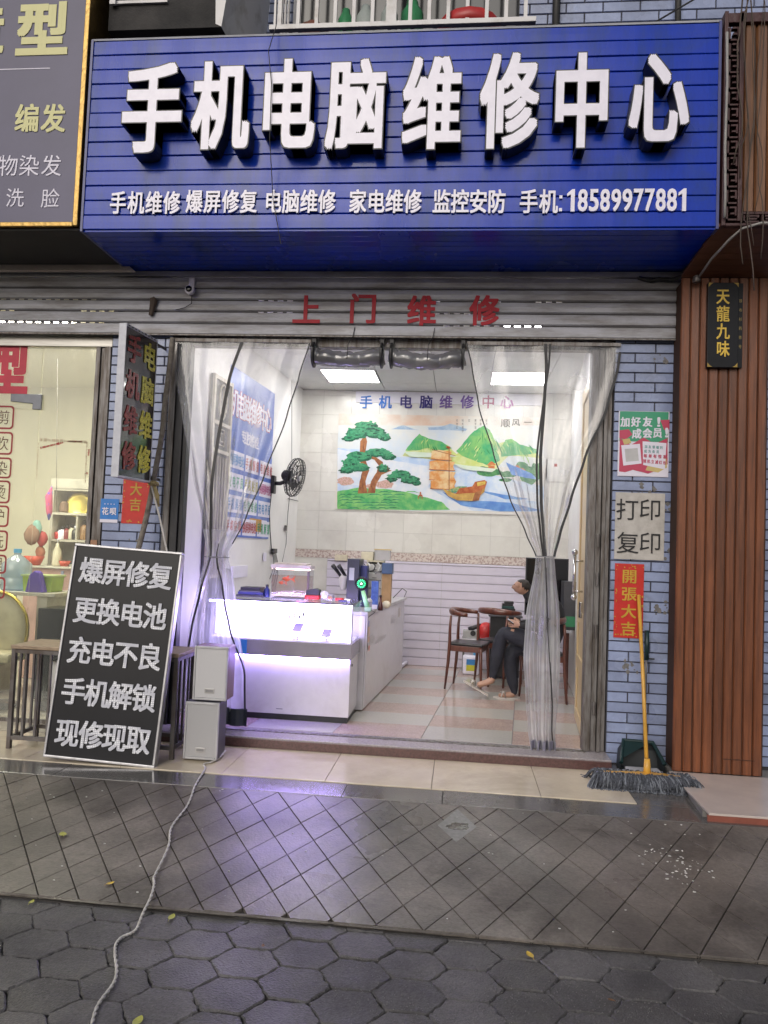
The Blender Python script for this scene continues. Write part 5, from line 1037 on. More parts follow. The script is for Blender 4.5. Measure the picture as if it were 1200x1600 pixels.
# desk with monitor behind the gathered curtain
dk = thing('desk', 'desk with cluttered top against the side wall behind the seated man', 'desk', (1.05, 2.2, FZ)); dz = .76
mb = MB(); mb.box(.72, 1.10, 2.15, 3.0, dz, dz + .025); mb.build('desk_top', wlam, dk, bevel=.003)
for x in (.73, 1.06):
    for y in (2.17, 2.95): mb = MB(); mb.box(x, x + .03, y, y + .03, FZ, dz - .001); mb.build('leg', chw, dk)
A, B = at(822, 870, 2.45), at(889, 870, 2.45); z1 = at(850, 872, 2.45).z; z0 = at(850, 962, 2.45).z
mo = thing('monitor', 'big black monitor on the desk behind the seated man', 'monitor', ((A.x + B.x) / 2, 2.5, dz))
mb = MB(); mb.box(A.x, B.x, 2.45, 2.475, z0, z1); mb.build('screen_case', blk, mo, bevel=.004); mb = MB(); mb.box(A.x + .012, B.x - .012, 2.4475, 2.4495, z0 + .02, z1 - .012); mb.build('screen', M('off screen', (.006, .006, .008), .1), mo)
mb = MB(); mb.box((A.x + B.x) / 2 - .03, (A.x + B.x) / 2 + .03, 2.476, 2.50, dz + .03, z1 - .2); mb.box((A.x + B.x) / 2 - .12, (A.x + B.x) / 2 + .12, 2.42, 2.6, dz + .0255, dz + .04); mb.build('stand', blk, mo)
P = at(886, 905, 2.2); t = thing('computer_tower', 'narrow dark computer tower with a green lit side on the desk', 'computer', (P.x, 2.2, dz)); mb = MB(); mb.box(P.x - .03, P.x + .10, 2.18, 2.40, dz + .026, dz + .50); mb.build('case', drk, t, bevel=.004); mb = MB(); mb.box(P.x - .015, P.x + .085, 2.1765, 2.1795, dz + .06, dz + .16); mb.build('lit_vent', M('dim green light', (.05, .2, .1), .5, emis=.06, ecol=(.05, .5, .2)), t)
item('paper_stack', MB().box(.92, 1.03, 1.98 + .2, 2.0 + .3, dz + .026, dz + .05), white_print, 'stack of white papers at the near end of the desk', 'papers')

# open inner door leaf with chrome handle
dl_ = thing('door_leaf', 'open cream door leaf with a long chrome pull handle at the opening side', 'door', (.98, .2, FZ))
tan = M('cream yellow door panel', (.60, .47, .28), .35, var=.03, scale=3)
def dbox(y0, y1, z0, z1, d0, d1, nm, m_, bev=.003):
    mb = MB(); f = lambda y: .925 + (y - .2) * .085
    mb.slab([(f(y0) + d0, y0), (f(y0) + d1, y0), (f(y1) + d1, y1), (f(y1) + d0, y1)], z0, z1); return mb.build(nm, m_, dl_, bevel=bev)
dbox(.14, 1.05, FZ + .01, 2.9, 0, .035, 'leaf', tan)
for a, b in ((.15, .27), (.92, 1.04)): dbox(a, b, FZ + .02, 2.88, -.012, -.0005, 'stile', tan)
for z in (FZ + .02, .62, .98, 2.76): dbox(.2705, .9195, z, z + .10, -.012, -.0005, 'rail', tan)
chrome = M('chrome', (.62, .62, .64), .12, metal=1.)
hp = at(898, 900, .5); hx, hz0, hz1 = .925 + .3 * .085 - .075, at(897, 930, .5).z, at(897, 866, .5).z
mb = MB(); mb.tube([(hx, .5, hz0), (hx, .5, hz1)], .013, 12); hh_ = mb.build('pull_handle', chrome, dl_, smooth=True)
for z in (hz0 - .015, hz1 + .015): mb = MB(); mb.ball((hx, .5, z), .024, n=14); mb.build('knob', chrome, hh_, smooth=True)
for z in (hz0 + .03, hz1 - .05): mb = MB(); mb.tube([(hx, .5, z), (hx + .065, .5, z)], .008, 8); mb.build('standoff', chrome, hh_, smooth=True)
mb = MB(); mb.box(hx + .045, hx + .062, .46, .54, hz0 - .17, hz0 - .05); mb.build('lock_case', chrome, dl_, bevel=.004)
# ================================================================== CLEAR PLASTIC CURTAINS
pvc = film('clear pvc', .22, .05, (.98, .98, .99), .12, 7, .45)
pvcg = film('gathered pvc', .50, .07, (.96, .96, .985), .14, 6, .25)
rib = M('black curtain tape', (.022, .022, .026), .5)
hem = M('grey hem weight', (.055, .07, .09), .45)
hem2 = M('pale grey hem', (.26, .25, .33), .4)
def interp(tab, z):                          # table rows (z, xl, xr), top to bottom
    for a, b in zip(tab, tab[1:]):
        if a[0] >= z >= b[0]:
            t = (a[0] - z) / max(1e-6, a[0] - b[0]); t = t * t * (3 - 2 * t) * .35 + t * .65
            return a[1] + (b[1] - a[1]) * t, a[2] + (b[2] - a[2]) * t
    return tab[-1][1], tab[-1][2]
def curtain(tab, y0, full, label, folds, seed, hemm, hemz):
    random.seed(seed); t = thing('plastic_curtain', label, 'curtain', ((tab[0][1] + tab[0][2]) / 2, y0, 3.0), 'clear plastic door curtains')
    nu, nv = 90, 70; top, bot = tab[0][0], tab[-1][0]; ph = [random.uniform(0, 6.28) for _ in range(6)]
    def P(u, z):
        xl, xr = interp(tab, z); w = xr - xl; g = max(0., 1 - w / full)
        A = .003 + .026 * g ** 1.2
        a = 2 * math.pi * u
        y = y0 + A * (math.sin(a * folds + ph[0] + .3 * math.sin(z * 3)) + .35 * math.sin(a * folds * 1.7 + ph[1] + z) + .08 * math.sin(a * folds * 3.1 + ph[2] - z * 2)) + .006 * math.sin(a * 1.5 + z * 4 + ph[3])
        x = xl + w * (u + .35 * g / folds / 6.28 * math.sin(a * folds + ph[4]))
        return (x, y, z)
    for k, (u0, u1) in enumerate(((0, .5), (.5, 1.))):
        mb = MB(); vs = []; n2 = nu // 2
        zs = [top + (bot - top) * (j / nv) for j in range(nv + 1)]
        for z in zs: vs += [P(u0 + (u1 - u0) * i / n2, z) for i in range(n2 + 1)]
        W_ = n2 + 1; mb.m = []
        mb.add(vs, [(j * W_ + i, j * W_ + i + 1, (j + 1) * W_ + i + 1, (j + 1) * W_ + i) for j in range(nv) for i in range(n2)])
        mb.m = [1 if zs[f // n2] < gat[0] else 0 for f in range(len(mb.f))]
        mb.build('sheet', [pvc, pvcg], t, smooth=True)
    def band(us, w, nm='tape_band', z0=top, z1=bot, m=rib):
        mb = MB(); n = 60; vs = []
        for j in range(n + 1):
            z = z0 + (z1 - z0) * j / n; s = j / n; u = us(s); x, y, _ = P(min(1, max(0, u)), z); vs += [(x - w / 2, y - .006, z), (x + w / 2, y - .006, z)]
        mb.add(vs, [(2 * j, 2 * j + 1, 2 * j + 3, 2 * j + 2) for j in range(n)]); return mb.build(nm, m, t)
    mb = MB(); vs = []
    for i in range(nu + 1):
        x, y, _ = P(i / nu, bot)
        vs += [(x, y - .008, bot - .002), (x, y - .008, bot + hemz), (x, y + .006, bot + hemz), (x, y + .006, bot - .002)]
    mb.add(vs, [(4 * i + k, 4 * i + 4 + k, 4 * i + 4 + (k + 1) % 4, 4 * i + (k + 1) % 4) for i in range(nu) for k in range(4)]); mb.build('hem', hemm, t)
    mb = MB(); x0, x1 = tab[0][1], tab[0][2]; mb.box(x0, x1, y0 - .012, y0 + .008, top - .012, top + .012); mb.build('heading_strip', galv, t)
    return t, P, band
gat = (1.62,)
tabL = [(3.0, -2.16, -1.13), (2.75, -2.15, -1.20), (2.45, -2.08, -1.28), (2.0, -1.98, -1.43), (1.7, -1.90, -1.55), (1.42, -1.84, -1.68), (1.2, -1.89, -1.62), (.9, -1.94, -1.57), (.55, -1.95, -1.50), (.20, -1.93, -1.48)]
tL, PL, bandL = curtain(tabL, -.03, 1.03, 'left clear plastic curtain with black tapes gathered and tied at waist height', 4, 12, hem, .12)
bandL(lambda s: .50 - .32 * s, .024, z1=1.45); bandL(lambda s: .99, .010, z1=1.5)
bandL(lambda s: .5 + .48 * min(1, s * 1.3), .014, z0=1.5, z1=.32); bandL(lambda s: .18 - .18 * s, .016, z0=1.45, z1=.6)
gat = (1.52,)
tabR = [(3.0, .0, 1.075), (2.84, .04, 1.06), (2.55, .10, .99), (2.2, .22, .85), (1.9, .34, .76), (1.65, .46, .69), (1.50, .530, .655), (1.42, .525, .665), (1.1, .475, .705), (.8, .465, .715), (.5, .49, .71), (.3, .51, .695), (.145, .535, .70)]
tR, PR, bandR = curtain(tabR, -.03, 1.075, 'right clear plastic curtain with three black tapes tied in the middle like a sash', 4, 5, hem2, .085)
bandR(lambda s: .0, .010, z1=1.5); bandR(lambda s: .515, .022, z1=1.5); bandR(lambda s: .545 - .13 * s, .014, z0=3.0, z1=1.5); bandR(lambda s: 1., .018, z0=2.95, z1=1.5)
bandR(lambda s: .5 + .42 * s, .010, z0=1.5, z1=.15)
mb = MB(); mb.tube([(.53 + .065 + .068 * math.cos(t), -.03 + .06 * math.sin(t), 1.497) for t in (2 * math.pi * k / 18 for k in range(19))], .004, 6, caps=False); mb.build('tie_string', M('grey string', (.2, .2, .22), .7), tR)
mb = MB(); mb.tube([(-1.76 + .09 * math.cos(t), -.03 + .06 * math.sin(t), 1.40) for t in (2 * math.pi * k / 18 for k in range(19))], .004, 6, caps=False); mb.build('tie_string', M('grey string', (.2, .2, .22), .7), tL)
# rolled up middle strips
rollm = film('rolled smoky pvc', .30, .10, (.40, .39, .42), .16, 12)
for k, (a, b) in enumerate(((-1.12, -.60), (-.55, -.015))):
    random.seed(40 + k); t = thing('rolled_curtain', ['rolled up smoky plastic curtain bundle with black straps, the one nearer the wall fan', 'rolled up smoky plastic curtain bundle with black straps, above the middle of the picture'][k], 'curtain', ((a + b) / 2, .0, 2.9), 'rolled up curtain bundles')
    for lay in range(3):
        mb = MB(); n = 22; pts = []; rr = []
        for i in range(n): s = i / (n - 1); pts.append((a + (b - a) * s, -.02 + .01 * math.sin(i), 2.90 - .028 * math.sin(math.pi * s) * (1 + .3 * k) + .004 * math.sin(i * 1.9 + lay))); rr.append((.062 - .018 * lay) * (1 - .10 * math.sin(math.pi * s)) + random.uniform(-.004, .004))
        mb.tube(pts, rr, 16, flat=1.); mb.v = [(x + random.uniform(-.003, .003), y + random.uniform(-.003, .003), z + random.uniform(-.003, .003)) for x, y, z in mb.v]; mb.build('rolled_sheet', rollm, t, smooth=True)
    for x in (a + .01, b - .01):
        mb = MB(); mb.tube([(x, -.02 + .072 * math.cos(q), 2.905 + .078 * math.sin(q)) for q in (2 * math.pi * j / 16 for j in range(17))], .012, 6, flat=1.6, caps=False); mb.box(x - .014, x + .014, -.035, -.005, 2.975, 3.03); mb.build('strap', rib, t)
    x = (a + b) / 2 + .02; mb = MB(); mb.tube([(x + .03, -.062, 3.10), (x + .02, -.07, 3.03), (x - .01, -.088, 2.97), (x - .015, -.09, 2.86)], .003, 5); mb.build('string', blk, t)

# ================================================================== A-BOARD, RAILING TABLE, SPEAKERS
ab = thing('sign_board', 'leaning black light board with five rows of dotted white characters in a silver frame', 'sign', (-2.2, -.8, .1))
BW, BH = .715, 1.345
tilt = math.radians(2.6); lean = math.radians(6)
ux = Vector((math.cos(tilt), .04, -math.sin(tilt))).normalized(); uzv = Vector((math.sin(tilt), math.sin(lean), math.cos(lean))); uzv = (uzv - ux * uzv.dot(ux)).normalized(); nn_ = ux.cross(uzv)
O = Vector((-2.545, -.845, .128)); TM = Matrix(((ux.x, -nn_.x, uzv.x, O.x), (ux.y, -nn_.y, uzv.y, O.y), (ux.z, -nn_.z, uzv.z, O.z), (0, 0, 0, 1)))   # local: x across, y back, z up
mb = MB(); mb.box(.012, BW - .012, .003, .045, .012, BH - .012, TM); mb.build('board', M('board black', (.006, .007, .012), .35, spec=.3), ab)
sil = M('silver frame', (.50, .50, .53), .35, metal=.7, scale=20)
for q in ((0, BW, -.006, .055, 0, .016), (0, BW, -.006, .055, BH - .016, BH), (0, .016, -.006, .055, .0165, BH - .0165), (BW - .016, BW, -.006, .055, .0165, BH - .0165)): mb = MB(); mb.box(*q, TM); mb.build('frame_bar', sil, ab, bevel=.004)
dots = bpy.data.materials.new('dotted white letters'); dots.use_nodes = True; N_ = dots.node_tree.nodes; L_ = dots.node_tree.links
g_ = N_.new('ShaderNodeNewGeometry'); vr = N_.new('ShaderNodeTexVoronoi'); vr.inputs['Scale'].default_value = 88; vr.inputs['Randomness'].default_value = .12; L_.new(g_.outputs['Position'], vr.inputs['Vector'])
cr = N_.new('ShaderNodeValToRGB'); cr.color_ramp.elements[0].position = .24; cr.color_ramp.elements[0].color = (.92, .93, .96, 1); cr.color_ramp.elements[1].position = .42; cr.color_ramp.elements[1].color = (.50, .51, .58, 1); L_.new(vr.outputs['Distance'], cr.inputs[0]); L_.new(cr.outputs[0], N_['Principled BSDF'].inputs['Base Color'])
rows = ['爆屏修复', '更换电池', '充电不良', '手机解锁', '现修现取']
for r, s in enumerate(rows):
    for i, c_ in enumerate(s):
        loc = O + ux * (.135 + i * .152 + .006 * r * 0) + uzv * (BH - .165 - r * .255) + nn_ * .001
        mb = MB(); put(mb, c_, loc, .150, .165, ux=ux, uz=uzv, bold=.024, depth=.003); mb.build('letter', dots, ab)
for k in range(14): pass
rl = thing('railing_stall', 'low steel barred stand with a wooden top behind the black light board', 'stand', (-2.3, -.4, .1))
stl = M('grey painted steel bar', (.16, .15, .15), .5, metal=.4, col2=(.09, .07, .06), edge=(.35, .6)); wtop = M('worn plank top', (.36, .27, .19), .6, scale=10, col2=(.22, .16, .11), stretch=(2, 8, 8))
rx0, rx1, ry0, ry1, rz = -2.91, -1.80, -.62, -.30, .755
mb = MB(); mb.box(rx0 - .02, rx1 + .02, ry0 - .02, ry1 + .02, rz - .002, rz + .022); mb.build('wooden_top', wtop, rl, bevel=.004)
for y in (ry0, ry1):
    for z in (.16, rz - .03): mb = MB(); mb.box(rx0, rx1, y - .012, y + .012, z, z + .025); mb.build('rail', stl, rl)
for x in (rx0, rx1):
    for z in (.16, rz - .03): mb = MB(); mb.box(x - .012, x + .012, ry0 + .0125, ry1 - .0125, z, z + .025); mb.build('rail', stl, rl)
    for y in (ry0, ry1): mb = MB(); mb.box(x - .014, x + .014, y - .014, y + .014, .1, rz - .0025); mb.build('post', stl, rl, bevel=.002)
    for k in range(3): y = ry0 + (k + 1) * (ry1 - ry0) / 4; mb = MB(); mb.box(x - .007, x + .007, y - .007, y + .007, .186, rz - .031); mb.build('bar', stl, rl)
for k in range(12):
    x = rx0 + (k + 1) * (rx1 - rx0) / 13; mb = MB(); mb.box(x - .007, x + .007, ry0 - .007, ry0 + .007, .186, rz - .031); mb.build('bar', stl, rl)
P = atz(72, 1172, .1); bn_ = thing('bin', 'white cylindrical bin standing inside the barred stand', 'bin', (P.x + .02, -.45, .1))
mb = MB(); mb.lathe([(.075, 0), (.085, .02), (.085, .50), (.078, .55), (.05, .56)], (-2.66, -.45, .102), 24); mb.build('body', M('white plastic bin', (.62, .62, .60), .4), bn_, smooth=True)
mb = MB(); mb.tube([(-2.60, -.525, .50), (-2.585, -.53, .42), (-2.585, -.53, .3), (-2.60, -.525, .22)], .006, 6); mb.build('handle', drk, bn_, smooth=True)
mb = MB(); mb.tube([(-2.60, -.5, .135), (-2.50, -.5, .128), (-2.44, -.52, .14)], .018, 7); item('pipe_offcut', mb, galv, 'short piece of grey pipe lying under the barred stand', 'pipe')
def speaker(x0, x1, y, z0, z1, label, topm):
    x1 -= .012
    t = thing('speaker', label, 'speaker', ((x0 + x1) / 2, y + .13, z0), 'stacked grey speakers'); d = .17
    mb = MB(); mb.box(x0, x1, y + .02, y + d, z0, z1); mb.build('cabinet', topm, t, bevel=.006)
    sg = M('speaker grey shell', (.46, .46, .48), .45)
    for q in ((x0, x0 + .012, z0, z1), (x1 - .012, x1, z0, z1), (x0 + .0125, x1 - .0125, z0, z0 + .015), (x0 + .0125, x1 - .0125, z1 - .015, z1)): mb = MB(); mb.box(q[0], q[1], y - .004, y + .0195, q[2], q[3]); mb.build('front_rim', sg, t, bevel=.003)
    mb = MB(); mb.box(x0 + .013, x1 - .013, y + .002, y + .018, z0 + .016, z1 - .016); mb.build('grille', grm, t)
    mb = MB(); xc = (x0 + x1) / 2; mb.box(xc - .032, xc + .032, y - .003, y + .0015, z0 + .045, z0 + .075); bg_ = mb.build('badge', M('badge grey', (.45, .44, .44), .3, metal=.4), t, bevel=.002)
    mb = MB(); mb.box(xc - .024, xc + .024, y - .0036, y - .0031, z0 + .052, z0 + .068); mb.build('badge_print', M('badge print', (.25, .25, .26), .5), bg_)
    for x in (x0 + .02, x1 - .04): mb = MB(); mb.box(x, x + .02, y + .04, y + .06, z0 - .008, z0 - .0005); mb.build('foot', blk, t)
    return t
grm = bpy.data.materials.new('speaker grille mesh'); grm.use_nodes = True; nt = grm.node_tree
g_ = nt.nodes.new('ShaderNodeNewGeometry'); vr = nt.nodes.new('ShaderNodeTexVoronoi'); vr.inputs['Scale'].default_value = 330; vr.inputs['Randomness'].default_value = .05; nt.links.new(g_.outputs['Position'], vr.inputs['Vector'])
cr = nt.nodes.new('ShaderNodeValToRGB'); cr.color_ramp.elements[0].position = .25; cr.color_ramp.elements[0].color = (.10, .10, .11, 1); cr.color_ramp.elements[1].position = .4; cr.color_ramp.elements[1].color = (.50, .50, .52, 1); nt.links.new(vr.outputs['Distance'], cr.inputs[0]); nt.links.new(cr.outputs[0], nt.nodes['Principled BSDF'].inputs['Base Color']); nt.nodes['Principled BSDF'].inputs['Roughness'].default_value = .5
speaker(-1.725, -1.490, -.62, .112, .475, 'lower grey speaker of the stacked pair beside the light board', drk)
speaker(-1.69, -1.455, -.60, .486, .83, 'upper grey speaker stacked on another with a wine coloured top', M('dark wine top', (.14, .06, .07), .4))
mb = MB()
cp = [(-1.50, -.45, .13), (-1.52, -.62, .108), (-1.555, -.70, .105), (-1.519, -.811, .105), (-1.464, -1.109, .098), (-1.42, -1.38, .082), (-1.386, -1.65, .07), (-1.334, -1.849, .06), (-1.272, -2.128, .045), (-1.248, -2.221, .043), (-1.20, -2.40, .034), (-1.185, -2.524, .01), (-1.215, -2.603, .009), (-1.18, -2.712, .01), (-1.115, -2.87, .009), (-1.094, -3.02, .009), (-1.064, -3.179, .009), (-1.06, -3.4, .009), (-1.15, -3.8, .009)]
def smooth_path(cp, n=14):
    out = []
    for i in range(len(cp) - 1):
        p0, p1, p2, p3 = (Vector(cp[max(0, i - 1)]), Vector(cp[i]), Vector(cp[i + 1]), Vector(cp[min(len(cp) - 1, i + 2)]))
        for k in range(n): t = k / n; out.append(.5 * ((2 * p1) + (-p0 + p2) * t + (2 * p0 - 5 * p1 + 4 * p2 - p3) * t * t + (-p0 + 3 * p1 - 3 * p2 + p3) * t ** 3))
    return out + [Vector(cp[-1])]
base = smooth_path(cp, 26); random.seed(17)
wob = [Vector((.006 * math.sin(i * .11), 0, 0)) for i in range(len(base))]
cord = thing('cable', 'twisted white power cord running from the speakers across the pavement', 'cord', (-1.5, -.6, .1))
ropem = M('dirty white cable', (.56, .54, .52), .6, scale=40, col2=(.38, .36, .34))
for ph in (0, math.pi):
    mb = MB(); pts = []
    for i, p in enumerate(base): a = i * .62 + ph; pts.append(p + wob[i] + Vector((.0030 * math.cos(a), .0014 * math.sin(a), .0025 * math.sin(a) + .001)))
    mb.tube(pts, .0037, 6); mb.build('strand', ropem, cord, smooth=True)

# ================================================================== HANGING LIGHT BOX SIGN
hs_ = thing('hanging_light_box', 'narrow vertical light box with red and yellow dotted characters projecting from the pier', 'sign', (-2.3, -.4, 1.9))
fA, fB = Vector((-2.275, -.60, 0)), Vector((-2.232, -.18, 0)); z0, z1 = 1.915, 2.955; tk = .055
d_ = (fB - fA).normalized(); nrm_ = Vector((d_.y, -d_.x, 0))      # towards +x
def hb_(s0, s1, t0, t1, za, zb, nm, m_, bev=.002):
    mb = MB(); L2 = (fB - fA).length
    q = [fA + d_ * (s0) + nrm_ * t0, fA + d_ * (s1) + nrm_ * t0, fA + d_ * s1 + nrm_ * t1, fA + d_ * s0 + nrm_ * t1]; mb.slab([(v.x, v.y) for v in q], za, zb); return mb.build(nm, m_, hs_, bevel=bev)
LL = (fB - fA).length; alu = M('white aluminium edge', (.55, .56, .62), .4, scale=20, col2=(.45, .46, .52))
hb_(.006, LL - .006, -tk + .002, -.002, z0 + .008, z1 - .008, 'panel', M('smoky black panel', (.035, .03, .03), .12, coat=.6))
hb_(-.001, .0055, -tk, 0, z0, z1, 'frame_bar', alu); hb_(LL - .0055, LL + .001, -tk, .001, z0, z1, 'frame_bar', alu)
hb_(.0056, LL - .0056, -tk, .002, z0, z0 + .014, 'frame_bar', alu); hb_(.0056, LL - .0056, -tk, .002, z1 - .020, z1, 'frame_bar', alu)
for k in range(9): hb_(.02 + k * .043, .04 + k * .043, .0022, .0032, z1 - .014, z1 - .006, 'slot', blk, 0)
redled = M('red dotted letters', (.40, .03, .03), .4, scale=110, col2=(.06, .008, .008), edge=(.46, .52)); yelled = M('yellow dotted letters', (.66, .60, .05), .4, scale=110, col2=(.10, .09, .01), edge=(.42, .48))
for col, s, m_ in ((.115, '音脑维修', redled), (.315, '电脑维修', yelled)):
    s = '手机维修' if m_ is redled else s
    for k, c_ in enumerate(s):
        p = fA + d_ * col; mb = MB(); put(mb, c_, (p.x + nrm_.x * .001, p.y + nrm_.y * .001, z1 - .15 - k * .245), .165, .19, ux=d_, bold=.03, depth=.002); mb.build('letter', m_, hs_)
hb_(LL + .001, .60, -.03, -.02, z1 - .03, z1 - .01, 'bracket', galv); hb_(LL + .001, .60, -.03, -.02, z0 + .03, z0 + .05, 'bracket', galv)
mb = MB(); mb.tube([(-2.20, -.03, 2.98), (-2.195, -.05, 2.80), (-2.19, -.03, 2.72)], .008, 6); mb.build('chain', galv, hs_)
# weathered pole, rag, stick
mb = MB(); pts = [at(270, 528, -.10), at(265, 575, -.11), at(258, 630, -.12), at(253, 680, -.12), at(243, 735, -.12), at(236, 775, -.13), at(226, 820, -.15), at(214, 868, -.20), at(207, 905, -.24)]
mb.tube(smooth_path([tuple(p) for p in pts], 5), .020, 9); item('wooden_pole', mb, M('weathered grey wood', (.19, .17, .15), .8, scale=20, col2=(.10, .085, .07), edge=(.35, .6), bump=.5), 'crooked weathered pole leaning between shutter and stand behind the light box', 'pole', smooth=True)
mb = MB(); mb.tube([at(236, 757, -.17), at(250, 810, -.2), at(261, 862, -.24), at(266, 890, -.26)], .007, 7); item('stick', mb, M('bare pale stick', (.46, .44, .43), .6), 'thin pale stick leaning down from the tied knot to the light board', 'stick')
kn = thing('rag', 'yellowish rag knotted round the pole under the light box', 'rag', at(240, 755, -.16)); c_ = at(240, 756, -.16)
mb = MB(); mb.ball(c_, .035, .03, .022, 12, .2); mb.build('knot', M('yellowed cloth', (.30, .24, .12), .9, scale=30, bump=.5), kn); mb = MB(); e_ = at(247, 792, -.17); mb.tube([c_, c_.lerp(e_, .5) + Vector((.01, -.01, 0)), e_], [.012, .02, .012], 8, flat=.4); mb.build('tail', M('yellowed cloth', (1, 1, 1)), kn, smooth=True)
mb = MB(); k0 = at(241, 468, -.075); mb.tube([k0 + Vector((.01, 0, .01)), k0, k0 + Vector((-.01, 0, -.06)), k0 + Vector((-.02, 0, -.12))], [.02, .03, .022, .016], 7); item('dry_root', mb, M('dry root', (1, 1, 1)), 'clump of dry brown root stuck on the shutter above the light box', 'root')
# cctv camera
P = at(296, 452, -.12); cc_ = thing('security_camera', 'small white round security camera on the shutter under the blue sign', 'security camera', P)
mb = MB(); mb.box(P.x - .022, P.x + .022, -.085, -.0605, P.z + .03, P.z + .10); mb.build('bracket', white_acryl, cc_, bevel=.005)
mb = MB(); mb.lathe([(.02, -.035), (.034, -.02), (.036, .01), (.030, .022)], (P.x, -.11, P.z), 20, Matrix.Rotation(math.pi / 2, 4, 'X')); mb.build('body', white_acryl, cc_, smooth=True)
mb = MB(); mb.lathe([(.024, .0225), (.022, .030), (.010, .033)], (P.x, -.11, P.z), 18, Matrix.Rotation(math.pi / 2, 4, 'X')); mb.build('lens', M('lens black', (.005, .005, .006), .08), cc_, smooth=True)
mb = MB(); mb.tube([(P.x + .01, -.09, P.z - .035), (P.x + .005, -.075, P.z - .09), (P.x - .05, -.065, P.z - .12), (P.x - .12, -.062, P.z - .135)], .003, 5); mb.build('wire', dwire, cc_, smooth=True)

# ================================================================== POSTERS ON THE PIERS
def sheet(px0, py0, px1, py1, m_, nm, label, cat, thick=.003, curl=.003):
    A, B = at(px0, py0, -.012), at(px1, py1, -.012); y = -.0125; mb = MB(); n = 10; vs = []
    for j in range(n + 1):
        for i in range(n + 1): vs.append((A.x + (B.x - A.x) * i / n, y - .001 - curl * abs(math.sin(i * 1.3) * math.sin(j * 1.1)) * .4, A.z + (B.z - A.z) * j / n))
    k = len(vs); vs += [(v[0], y + .001, v[2]) for v in vs]
    mb.add(vs, [(j * 11 + i, (j + 1) * 11 + i, (j + 1) * 11 + i + 1, j * 11 + i + 1) for j in range(n) for i in range(n)] + [(k + j * 11 + i, k + j * 11 + i + 1, k + (j + 1) * 11 + i + 1, k + (j + 1) * 11 + i) for j in range(n) for i in range(n)])
    return tag(mb.build(nm, m_), label, cat), A, B, -.0165
def pr(parent, nm, m_, *q, y=-.017):
    mb = MB()
    for i, (cx_, cz_, w, h) in enumerate(q): rect(mb, (cx_, y - i * .00004, cz_), w, h)
    return mb.build(nm, m_, parent)
pg = M('poster green', (.04, .30, .17), .45, var=.02); pr_ = M('poster crimson', (.48, .05, .11), .45, var=.02)
t, A, B, y = sheet(967, 642, 1044, 746, white_print, 'poster', 'green and crimson membership poster in white lettering high on the right pier', 'poster', curl=.0)
w, h = B.x - A.x, A.z - B.z; X = lambda u: A.x + u * w; Z = lambda v: A.z - v * h
pr(t, 'green_field', pg, (X(.5), Z(.235), w * .96, h * .46), y=-.0155)
def poly(parent, nm, m_, pts, y): mb = MB(); mb.add([(X(u), y, Z(v)) for u, v in pts], [tuple(reversed(range(len(pts))))]); return mb.build(nm, m_, parent)
poly(t, 'crimson_field', pr_, [(.03, .42), (.25, .52), (.50, .40), (.72, .50), (.97, .40), (.98, .80), (.85, .88), (.6, .95), (.3, .90), (.03, .97)], -.0157)
poly(t, 'crimson_blob', pr_, [(.02, .30), (.2, .28), (.28, .36), (.14, .44), (.02, .42)], -.0159); poly(t, 'crimson_blob', pr_, [(.82, .13), (1.0, .12), (1.0, .27), (.9, .28)], -.0159); poly(t, 'gold_blob', M('poster gold', (.6, .48, .2), .45), [(.08, .44), (.22, .42), (.26, .49), (.12, .52)], -.0160)
poly(t, 'white_curve', white_print, [(.02, .93), (.3, .95), (.6, .98), (.98, .86), (.98, .995), (.02, .995)], -.0160); poly(t, 'gold_blob', M('poster gold', (1, 1, 1)), [(.55, .90), (.62, .78), (.75, .82), (.95, .70), (.97, .85), (.8, .93)], -.0161)
poly(t, 'white_card', white_print, [(.06, .53), (.43, .50), (.47, .80), (.11, .84)], -.0163); poly(t, 'white_card', white_print, [(.48, .46), (.95, .48), (.93, .88), (.50, .82)], -.0163)
poly(t, 'blank_square', M('pale grey print', (.52, .52, .54), .6), [(.13, .585), (.385, .565), (.415, .76), (.16, .78)], -.0165)
mb = MB()
for ch_, u, v in (('加', .13, .17), ('好', .34, .165), ('友', .57, .16), ('!', .79, .16), ('成', .36, .345), ('会', .57, .335), ('员', .77, .325), ('!', .95, .32)): put(mb, ch_, (X(u), -.0168, Z(v)), .062, .068, bold=.035)
mb.build('headline', white_print, t)
mb = MB(); line(mb, '加友领福利', (X(.55), -.0168, Z(.54)), (X(.85), -.0168, Z(.55)), .018, .022, bold=.02); line(mb, '成为会员', (X(.54), -.0168, Z(.61)), (X(.78), -.0168, Z(.615)), .018, .022, bold=.02); mb.build('small_lettering', M('teal print', (.1, .35, .35), .6), t)
mb = MB(); line(mb, '每单有惊喜', (X(.54), -.0168, Z(.68)), (X(.92), -.0168, Z(.69)), .022, .026, bold=.03); line(mb, '随机立减红包', (X(.53), -.0168, Z(.76)), (X(.92), -.0168, Z(.78)), .02, .026, bold=.03); mb.build('small_lettering', pr_, t)
t, A, B, y = sheet(962, 769, 1037, 876, M('weathered white paper', (.50, .48, .46), .7, scale=14, col2=(.38, .36, .34), bump=.3, bscale=20), 'paper_notice', 'plain white printing notice above the red couplet on the right pier', 'notice', curl=.006)
mb = MB()
for ch_, px, py in (('打', 980, 796), ('印', 1016, 796), ('复', 981, 848), ('印', 1016, 848)): P = at(px, py, -.02); put(mb, ch_, (P.x, -.0205, P.z), .15, .15)
mb.build('lettering', black_print, t)
rc = M('couplet red', (.52, .018, .012), .5, scale=20, var=.05); gd2 = M('couplet gold', (.55, .33, .03), .5)
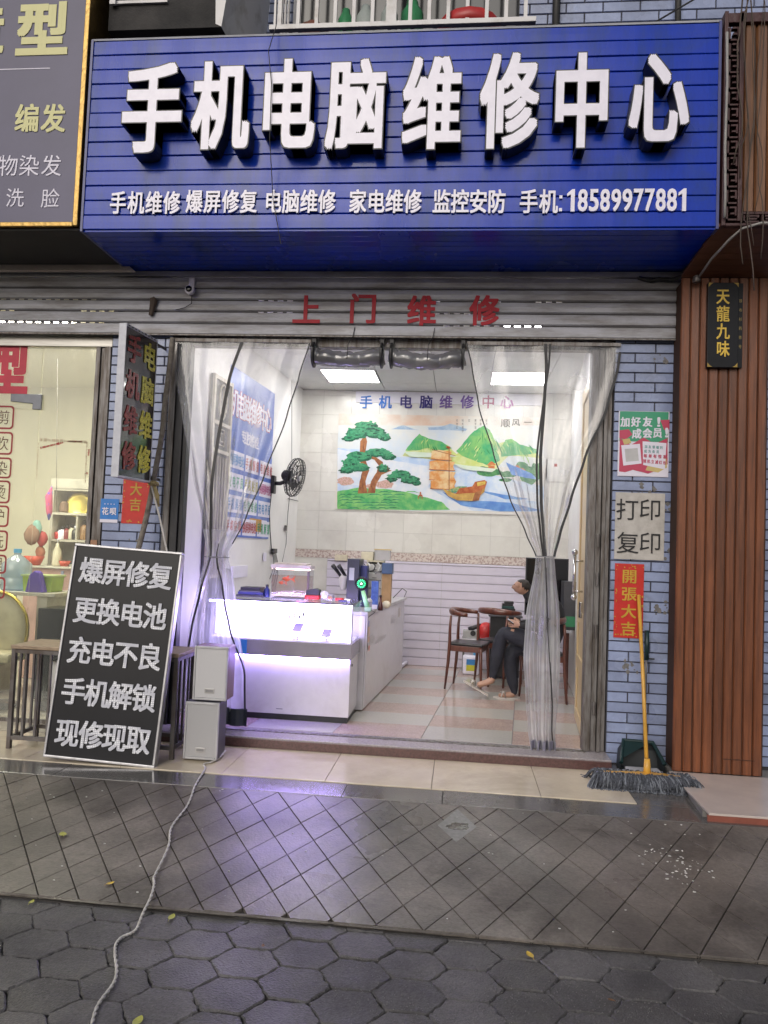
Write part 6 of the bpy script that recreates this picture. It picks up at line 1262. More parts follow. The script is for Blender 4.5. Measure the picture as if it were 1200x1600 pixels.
def couplet(px0, py0, px1, py1, label, chars, skipz=None):
    t, A, B, y = sheet(px0, py0, px1, py1, rc, 'red_couplet', label, 'couplet'); w, h = B.x - A.x, A.z - B.z
    n = len(chars); mb = MB()
    for k, c_ in enumerate(chars): put(mb, c_, ((A.x + B.x) / 2, -.0165, A.z - h * (.17 + .235 * k) if n == 4 else A.z - h * (.06 + .29 * k)), .10 if n == 4 else .09, .095, bold=.02)
    mb.build('lettering', gd2, t); mb = MB(); random.seed(len(label))
    for k in range(46):
        u = random.choice((.06, .94)) + random.uniform(-.04, .04); v = random.uniform(.02, .98)
        if k % 3 == 0: u, v = random.uniform(.08, .92), random.choice((.04, .95)) + random.uniform(-.03, .03)
        r = random.uniform(.003, .007); cx_, cz_ = A.x + u * w, A.z - v * h
        mb.add([(cx_ + r * math.cos(q), -.0162 - k * .00001, cz_ + r * .8 * math.sin(q)) for q in (0, -1.3, -2.5, -3.8, -5)], [(0, 1, 2, 3, 4)])
    o = mb.build('gold_flecks', gd2, t); o['kind'] = 'stuff'
couplet(961, 880, 1004, 998, 'red paper couplet with four gold characters behind the mop handle', '開張大吉')
couplet(194, 735, 231, 819, 'red paper couplet partly covered by the hanging light box', '張大吉')
t, A, B, y = sheet(158, 779, 184, 817, M('sticker blue', (.02, .20, .62), .4), 'sticker', 'small blue payment sticker with white characters on the left pier', 'sticker', curl=0)
mb = MB(); xm, w, h = (A.x + B.x) / 2, B.x - A.x, A.z - B.z
for dx, ch_ in ((-.03, '花'), (.03, '呗')): put(mb, ch_, (xm + dx, -.0165, A.z - h * .52), .05, .055, bold=.03)
rect(mb, (xm, -.0163, B.z + .012), w * .98, .024)
for k in range(4): rect(mb, (xm - .036 + .024 * k, -.0164, A.z - h * .22), .008, .006)
mb.build('lettering', white_print, t)
random.seed(55)
mb = MB()
for (px, py, n) in ((1035, 950, 16), (985, 1042, 10), (1048, 790, 8), (1030, 560, 7), (1010, 762, 7), (210, 838, 3), (1040, 870, 7)):
    for _ in range(n):
        P = at(px + random.uniform(-12, 12), py + random.uniform(-10, 10), -.0105); r = random.uniform(.006, .022); m_ = random.randint(4, 6)
        mb.add([(P.x + r * random.uniform(.5, 1.2) * math.cos(-q * 6.28 / m_), -.0098 - .0004 * random.random(), P.z + r * random.uniform(.5, 1.2) * math.sin(-q * 6.28 / m_)) for q in range(m_)], [tuple(range(m_))])
o = tag(mb.build('paper_scraps', M('torn paper remains', (.20, .19, .19), .9, scale=50, col2=(.10, .10, .10))), 'torn grey paper remains on the bricks of the right pier', 'paper scraps'); o['kind'] = 'stuff'

# ================================================================== MOP, DUSTPAN
mop = thing('mop', 'wide grey string mop with a yellow handle leaning on the pier', 'mop', (1.28, -.45, .1))
yl = M('yellow mop plastic', (.66, .36, .06), .35); A = at(998, 930, -.03); hd = atz(1012, 1208, .16)
hd = Vector((1.245, -.44, .155)); q = at(1010, 1204, -.42); hd.x = q.x
mb = MB(); mb.tube([A, A.lerp(hd, .5) + Vector((.003, 0, 0)), hd], .0125, 10); mb.build('handle', yl, mop, smooth=True)
mb = MB(); mb.tube([hd + Vector((-.001, .004, .10)), hd + Vector((0, 0, -.01))], [.018, .026], 10); mb.build('socket', yl, mop, smooth=True)
L0, L1 = at(936, 1207, -.46), at(1072, 1214, -.46)
mb = MB(); mb.prism([(L0.x, .150), (L0.x + .04, .142), (L1.x - .04, .142), (L1.x, .150), (L1.x - .03, .162), (hd.x + .05, .172), (hd.x - .05, .172), (L0.x + .03, .163)], -.49, -.42); mb.build('head_bar', yl, mop, bevel=.005)
yarn = M('grey mop yarn', (.11, .12, .145), .95, scale=90, col2=(.045, .05, .065), edge=(.4, .6), rnd=.2); yarn2 = M('light mop yarn', (.22, .24, .28), .95)
for kk, (m_, cnt) in enumerate(((yarn, 800), (yarn2, 260))):
    mb = MB(); random.seed(90 + kk)
    for i in range(cnt):
        u = random.random(); x = L0.x - .01 + (L1.x - L0.x + .02) * u; side = random.choice((-1, -1, -1, 1)); ex = (u - .5) * .10 + random.uniform(-.035, .035)
        out = random.uniform(.05, .14) * (1 if side < 0 else .6); r = random.uniform(.0028, .0046)
        p = [(x, -.455 + side * .02, .146), (x + ex * .3, -.455 + side * out * .55, .166 + random.uniform(-.01, .01)), (x + ex * .7, -.455 + side * out, .145 + random.uniform(-.012, .01)), (x + ex, -.455 + side * (out + .02), .104), (x + ex * 1.1 + random.uniform(-.02, .02), -.455 + side * (out + .03 + random.random() * .02), .1)]
        mb.tube(smooth_path(p, 3), r, 5)
    o = mb.build('mop_yarn', m_, mop, smooth=True); o['kind'] = 'stuff'
mb = MB(); mb.ball(((L0.x + L1.x) / 2, -.47, .118), (L1.x - L0.x) / 2 + .01, .135, .034, 26, .06); mb.build('yarn_core', yarn, mop, smooth=True)
dp = thing('dustpan', 'dark green dustpan with a long handle standing behind the mop', 'dustpan', (1.27, -.12, .1)); dg = M('dark green plastic', (.010, .032, .034), .4); dbk = M('dark grey plastic', (.03, .035, .04), .5)
P = at(968, 1203, -.2); Q = at(1040, 1203, -.2); xa, xb = P.x, Q.x
mb = MB(); mb.add([(xa, -.22, .1), (xb, -.22, .1), (xb - .01, -.04, .1), (xa + .01, -.04, .1), (xa + .01, -.19, .155), (xa + .05, -.05, .27), (xb - .05, -.05, .265), (xb - .005, -.19, .16), (xa + .02, -.03, .21), (xb - .02, -.03, .21)], [(0, 1, 2, 3), (0, 4, 8, 3), (4, 5, 8), (1, 2, 9, 7), (7, 9, 6), (3, 8, 9, 2), (8, 5, 6, 9)]); mb.build('pan', dbk, dp)
mb = MB(); mb.tube([(xa + .01, -.195, .158), (xa + .05, -.06, .275), (xb - .05, -.06, .270), (xb - .004, -.195, .163)], .014, 8); mb.add([(xa + .02, -.17, .18), (xa + .055, -.058, .28), (xb - .055, -.058, .276), (xb - .055, -.058, .276)], [(0, 1, 2)]); mb.build('pan_hood', dg, dp, smooth=False)
A = at(1011, 985, -.04); Bq = at(1006, 1165, -.07)
mb = MB(); mb.tube([A, Bq], .008, 8); mb.build('stick', galv, dp, smooth=True)
mb = MB(); mb.tube([A + Vector((.0, 0, .0)), A + Vector((.0, -.005, -.20))], .016, 10); mb.build('grip', dg, dp, smooth=True)
mb = MB(); mb.tube([A + Vector((-.01, -.01, -.19)), A + Vector((.05, -.012, -.19))], .006, 6); mb.build('clip', dbk, dp)
mb = MB(); P = at(1005, 1199, -.27); mb.box(P.x - .11, P.x + .10, -.33, -.24, .1, .15); item('white_tray', mb, M('white lining', (.5, .5, .52), .5), 'white lining lying in front of the dark green dustpan', 'tray', bevel=.006)

# ================================================================== LEAVES AND CRUMBS
lf = [M('yellow fallen leaf', (.62, .44, .07), .6, scale=60, col2=(.45, .30, .05)), M('pale green leaf', (.42, .42, .10), .6, scale=60, col2=(.3, .3, .07)), M('brown leaf', (.22, .11, .05), .7)]
LV = [(98, 1305, 1, .05, 'pale leaf lying near the upper end of the scored concrete'), (172, 1381, 0, .03, 'curled yellow leaf close to the concrete edge'), (188, 1403, 2, .03, 'brown leaf right under the concrete edge by the cord'), (49, 1410, 1, .026, 'small greenish leaf on a paver at the far edge'), (268, 1434, 1, .036, 'slim greenish leaf to the right of the white cord'), (560, 1445, 2, .026, 'tiny brown leaf just below the concrete lip'), (411, 1478, 2, .018, 'tan pebble like leaf between violet lit pavers'), (828, 1493, 0, .035, 'bright golden leaf alone on the dark pavers'), (215, 1597, 1, .04, 'yellow leaf at the very front by the white cord'), (955, 1563, 2, .018, 'little tan leaf crumb on the front pavers')]
for k, (px, py, m_, s, lab) in enumerate(LV):
    zz = .004 if py > 1400 else az(atz(px, py, .05).y) + .004; P = atz(px, py, zz + .004); random.seed(k); a0 = random.uniform(0, 6.28); mb = MB(); n = 6; vs = []
    for i in range(n + 1):
        s_ = i / n; w = .36 * s * math.sin(math.pi * min(1, s_ * .95 + .03)) ** .8
        for q in (-1, 0, 1):
            lx, ly = (s_ - .5) * s * 1.25, q * w; lz = .004 + .10 * s * abs(q) + .25 * s * (s_ - .4) ** 2
            vs.append((P.x + lx * math.cos(a0) - ly * math.sin(a0), P.y + lx * math.sin(a0) + ly * math.cos(a0), zz + lz))
    mb.add(vs, [(3 * i + j, 3 * i + j + 1, 3 * i + 4 + j, 3 * i + 3 + j) for i in range(n) for j in (0, 1)])
    mb.tube([vs[1], (2 * vs[1][0] - vs[4][0], 2 * vs[1][1] - vs[4][1], zz + .004)], .0012, 4); tag(mb.build('fallen_leaf', lf[m_], smooth=True), lab, 'leaf', 'fallen leaves')
random.seed(23); mb = MB()
for _ in range(62):
    x, y = random.choice(((1.10, -1.55), (1.17, -1.62), (1.07, -1.72), (1.13, -1.66), (.98, -1.50))); x += random.gauss(0, .045); y += random.gauss(0, .05); r = random.uniform(.0015, .0048)
    mb.ball((x, y, az(y) + .005), r * random.uniform(.8, 2.4), r * random.uniform(.6, 1.5), r * .6, n=6, jit=.25)
for _ in range(60):
    x = random.uniform(-2.4, 1.5); y = random.uniform(-2.3, -1.1); r = random.uniform(.0015, .004); mb.ball((x, y, az(y) + .003), r * 1.6, r, r * .6, n=6)
o = mb.build('white_crumbs', M('white crumbs', (.72, .72, .70), .7)); o['kind'] = 'stuff'
# ================================================================== SALON NEXT DOOR
sw = thing('salon_room', 'pale lit interior walls of the salon behind the glass', 'room', (-4, 2, .1))
pc = M('pale cream wall', (.68, .65, .53), .6, var=.02, scale=1.5)
mb = MB()
mb.box(-6.6, -2.70, 3.2, 3.3, .1, 3.4); mb.build('back_wall', pc, sw)
mb = MB(); mb.box(-2.68, -2.62, .12, 3.2, .1, 3.4); mb.build('side_wall', pc, sw)
mb = MB(); mb.box(-6.7, -6.6, .12, 3.2, .1, 3.4); mb.build('side_wall', pc, sw)
mb = MB(); mb.box(-6.6, -2.69, .12, 3.2, 3.3, 3.36); mb.build('ceiling', pc, sw)
mb = MB(); mb.box(-6.6, -2.69, -.20, 3.2, .08, .105); mb.build('floor', M('salon floor tile', (.42, .38, .32), .2), sw)
for k, (x, y) in enumerate(((-3.6, .7), (-4.9, .75))):
    t = thing('ceiling_light', ['salon ceiling panel close to the left pier', 'salon ceiling panel further from the left pier'][k], 'ceiling light', (x, y, 3.29), 'salon ceiling lights'); mb = MB(); mb.box(x - .3, x + .3, y - .3, y + .3, 3.28, 3.294); mb.build('diffuser', M('warm diffuser', (.9, .9, .8), .5, emis=36, ecol=(1, .96, .82)), t)
    mb = MB(); mb.box(x - .32, x + .32, y - .32, y - .301, 3.276, 3.298); mb.build('frame', wm, t)
sg = thing('salon_glass_front', 'salon glass front with red characters and rounded red boxes beside the left pier', 'shopfront', (-3.3, .05, .1))
gl2 = film('salon glass', .035, .05, (.96, .98, .95), .03, 2)
jx = at(58, 700, .05).x
mb = MB(); mb.box(jx + .004, -2.80, .048, .058, .13, 2.95); mb.build('glass_pane', gl2, sg)
mb = MB(); mb.box(-5.6, jx - .004, .048, .058, .13, 2.47); mb.build('glass_door', gl2, sg)
mb = MB(); mb.box(-5.6, jx - .004, .048, .058, 2.475, 2.95); mb.build('glass_pane', gl2, sg)
mb = MB(); mb.box(-5.6, -2.67, .02, .10, 2.955, 3.105); mb.build('top_channel', M('brushed steel', (.34, .33, .31), .3, metal=.8, stretch=(.5, 4, 20), scale=10), sg, bevel=.004)
for a, b, y0_, y1_ in ((-2.80, -2.765, .02, .09), (-2.762, -2.72, .035, .10), (-2.717, -2.67, -.004, .08)): mb = MB(); mb.box(a, b, y0_, y1_, .1, 2.954); mb.build('side_channel', galv, sg, bevel=.003)
mb = MB(); P = at(146, 852, .0); mb.box(P.x - .02, P.x + .03, -.01, .018, P.z - .05, P.z + .04); mb.build('lock', M('copper lock', (.30, .17, .11), .4, metal=.6), sg)
mb = MB(); mb.box(-5.6, jx - .004, .035, .07, .1, .13); mb.box(jx + .004, -2.80, .035, .07, .1, .13); mb.build('bottom_channel', galv, sg)
C1 = M('patch fitting grey', (.16, .17, .20), .35, metal=.4); P, Q = at(17, 615, .03), at(64, 640, .03)
mb = MB(); mb.prism([(P.x, P.z), (P.x, P.z - .06), (P.x + .18, P.z - .075), (P.x + .18, Q.z), (Q.x, Q.z), (Q.x, P.z)], .028, .047); mb.build('patch_fitting', C1, sg, bevel=.004)
rdp = M('red vinyl print', (.52, .015, .05), .5)
P = at(20, 575, .046); mb = MB(); put(mb, '型', (P.x - .04, .0465, P.z), .34, .40, bold=.05, fit=True); mb.build('lettering', rdp, sg)
chs = ['剪', '吹', '染', '烫', '护', '洗', '理', '发']
ys = [(634, 671), (675, 711), (715, 748), (751, 787), (790, 824), (829, 862), (867, 897), (902, 936)]
for k, (a, b) in enumerate(ys):
    P, Q = at(23 - 2.0 * k, a, .046), at(23 - 2.0 * k, b, .046); x1, z1_, z0_ = P.x, P.z, Q.z; x0 = x1 - .30; r = .03; t_ = .014
    def rr(x0, x1, z0, z1, r):
        pts = []
        for cx_, cz_, a0 in ((x1 - r, z1 - r, 0), (x0 + r, z1 - r, 90), (x0 + r, z0 + r, 180), (x1 - r, z0 + r, 270)):
            for q in range(5): an = math.radians(a0 + q * 22.5); pts.append((cx_ + r * math.cos(an), cz_ + r * math.sin(an)))
        return pts
    o_, i_ = rr(x0, x1, z0_, z1_, r), rr(x0 + t_, x1 - t_, z0_ + t_, z1_ - t_, r - t_ * .6); n = len(o_); mb = MB()
    mb.add([(x, .0462, z) for x, z in o_] + [(x, .0462, z) for x, z in i_], [(j, (j + 1) % n, n + (j + 1) % n, n + j) for j in range(n)]); mb.build('red_box_outline', M('deep red vinyl print', (.30, .02, .03), .5), sg)
    mb = MB(); put(mb, chs[k], (x1 - .085, .0462, (z0_ + z1_) / 2), .10, .11); mb.build('letter', M('brown print', (.12, .06, .04), .5), sg)
# remains of a poster border on the glass
tp = M('torn tape cream', (.62, .56, .42), .7, scale=40, col2=(.4, .3, .2)); tr_ = M('torn tape red', (.34, .03, .03), .7)
random.seed(14)
for m_, pl_ in ((tp, ((62, 687, 138, 691, 5), (60, 692, 57, 750, 2), (136, 690, 133, 755, 3))), (tr_, ((63, 700, 100, 691, 4), (105, 690, 128, 690, 2.5), (139, 702, 138, 712, 4), (136, 738, 135, 741, 4)))):
    for (a, b, c, d, wd_) in pl_:
        mb = MB(); n = 12
        for k in range(n):
            t0, t1 = k / n, (k + random.uniform(.6, 1)) / n; P, Q = at(a + (c - a) * t0, b + (d - b) * t0, .046), at(a + (c - a) * t1, b + (d - b) * t1, .046); o_ = (Q - P); s = Vector((-o_.z, 0, o_.x)).normalized() * .0022 * wd_ * random.uniform(.6, 1.2)
            mb.add([tuple(P - s), tuple(Q - s), tuple(Q + s), tuple(P + s)], [(0, 1, 2, 3)])
        o = mb.build('tape_remains', m_, sg); o['kind'] = 'stuff'
# shelf unit with products
Ys = 2.0
def sp(px, py, Y=Ys): return at(px, py, Y)
su = thing('salon_shelf', 'white shelf unit with a gold plate and bottles inside the salon', 'shelf', (sp(110, 900).x, Ys, .1)); shm = M('shelf white', (.52, .49, .42), .5)
x0, x1 = sp(78, 800).x, sp(141, 800).x
mb = MB(); mb.box(x0, x1, 2.25, 2.27, .11, sp(100, 745).z); mb.build('back_panel', M('shelf grey back', (.33, .32, .30), .6), su)
for py in (765, 803, 845, 884): z = sp(110, py).z; mb = MB(); mb.box(x0, x1, Ys, 2.249, z - .012, z + .012); mb.build('shelf_board', shm, su)
for px in (78, 141): x = sp(px, 850).x; mb = MB(); mb.box(x - .012, x + .012, Ys - .002, 2.26, .11, sp(100, 760).z); mb.build('side_board', shm, su)
mb = MB(); x = sp(119, 820).x; mb.box(x - .01, x + .01, Ys + .01, 2.24, sp(110, 843).z, sp(110, 805).z); mb.build('divider', shm, su)
mb = MB(); mb.box(x0, x1, Ys - .01, Ys + .0, sp(100, 765).z + .013, sp(100, 748).z); mb.build('top_panel', shm, su)
P = sp(114, 788); t = thing('gold_plate', 'round gold plate standing on the salon shelf', 'plate', (P.x, Ys + .1, P.z)); mb = MB(); mb.lathe([(.02, -.01), (.10, -.006), (.135, .012), (.13, .016), (.09, .002), (.02, -.002)], (P.x, Ys + .12, P.z), 26, Matrix.Rotation(math.radians(80), 4, 'X')); mb.build('dish', M('polished gold', (.62, .48, .10), .25, metal=.7), t, smooth=True)
bl_ = [(85, 830, 845, .045, red, 'dark red bottle at the end of the salon shelf'), (91, 826, 845, .05, white_acryl, 'white pump bottle on the salon shelf'), (98, 824, 845, .04, M('wine plastic', (.25, .02, .03), .4), 'wine red bottle behind the white one'), (105, 822, 845, .035, cream_p, 'slim cream bottle on the salon shelf'), (111, 824, 845, .04, blk, 'black bottle with pale label on the salon shelf'), (125, 815, 845, .045, M('tan bottle', (.35, .2, .1), .4), 'tan bottle right of the shelf divider'), (133, 832, 845, .04, cream_p, 'small cream jar at the shelf end')]
for px, pt, pb_, r, m_, lab in bl_:
    P, Q = sp(px, pb_), sp(px, pt); z = sp(110, 845).z + .0125; h = Q.z - P.z; t = thing('bottle', lab, 'bottle', (P.x, Ys + .08, z), 'bottles on the salon shelf')
    mb = MB(); mb.lathe([(r * .9, 0), (r, .01), (r, h * .65), (r * .4, h * .8)], (P.x, Ys + .08, z + .001), 12); mb.build('body', m_, t, smooth=True); mb = MB(); mb.lathe([(r * .38, h * .801), (r * .38, h), (r * .2, h + .01)], (P.x, Ys + .08, z + .001), 10); mb.build('cap', blk if m_ is not blk else white_acryl, t, smooth=True)
P = sp(92, 795); mb = MB(); mb.lathe([(.035, 0), (.05, .02), (.04, .10), (.02, .12)], (P.x, Ys + .1, sp(110, 803).z + .013), 12); item('figurine', mb, M('brown figurine', (.2, .12, .08), .6), 'little brown ornament beside the gold plate', 'ornament')
# pink counter with a bottle and red bowls
pkc = thing('salon_counter', 'pink fronted salon counter behind the leaning board', 'counter', (sp(100, 950).x, 1.7, .1)); a_, b_ = sp(38, 900, 1.7).x, sp(160, 900, 1.7).x; zt = sp(80, 885, 1.7).z
mb = MB(); mb.box(a_, b_, 1.7, 2.1 - .12, .11, zt - .02); mb.build('counter_body', M('pink laminate', (.48, .30, .26), .4), pkc); mb = MB(); mb.box(a_ - .02, b_ + .02, 1.68, 1.985, zt - .019, zt); mb.build('counter_top', shm, pkc, bevel=.003)
mb = MB(); P = sp(97, 900, 1.69); mb.box(P.x - .012, P.x + .012, 1.69, 1.6995, P.z - .10, P.z + .05); mb.build('handle', M('blue grey handle', (.25, .28, .4), .4), pkc)
P = sp(88, 885, 1.8); t = thing('spray_bottle', 'tall pale spray bottle on the pink salon counter', 'bottle', (P.x, 1.8, zt)); mb = MB(); mb.lathe([(.04, 0), (.045, .02), (.04, .15), (.018, .2), (.016, .23)], (P.x, 1.8, zt + .001), 14); mb.build('body', cream_p, t, smooth=True); mb = MB(); mb.tube([(P.x, 1.8, zt + .231), (P.x, 1.8, zt + .27), (P.x + .04, 1.8, zt + .275)], .009, 8); mb.build('pump', white_acryl, t, smooth=True)
for k, (px, s) in enumerate(((53, .10), (101, .06))): P = sp(px, 880, 1.82); mb = MB(); mb.lathe([(s * .6, 0), (s, s * .9), (s * .95, s * .9), (s * .5, .01)], (P.x, 1.82, zt + .001), 16); item('bowl', mb, M('orange red plastic', (.58, .09, .05), .4), ['larger', 'smaller'][k] + ' orange red bowl on the pink salon counter', 'bowl', smooth=True)
random.seed(2); P = sp(60, 838, 1.9)
for k, (px, py, c, s, lab) in enumerate(((50, 835, (.28, .16, .11), .08, 'brown hanging bundle inside the salon'), (57, 825, (.25, .45, .40), .06, 'mint green cloth hanging inside the salon'), (66, 842, (.42, .06, .06), .06, 'red cloth bundle hanging inside the salon'), (63, 862, (.45, .2, .12), .05, 'orange towel hanging under the red bundle'))):
    P = sp(px, py, 1.85 + .02 * k); mb = MB(); mb.ball(P, s, s * .5, s * 1.3, 12, .12); item('hanging_cloth', mb, M('cloth %d' % k, c, .9), lab, 'cloth', smooth=True)
mb = MB(); P, Q = sp(81, 760, 1.6), sp(77, 800, 1.6); mb.tube([P, P.lerp(Q, .4) + Vector((-.02, 0, 0)), Q, Q + Vector((0, 0, -.08))], [.006, .035, .03, .006], 8); item('feather_duster', mb, M('rainbow duster', (.55, .08, .2), .8, scale=9, col2=(.06, .10, .55), edge=(.45, .5)), 'rainbow coloured duster hanging by the salon shelf', 'duster', smooth=True)
# near desk with crate, jug; chair
Yd = .75
ds = thing('salon_desk', 'small cream desk near the salon glass with a green crate on it', 'desk', (sp(50, 930, Yd).x, Yd, .1)); a_, b_ = sp(-30, 925, Yd).x, sp(86, 925, Yd).x; zt = sp(50, 926, Yd).z
mb = MB(); mb.box(a_, b_, Yd, Yd + .45, zt - .03, zt); mb.build('desk_top', shm, ds, bevel=.003)
for px in (-25, 62): x = sp(px, 950, Yd).x; mb = MB(); mb.box(x - .045, x + .045, Yd + .03, Yd + .4, .11, zt - .031); mb.build('leg_panel', shm, ds)
P, Q = sp(35, 900, Yd + .1), sp(81, 924, Yd + .1); t = thing('crate', 'lime green crate on the salon desk', 'crate', (P.x, Yd + .1, zt))
mb = MB(); mb.prism([(P.x + .015, zt + .001), (Q.x - .015, zt + .001), (Q.x, P.z), (P.x, P.z)], Yd + .1, Yd + .3); mb.build('box', M('lime plastic', (.35, .50, .06), .4), t, bevel=.004); mb = MB(); mb.box(P.x - .01, Q.x + .01, Yd + .09, Yd + .31, P.z + .0005, P.z + .015); mb.build('rim', M('pale lime', (.5, .6, .25), .4), t)
mb = MB(); P = sp(52, 920, Yd + .05); mb.prism([(P.x - .06, zt + .001), (P.x + .11, zt + .001), (P.x + .06, zt + .17), (P.x + .02, zt + .19), (P.x - .03, zt + .15)], Yd + .02, Yd + .09); item('purple_pouch', mb, M('purple plastic bag', (.10, .05, .38), .35), 'crumpled purple bag in front of the lime crate', 'bag', bevel=.01)
P = sp(15, 900, Yd + .1); wj = thing('water_jug', 'big blue transparent water jug on the salon desk', 'water jug', (P.x, Yd + .2, zt)); mb = MB(); mb.lathe([(.11, 0), (.125, .02), (.125, .10), (.118, .11), (.125, .12), (.125, .23), (.06, .29), (.03, .31), (.03, .35)], (P.x, Yd + .2, zt + .001), 22); mb.build('bottle_body', film('blue jug plastic', .35, .08, (.55, .75, .92), .1), wj, smooth=True); mb = MB(); mb.lathe([(.034, .33), (.034, .365)], (P.x, Yd + .2, zt), 14); mb.build('cap', M('sky blue cap', (1, 1, 1)), wj)
P, Q = at(60, 950, .40), at(105, 1010, .40); dbx = thing('black_cabinet', 'small black glossy cabinet between the salon desk and the light board', 'cabinet', (P.x, .4, .1)); mb = MB(); mb.box(P.x, Q.x + .1, .40, .70, .2, P.z); mb.build('cabinet_body', M('glossy black', (.012, .014, .016), .12), dbx, bevel=.004); mb = MB(); mb.box(P.x + .01, Q.x + .09, .41, .69, .11, .199); mb.build('plinth', drk, dbx)
scm = M('cream leather', (.52, .46, .30), .45); P = at(8, 985, .55); scx = P.x
sc = thing('salon_chair', 'cream salon chair with a golden curved back near the glass', 'chair', (scx, .55, .1))
mb = MB(); mb.ball((scx - .06, .55, .72), .26, .06, .30, 20); mb.build('back_cushion', scm, sc, smooth=True)
mb = MB(); mb.tube([(scx - .06 + .27 * math.cos(q), .53, .72 + .31 * math.sin(q)) for q in (math.radians(-20 + 220 * k / 16) for k in range(17))], .014, 8); mb.build('back_rim', M('polished gold', (1, 1, 1)), sc, smooth=True)
mb = MB(); mb.box(scx - .30, scx + .20, .30, .62, .48, .56); mb.build('seat', scm, sc, bevel=.03)
mb = MB(); mb.tube([(scx - .05, .48, .12), (scx - .05, .48, .479)], .03, 12); mb.lathe([(.22, 0), (.22, .015), (.05, .04)], (scx - .05, .48, .106), 22); mb.build('pedestal', drk, sc, smooth=True)
mb = MB(); mb.tube([at(90, 560, 1.2), at(88, 800, 1.2)], .003, 6); item('cable', mb, galv, 'thin pale cord hanging inside the salon beside the shelf', 'cable')

# ================================================================== THE SEATED MAN
def skin_mesh(joints, edges, root):
    me = bpy.data.meshes.new('tmp'); me.from_pydata([j[:3] for j in joints], edges, []); o = bpy.data.objects.new('tmp', me); COL.objects.link(o)
    sk = o.modifiers.new('skin', 'SKIN'); sk.use_smooth_shade = True
    for i, j in enumerate(joints):
        r = j[3]; me.skin_vertices[0].data[i].radius = (r, r) if not isinstance(r, tuple) else r
        me.skin_vertices[0].data[i].use_root = (i == root)
    ss = o.modifiers.new('sub', 'SUBSURF'); ss.levels = 2; ss.render_levels = 2
    out = bpy.data.meshes.new_from_object(o.evaluated_get(bpy.context.evaluated_depsgraph_get())); bpy.data.objects.remove(o); bpy.data.meshes.remove(me); return out
skin = M('skin', (.36, .21, .15), .5, var=.04, scale=20); shirt = M('black jacket cloth', (.014, .014, .018), .8, scale=15, bump=2.0, bscale=12); trou = M('dark navy trousers', (.016, .018, .030), .8, scale=15, bump=2.2, bscale=11); hair = M('short dark hair', (.022, .017, .014), .7, scale=60, bump=.6, bscale=120)
J = [  # x, y, z, radius
 (.86, 1.76, .68, .125), (.87, 1.76, .82, .150), (.85, 1.76, .98, .155), (.775, 1.755, 1.10, .120), (.68, 1.75, 1.155, .062), (.62, 1.745, 1.185, .052),
 (.555, 1.74, 1.225, .100), (.540, 1.74, 1.262, .100), (.502, 1.74, 1.180, .074),                       # skull, crown, face/jaw
 (.80, 1.60, 1.09, .075), (.79, 1.545, 1.03, .062), (.76, 1.52, .86, .047), (.66, 1.56, .855, .040), (.575, 1.60, .865, .029), (.545, 1.605, .870, .030),      # near arm
 (.80, 1.91, 1.09, .075), (.78, 1.96, 1.02, .060), (.74, 1.95, .87, .047), (.65, 1.86, .86, .040), (.575, 1.76, .865, .029), (.55, 1.75, .870, .030),          # far arm
 (.82, 1.66, .66, .095), (.62, 1.665, .735, .095), (.43, 1.70, .785, .078), (.40, 1.72, .70, .070), (.37, 1.72, .52, .064), (.345, 1.72, .385, .036), (.335, 1.72, .335, .036), (.27, 1.72, .305, .030), (.20, 1.72, .285, .026),   # crossed upper leg
 (.82, 1.86, .66, .095), (.62, 1.83, .64, .095), (.50, 1.82, .615, .080), (.50, 1.80, .48, .070), (.53, 1.79, .32, .058), (.55, 1.79, .235, .036), (.54, 1.79, .205, .034), (.46, 1.785, .192, .028), (.40, 1.785, .188, .022)]
E_ = [(0, 1), (1, 2), (2, 3), (3, 4), (4, 5), (5, 6), (6, 7), (6, 8), (3, 9), (9, 10), (10, 11), (11, 12), (12, 13), (13, 14), (3, 15), (15, 16), (16, 17), (17, 18), (18, 19), (19, 20), (0, 21), (21, 22), (22, 23), (23, 24), (24, 25), (25, 26), (26, 27), (27, 28), (28, 29), (0, 30), (30, 31), (31, 32), (32, 33), (33, 34), (34, 35), (35, 36), (36, 37), (37, 38)]
# fingers grow out of both palms, curled around the phone
fing = []
for base, sy in ((14, 1), (20, -1)):
    bx_, by_, bz_ = J[base][:3]
    for k in range(4):
        n0 = len(J); off = (k - 1.5) * .017; ln = (.9, 1.05, 1., .8)[k]
        J.append((bx_ - .035, by_ + sy * .008, bz_ + off, .0085)); J.append((bx_ - .035 - .028 * ln, by_ + sy * .018, bz_ + off + .002, .0078)); J.append((bx_ - .045 - .036 * ln, by_ + sy * .038, bz_ + off + .004, .0066))
        E_ += [(base, n0), (n0, n0 + 1), (n0 + 1, n0 + 2)]
    n0 = len(J); J.append((bx_ - .005, by_ + sy * .012, bz_ + .035, .010)); J.append((bx_ - .03, by_ + sy * .022, bz_ + .048, .0085)); E_ += [(base, n0), (n0, n0 + 1)]
me = skin_mesh(J, E_, 0)
for m_ in (shirt, trou, skin): me.materials.append(m_)
def seg_d(p, a, b):
    ab = b - a; t = max(0, min(1, (p - a).dot(ab) / ab.length_squared)); return (p - a - ab * t).length
JV = [Vector(j[:3]) for j in J]
def cls(i, j):
    e = (i, j)
    if max(e) >= 39: return 2
    if e in ((4, 5), (5, 6), (6, 7), (6, 8), (13, 14), (19, 20)): return 2
    if e in ((26, 27), (27, 28), (28, 29), (35, 36), (36, 37), (37, 38)): return 2
    if e[0] >= 21 and e[1] >= 22 or e in ((0, 21), (0, 30)): return 1
    return 0
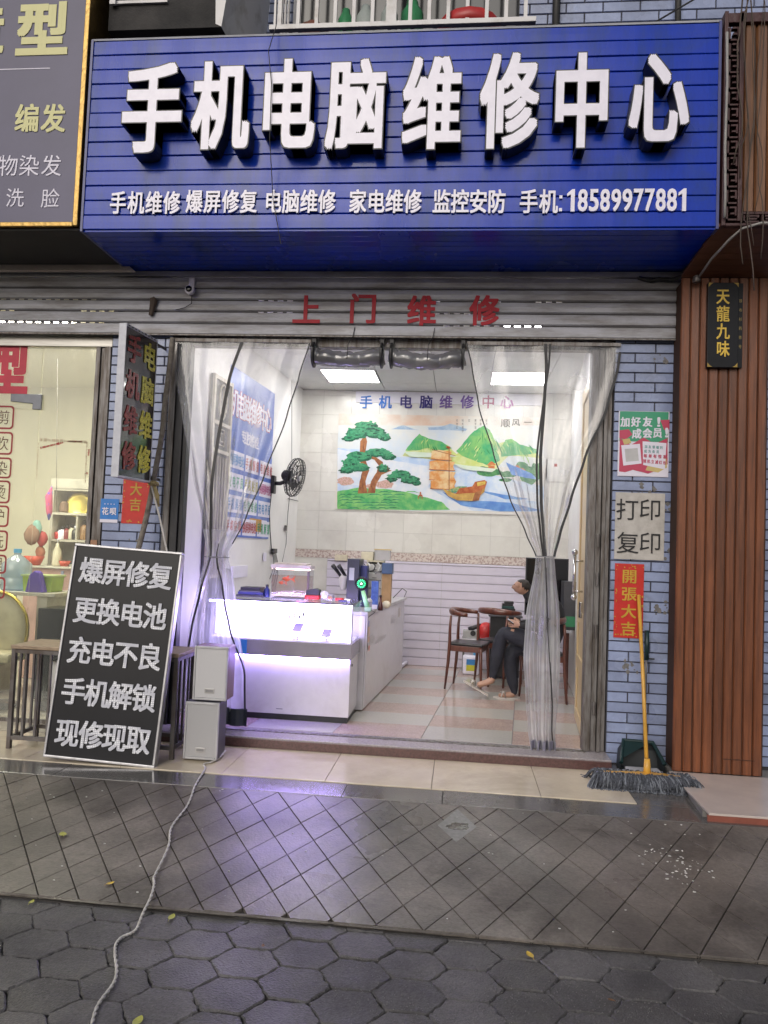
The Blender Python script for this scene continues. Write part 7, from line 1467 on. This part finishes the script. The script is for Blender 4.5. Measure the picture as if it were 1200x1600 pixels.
for p in me.polygons:
    c = p.center; best = min(E_, key=lambda e: seg_d(c, JV[e[0]], JV[e[1]]) - .6 * (J[e[0]][3] + J[e[1]][3]) / 2); k = cls(*best)
    if best in ((0, 1), (0, 21), (0, 30)) : k = 0 if c.z > .70 else 1
    p.material_index = k; p.use_smooth = True
man = bpy.data.objects.new('person', me); COL.objects.link(man)
tag(man, 'man in dark clothes sitting cross legged, head bent over a phone, behind the gathered curtain', 'person')
# shape the face a little: push vertices into nose, brow, chin
hc = Vector((.535, 1.74, 1.235)); fd = Vector((-.88, 0, -.47)).normalized(); fu = Vector((-.47, 0, .88)).normalized()
for v in me.vertices:
    d = v.co - hc
    if d.length < .14 and d.dot(fd) > .03:
        a, b, l = d.dot(fu), d.y, d.dot(fd)
        v.co += fd * (.020 * math.exp(-((a + .015) / .016) ** 2 - (b / .014) ** 2) + .006 * math.exp(-((a - .022) / .010) ** 2 - (b / .05) ** 2) + .010 * math.exp(-((a + .070) / .014) ** 2 - (b / .025) ** 2) - .006 * math.exp(-((a - .005) / .010) ** 2 - ((abs(b) - .028) / .012) ** 2) + .005 * math.exp(-((a + .043) / .006) ** 2 - (b / .022) ** 2))
from mathutils.bvhtree import BVHTree
bv = BVHTree.FromPolygons([v.co for v in me.vertices], [tuple(p.vertices) for p in me.polygons])
def onhead(a, b):                              # point of the head surface: a up, b sideways, seen from the front
    h = bv.ray_cast(hc + fd * .3 + fu * a + Vector((0, b, 0)), -fd)[0]; return h or hc + fd * .08
mb = MB(); vid = {}; vs = []; fs = []
for p in me.polygons:
    d = p.center - hc
    if d.length > .17 or p.material_index != 2: continue
    a, l, b = d.dot(fu), d.dot(fd), abs(d.y)
    if (a > .036 + .10 * max(0, l) or (l < -.012 and a > -.055) or (l < -.045 and a > -.09)) and not (b > .055 and a < -.01 and l > -.03):
        f = []
        for v in p.vertices:
            if v not in vid: vid[v] = len(vs); vs.append(tuple(me.vertices[v].co + me.vertices[v].normal * random.uniform(.006, .010)))
            f.append(vid[v])
        fs.append(tuple(f))
mb.add(vs, fs); ho = mb.build('hair', hair, man, smooth=True); so2 = ho.modifiers.new('thick', 'SOLIDIFY'); so2.thickness = .010; so2.offset = -1
for s in (-1, 1):
    h = bv.ray_cast(hc + Vector((.012, s * .3, -.01)), Vector((0, -s, 0)))[0] or hc
    mb = MB(); mb.ball((h.x, h.y + s * .004, h.z), .022, .009, .030, 10); mb.build('ear', skin, man, smooth=True)
    c = onhead(.002, s * .028); mb = MB(); mb.ball(c, .006, .012, .005, 10); mb.build('eye', M('dark eye', (.03, .02, .02), .3), man, smooth=True)
c = onhead(-.052, 0); mb = MB(); mb.ball(c, .005, .020, .004, 10); mb.build('mouth', M('lips', (.30, .12, .10), .5), man, smooth=True)
mb = MB(); mb.tube([(.69, 1.75, 1.12), (.64, 1.748, 1.175)], [.085, .062], 14); mb.build('collar', shirt, man, smooth=True)
slm = M('pale grey slipper', (.50, .46, .43), .6)
for k, (a, b, zz0, zz1) in enumerate((((.35, 1.72), (.10, 1.72), .265, .345), ((.60, 1.79), (.355, 1.785), .180, .178))):
    mb = MB(); n = 8; vs = []; sh = (.030, .042, .040, .036, .042, .048, .046, .034, .012)
    if k == 0: a, zz0, b, zz1 = (.305, 1.72), .205, (.075, 1.72), .325
    for i in range(9):
        t = i / 8; x = a[0] + (b[0] - a[0]) * t; y = a[1] + (b[1] - a[1]) * t; z = zz0 + (zz1 - zz0) * t
        vs += [(x, y - sh[i], z), (x, y + sh[i], z), (x, y + sh[i], z - .014), (x, y - sh[i], z - .014)]
    mb.add(vs, [(4 * i + q, 4 * i + 4 + q, 4 * i + 4 + (q + 1) % 4, 4 * i + (q + 1) % 4) for i in range(8) for q in range(4)] + [(0, 1, 2, 3), (35, 34, 33, 32)]); sl = mb.build('slipper', slm, man)
    mb = MB(); t = .62; x = a[0] + (b[0] - a[0]) * t; z = zz0 + (zz1 - zz0) * t
    for s0 in (-.02, .02): mb.tube([(x + s0, a[1] - .046, z - .004), (x + s0 * .6, a[1] - .03, z + .04), (x - s0 * .2, a[1], z + .050), (x - s0 * .9, a[1] + .03, z + .04), (x - s0, a[1] + .046, z - .004)], .010, 6, flat=.5)
    mb.build('strap', slm, sl, smooth=True)
ph_ = thing('phone', 'dark phone held in both hands by the seated man', 'phone', (.49, 1.68, .87)); mb = MB(); Tp = Matrix.Translation((.492, 1.675, .885)) @ Matrix.Rotation(math.radians(-55), 4, 'Y')
mb.box(-.005, .005, -.075, .075, -.038, .038, Tp); mb.build('case', blk, ph_, bevel=.002); mb = MB(); mb.box(.0052, .0060, -.070, .070, -.034, .034, Tp); mb.build('screen', M('lit phone screen', (.4, .45, .5), .2, emis=.6, ecol=(.7, .8, 1)), ph_)
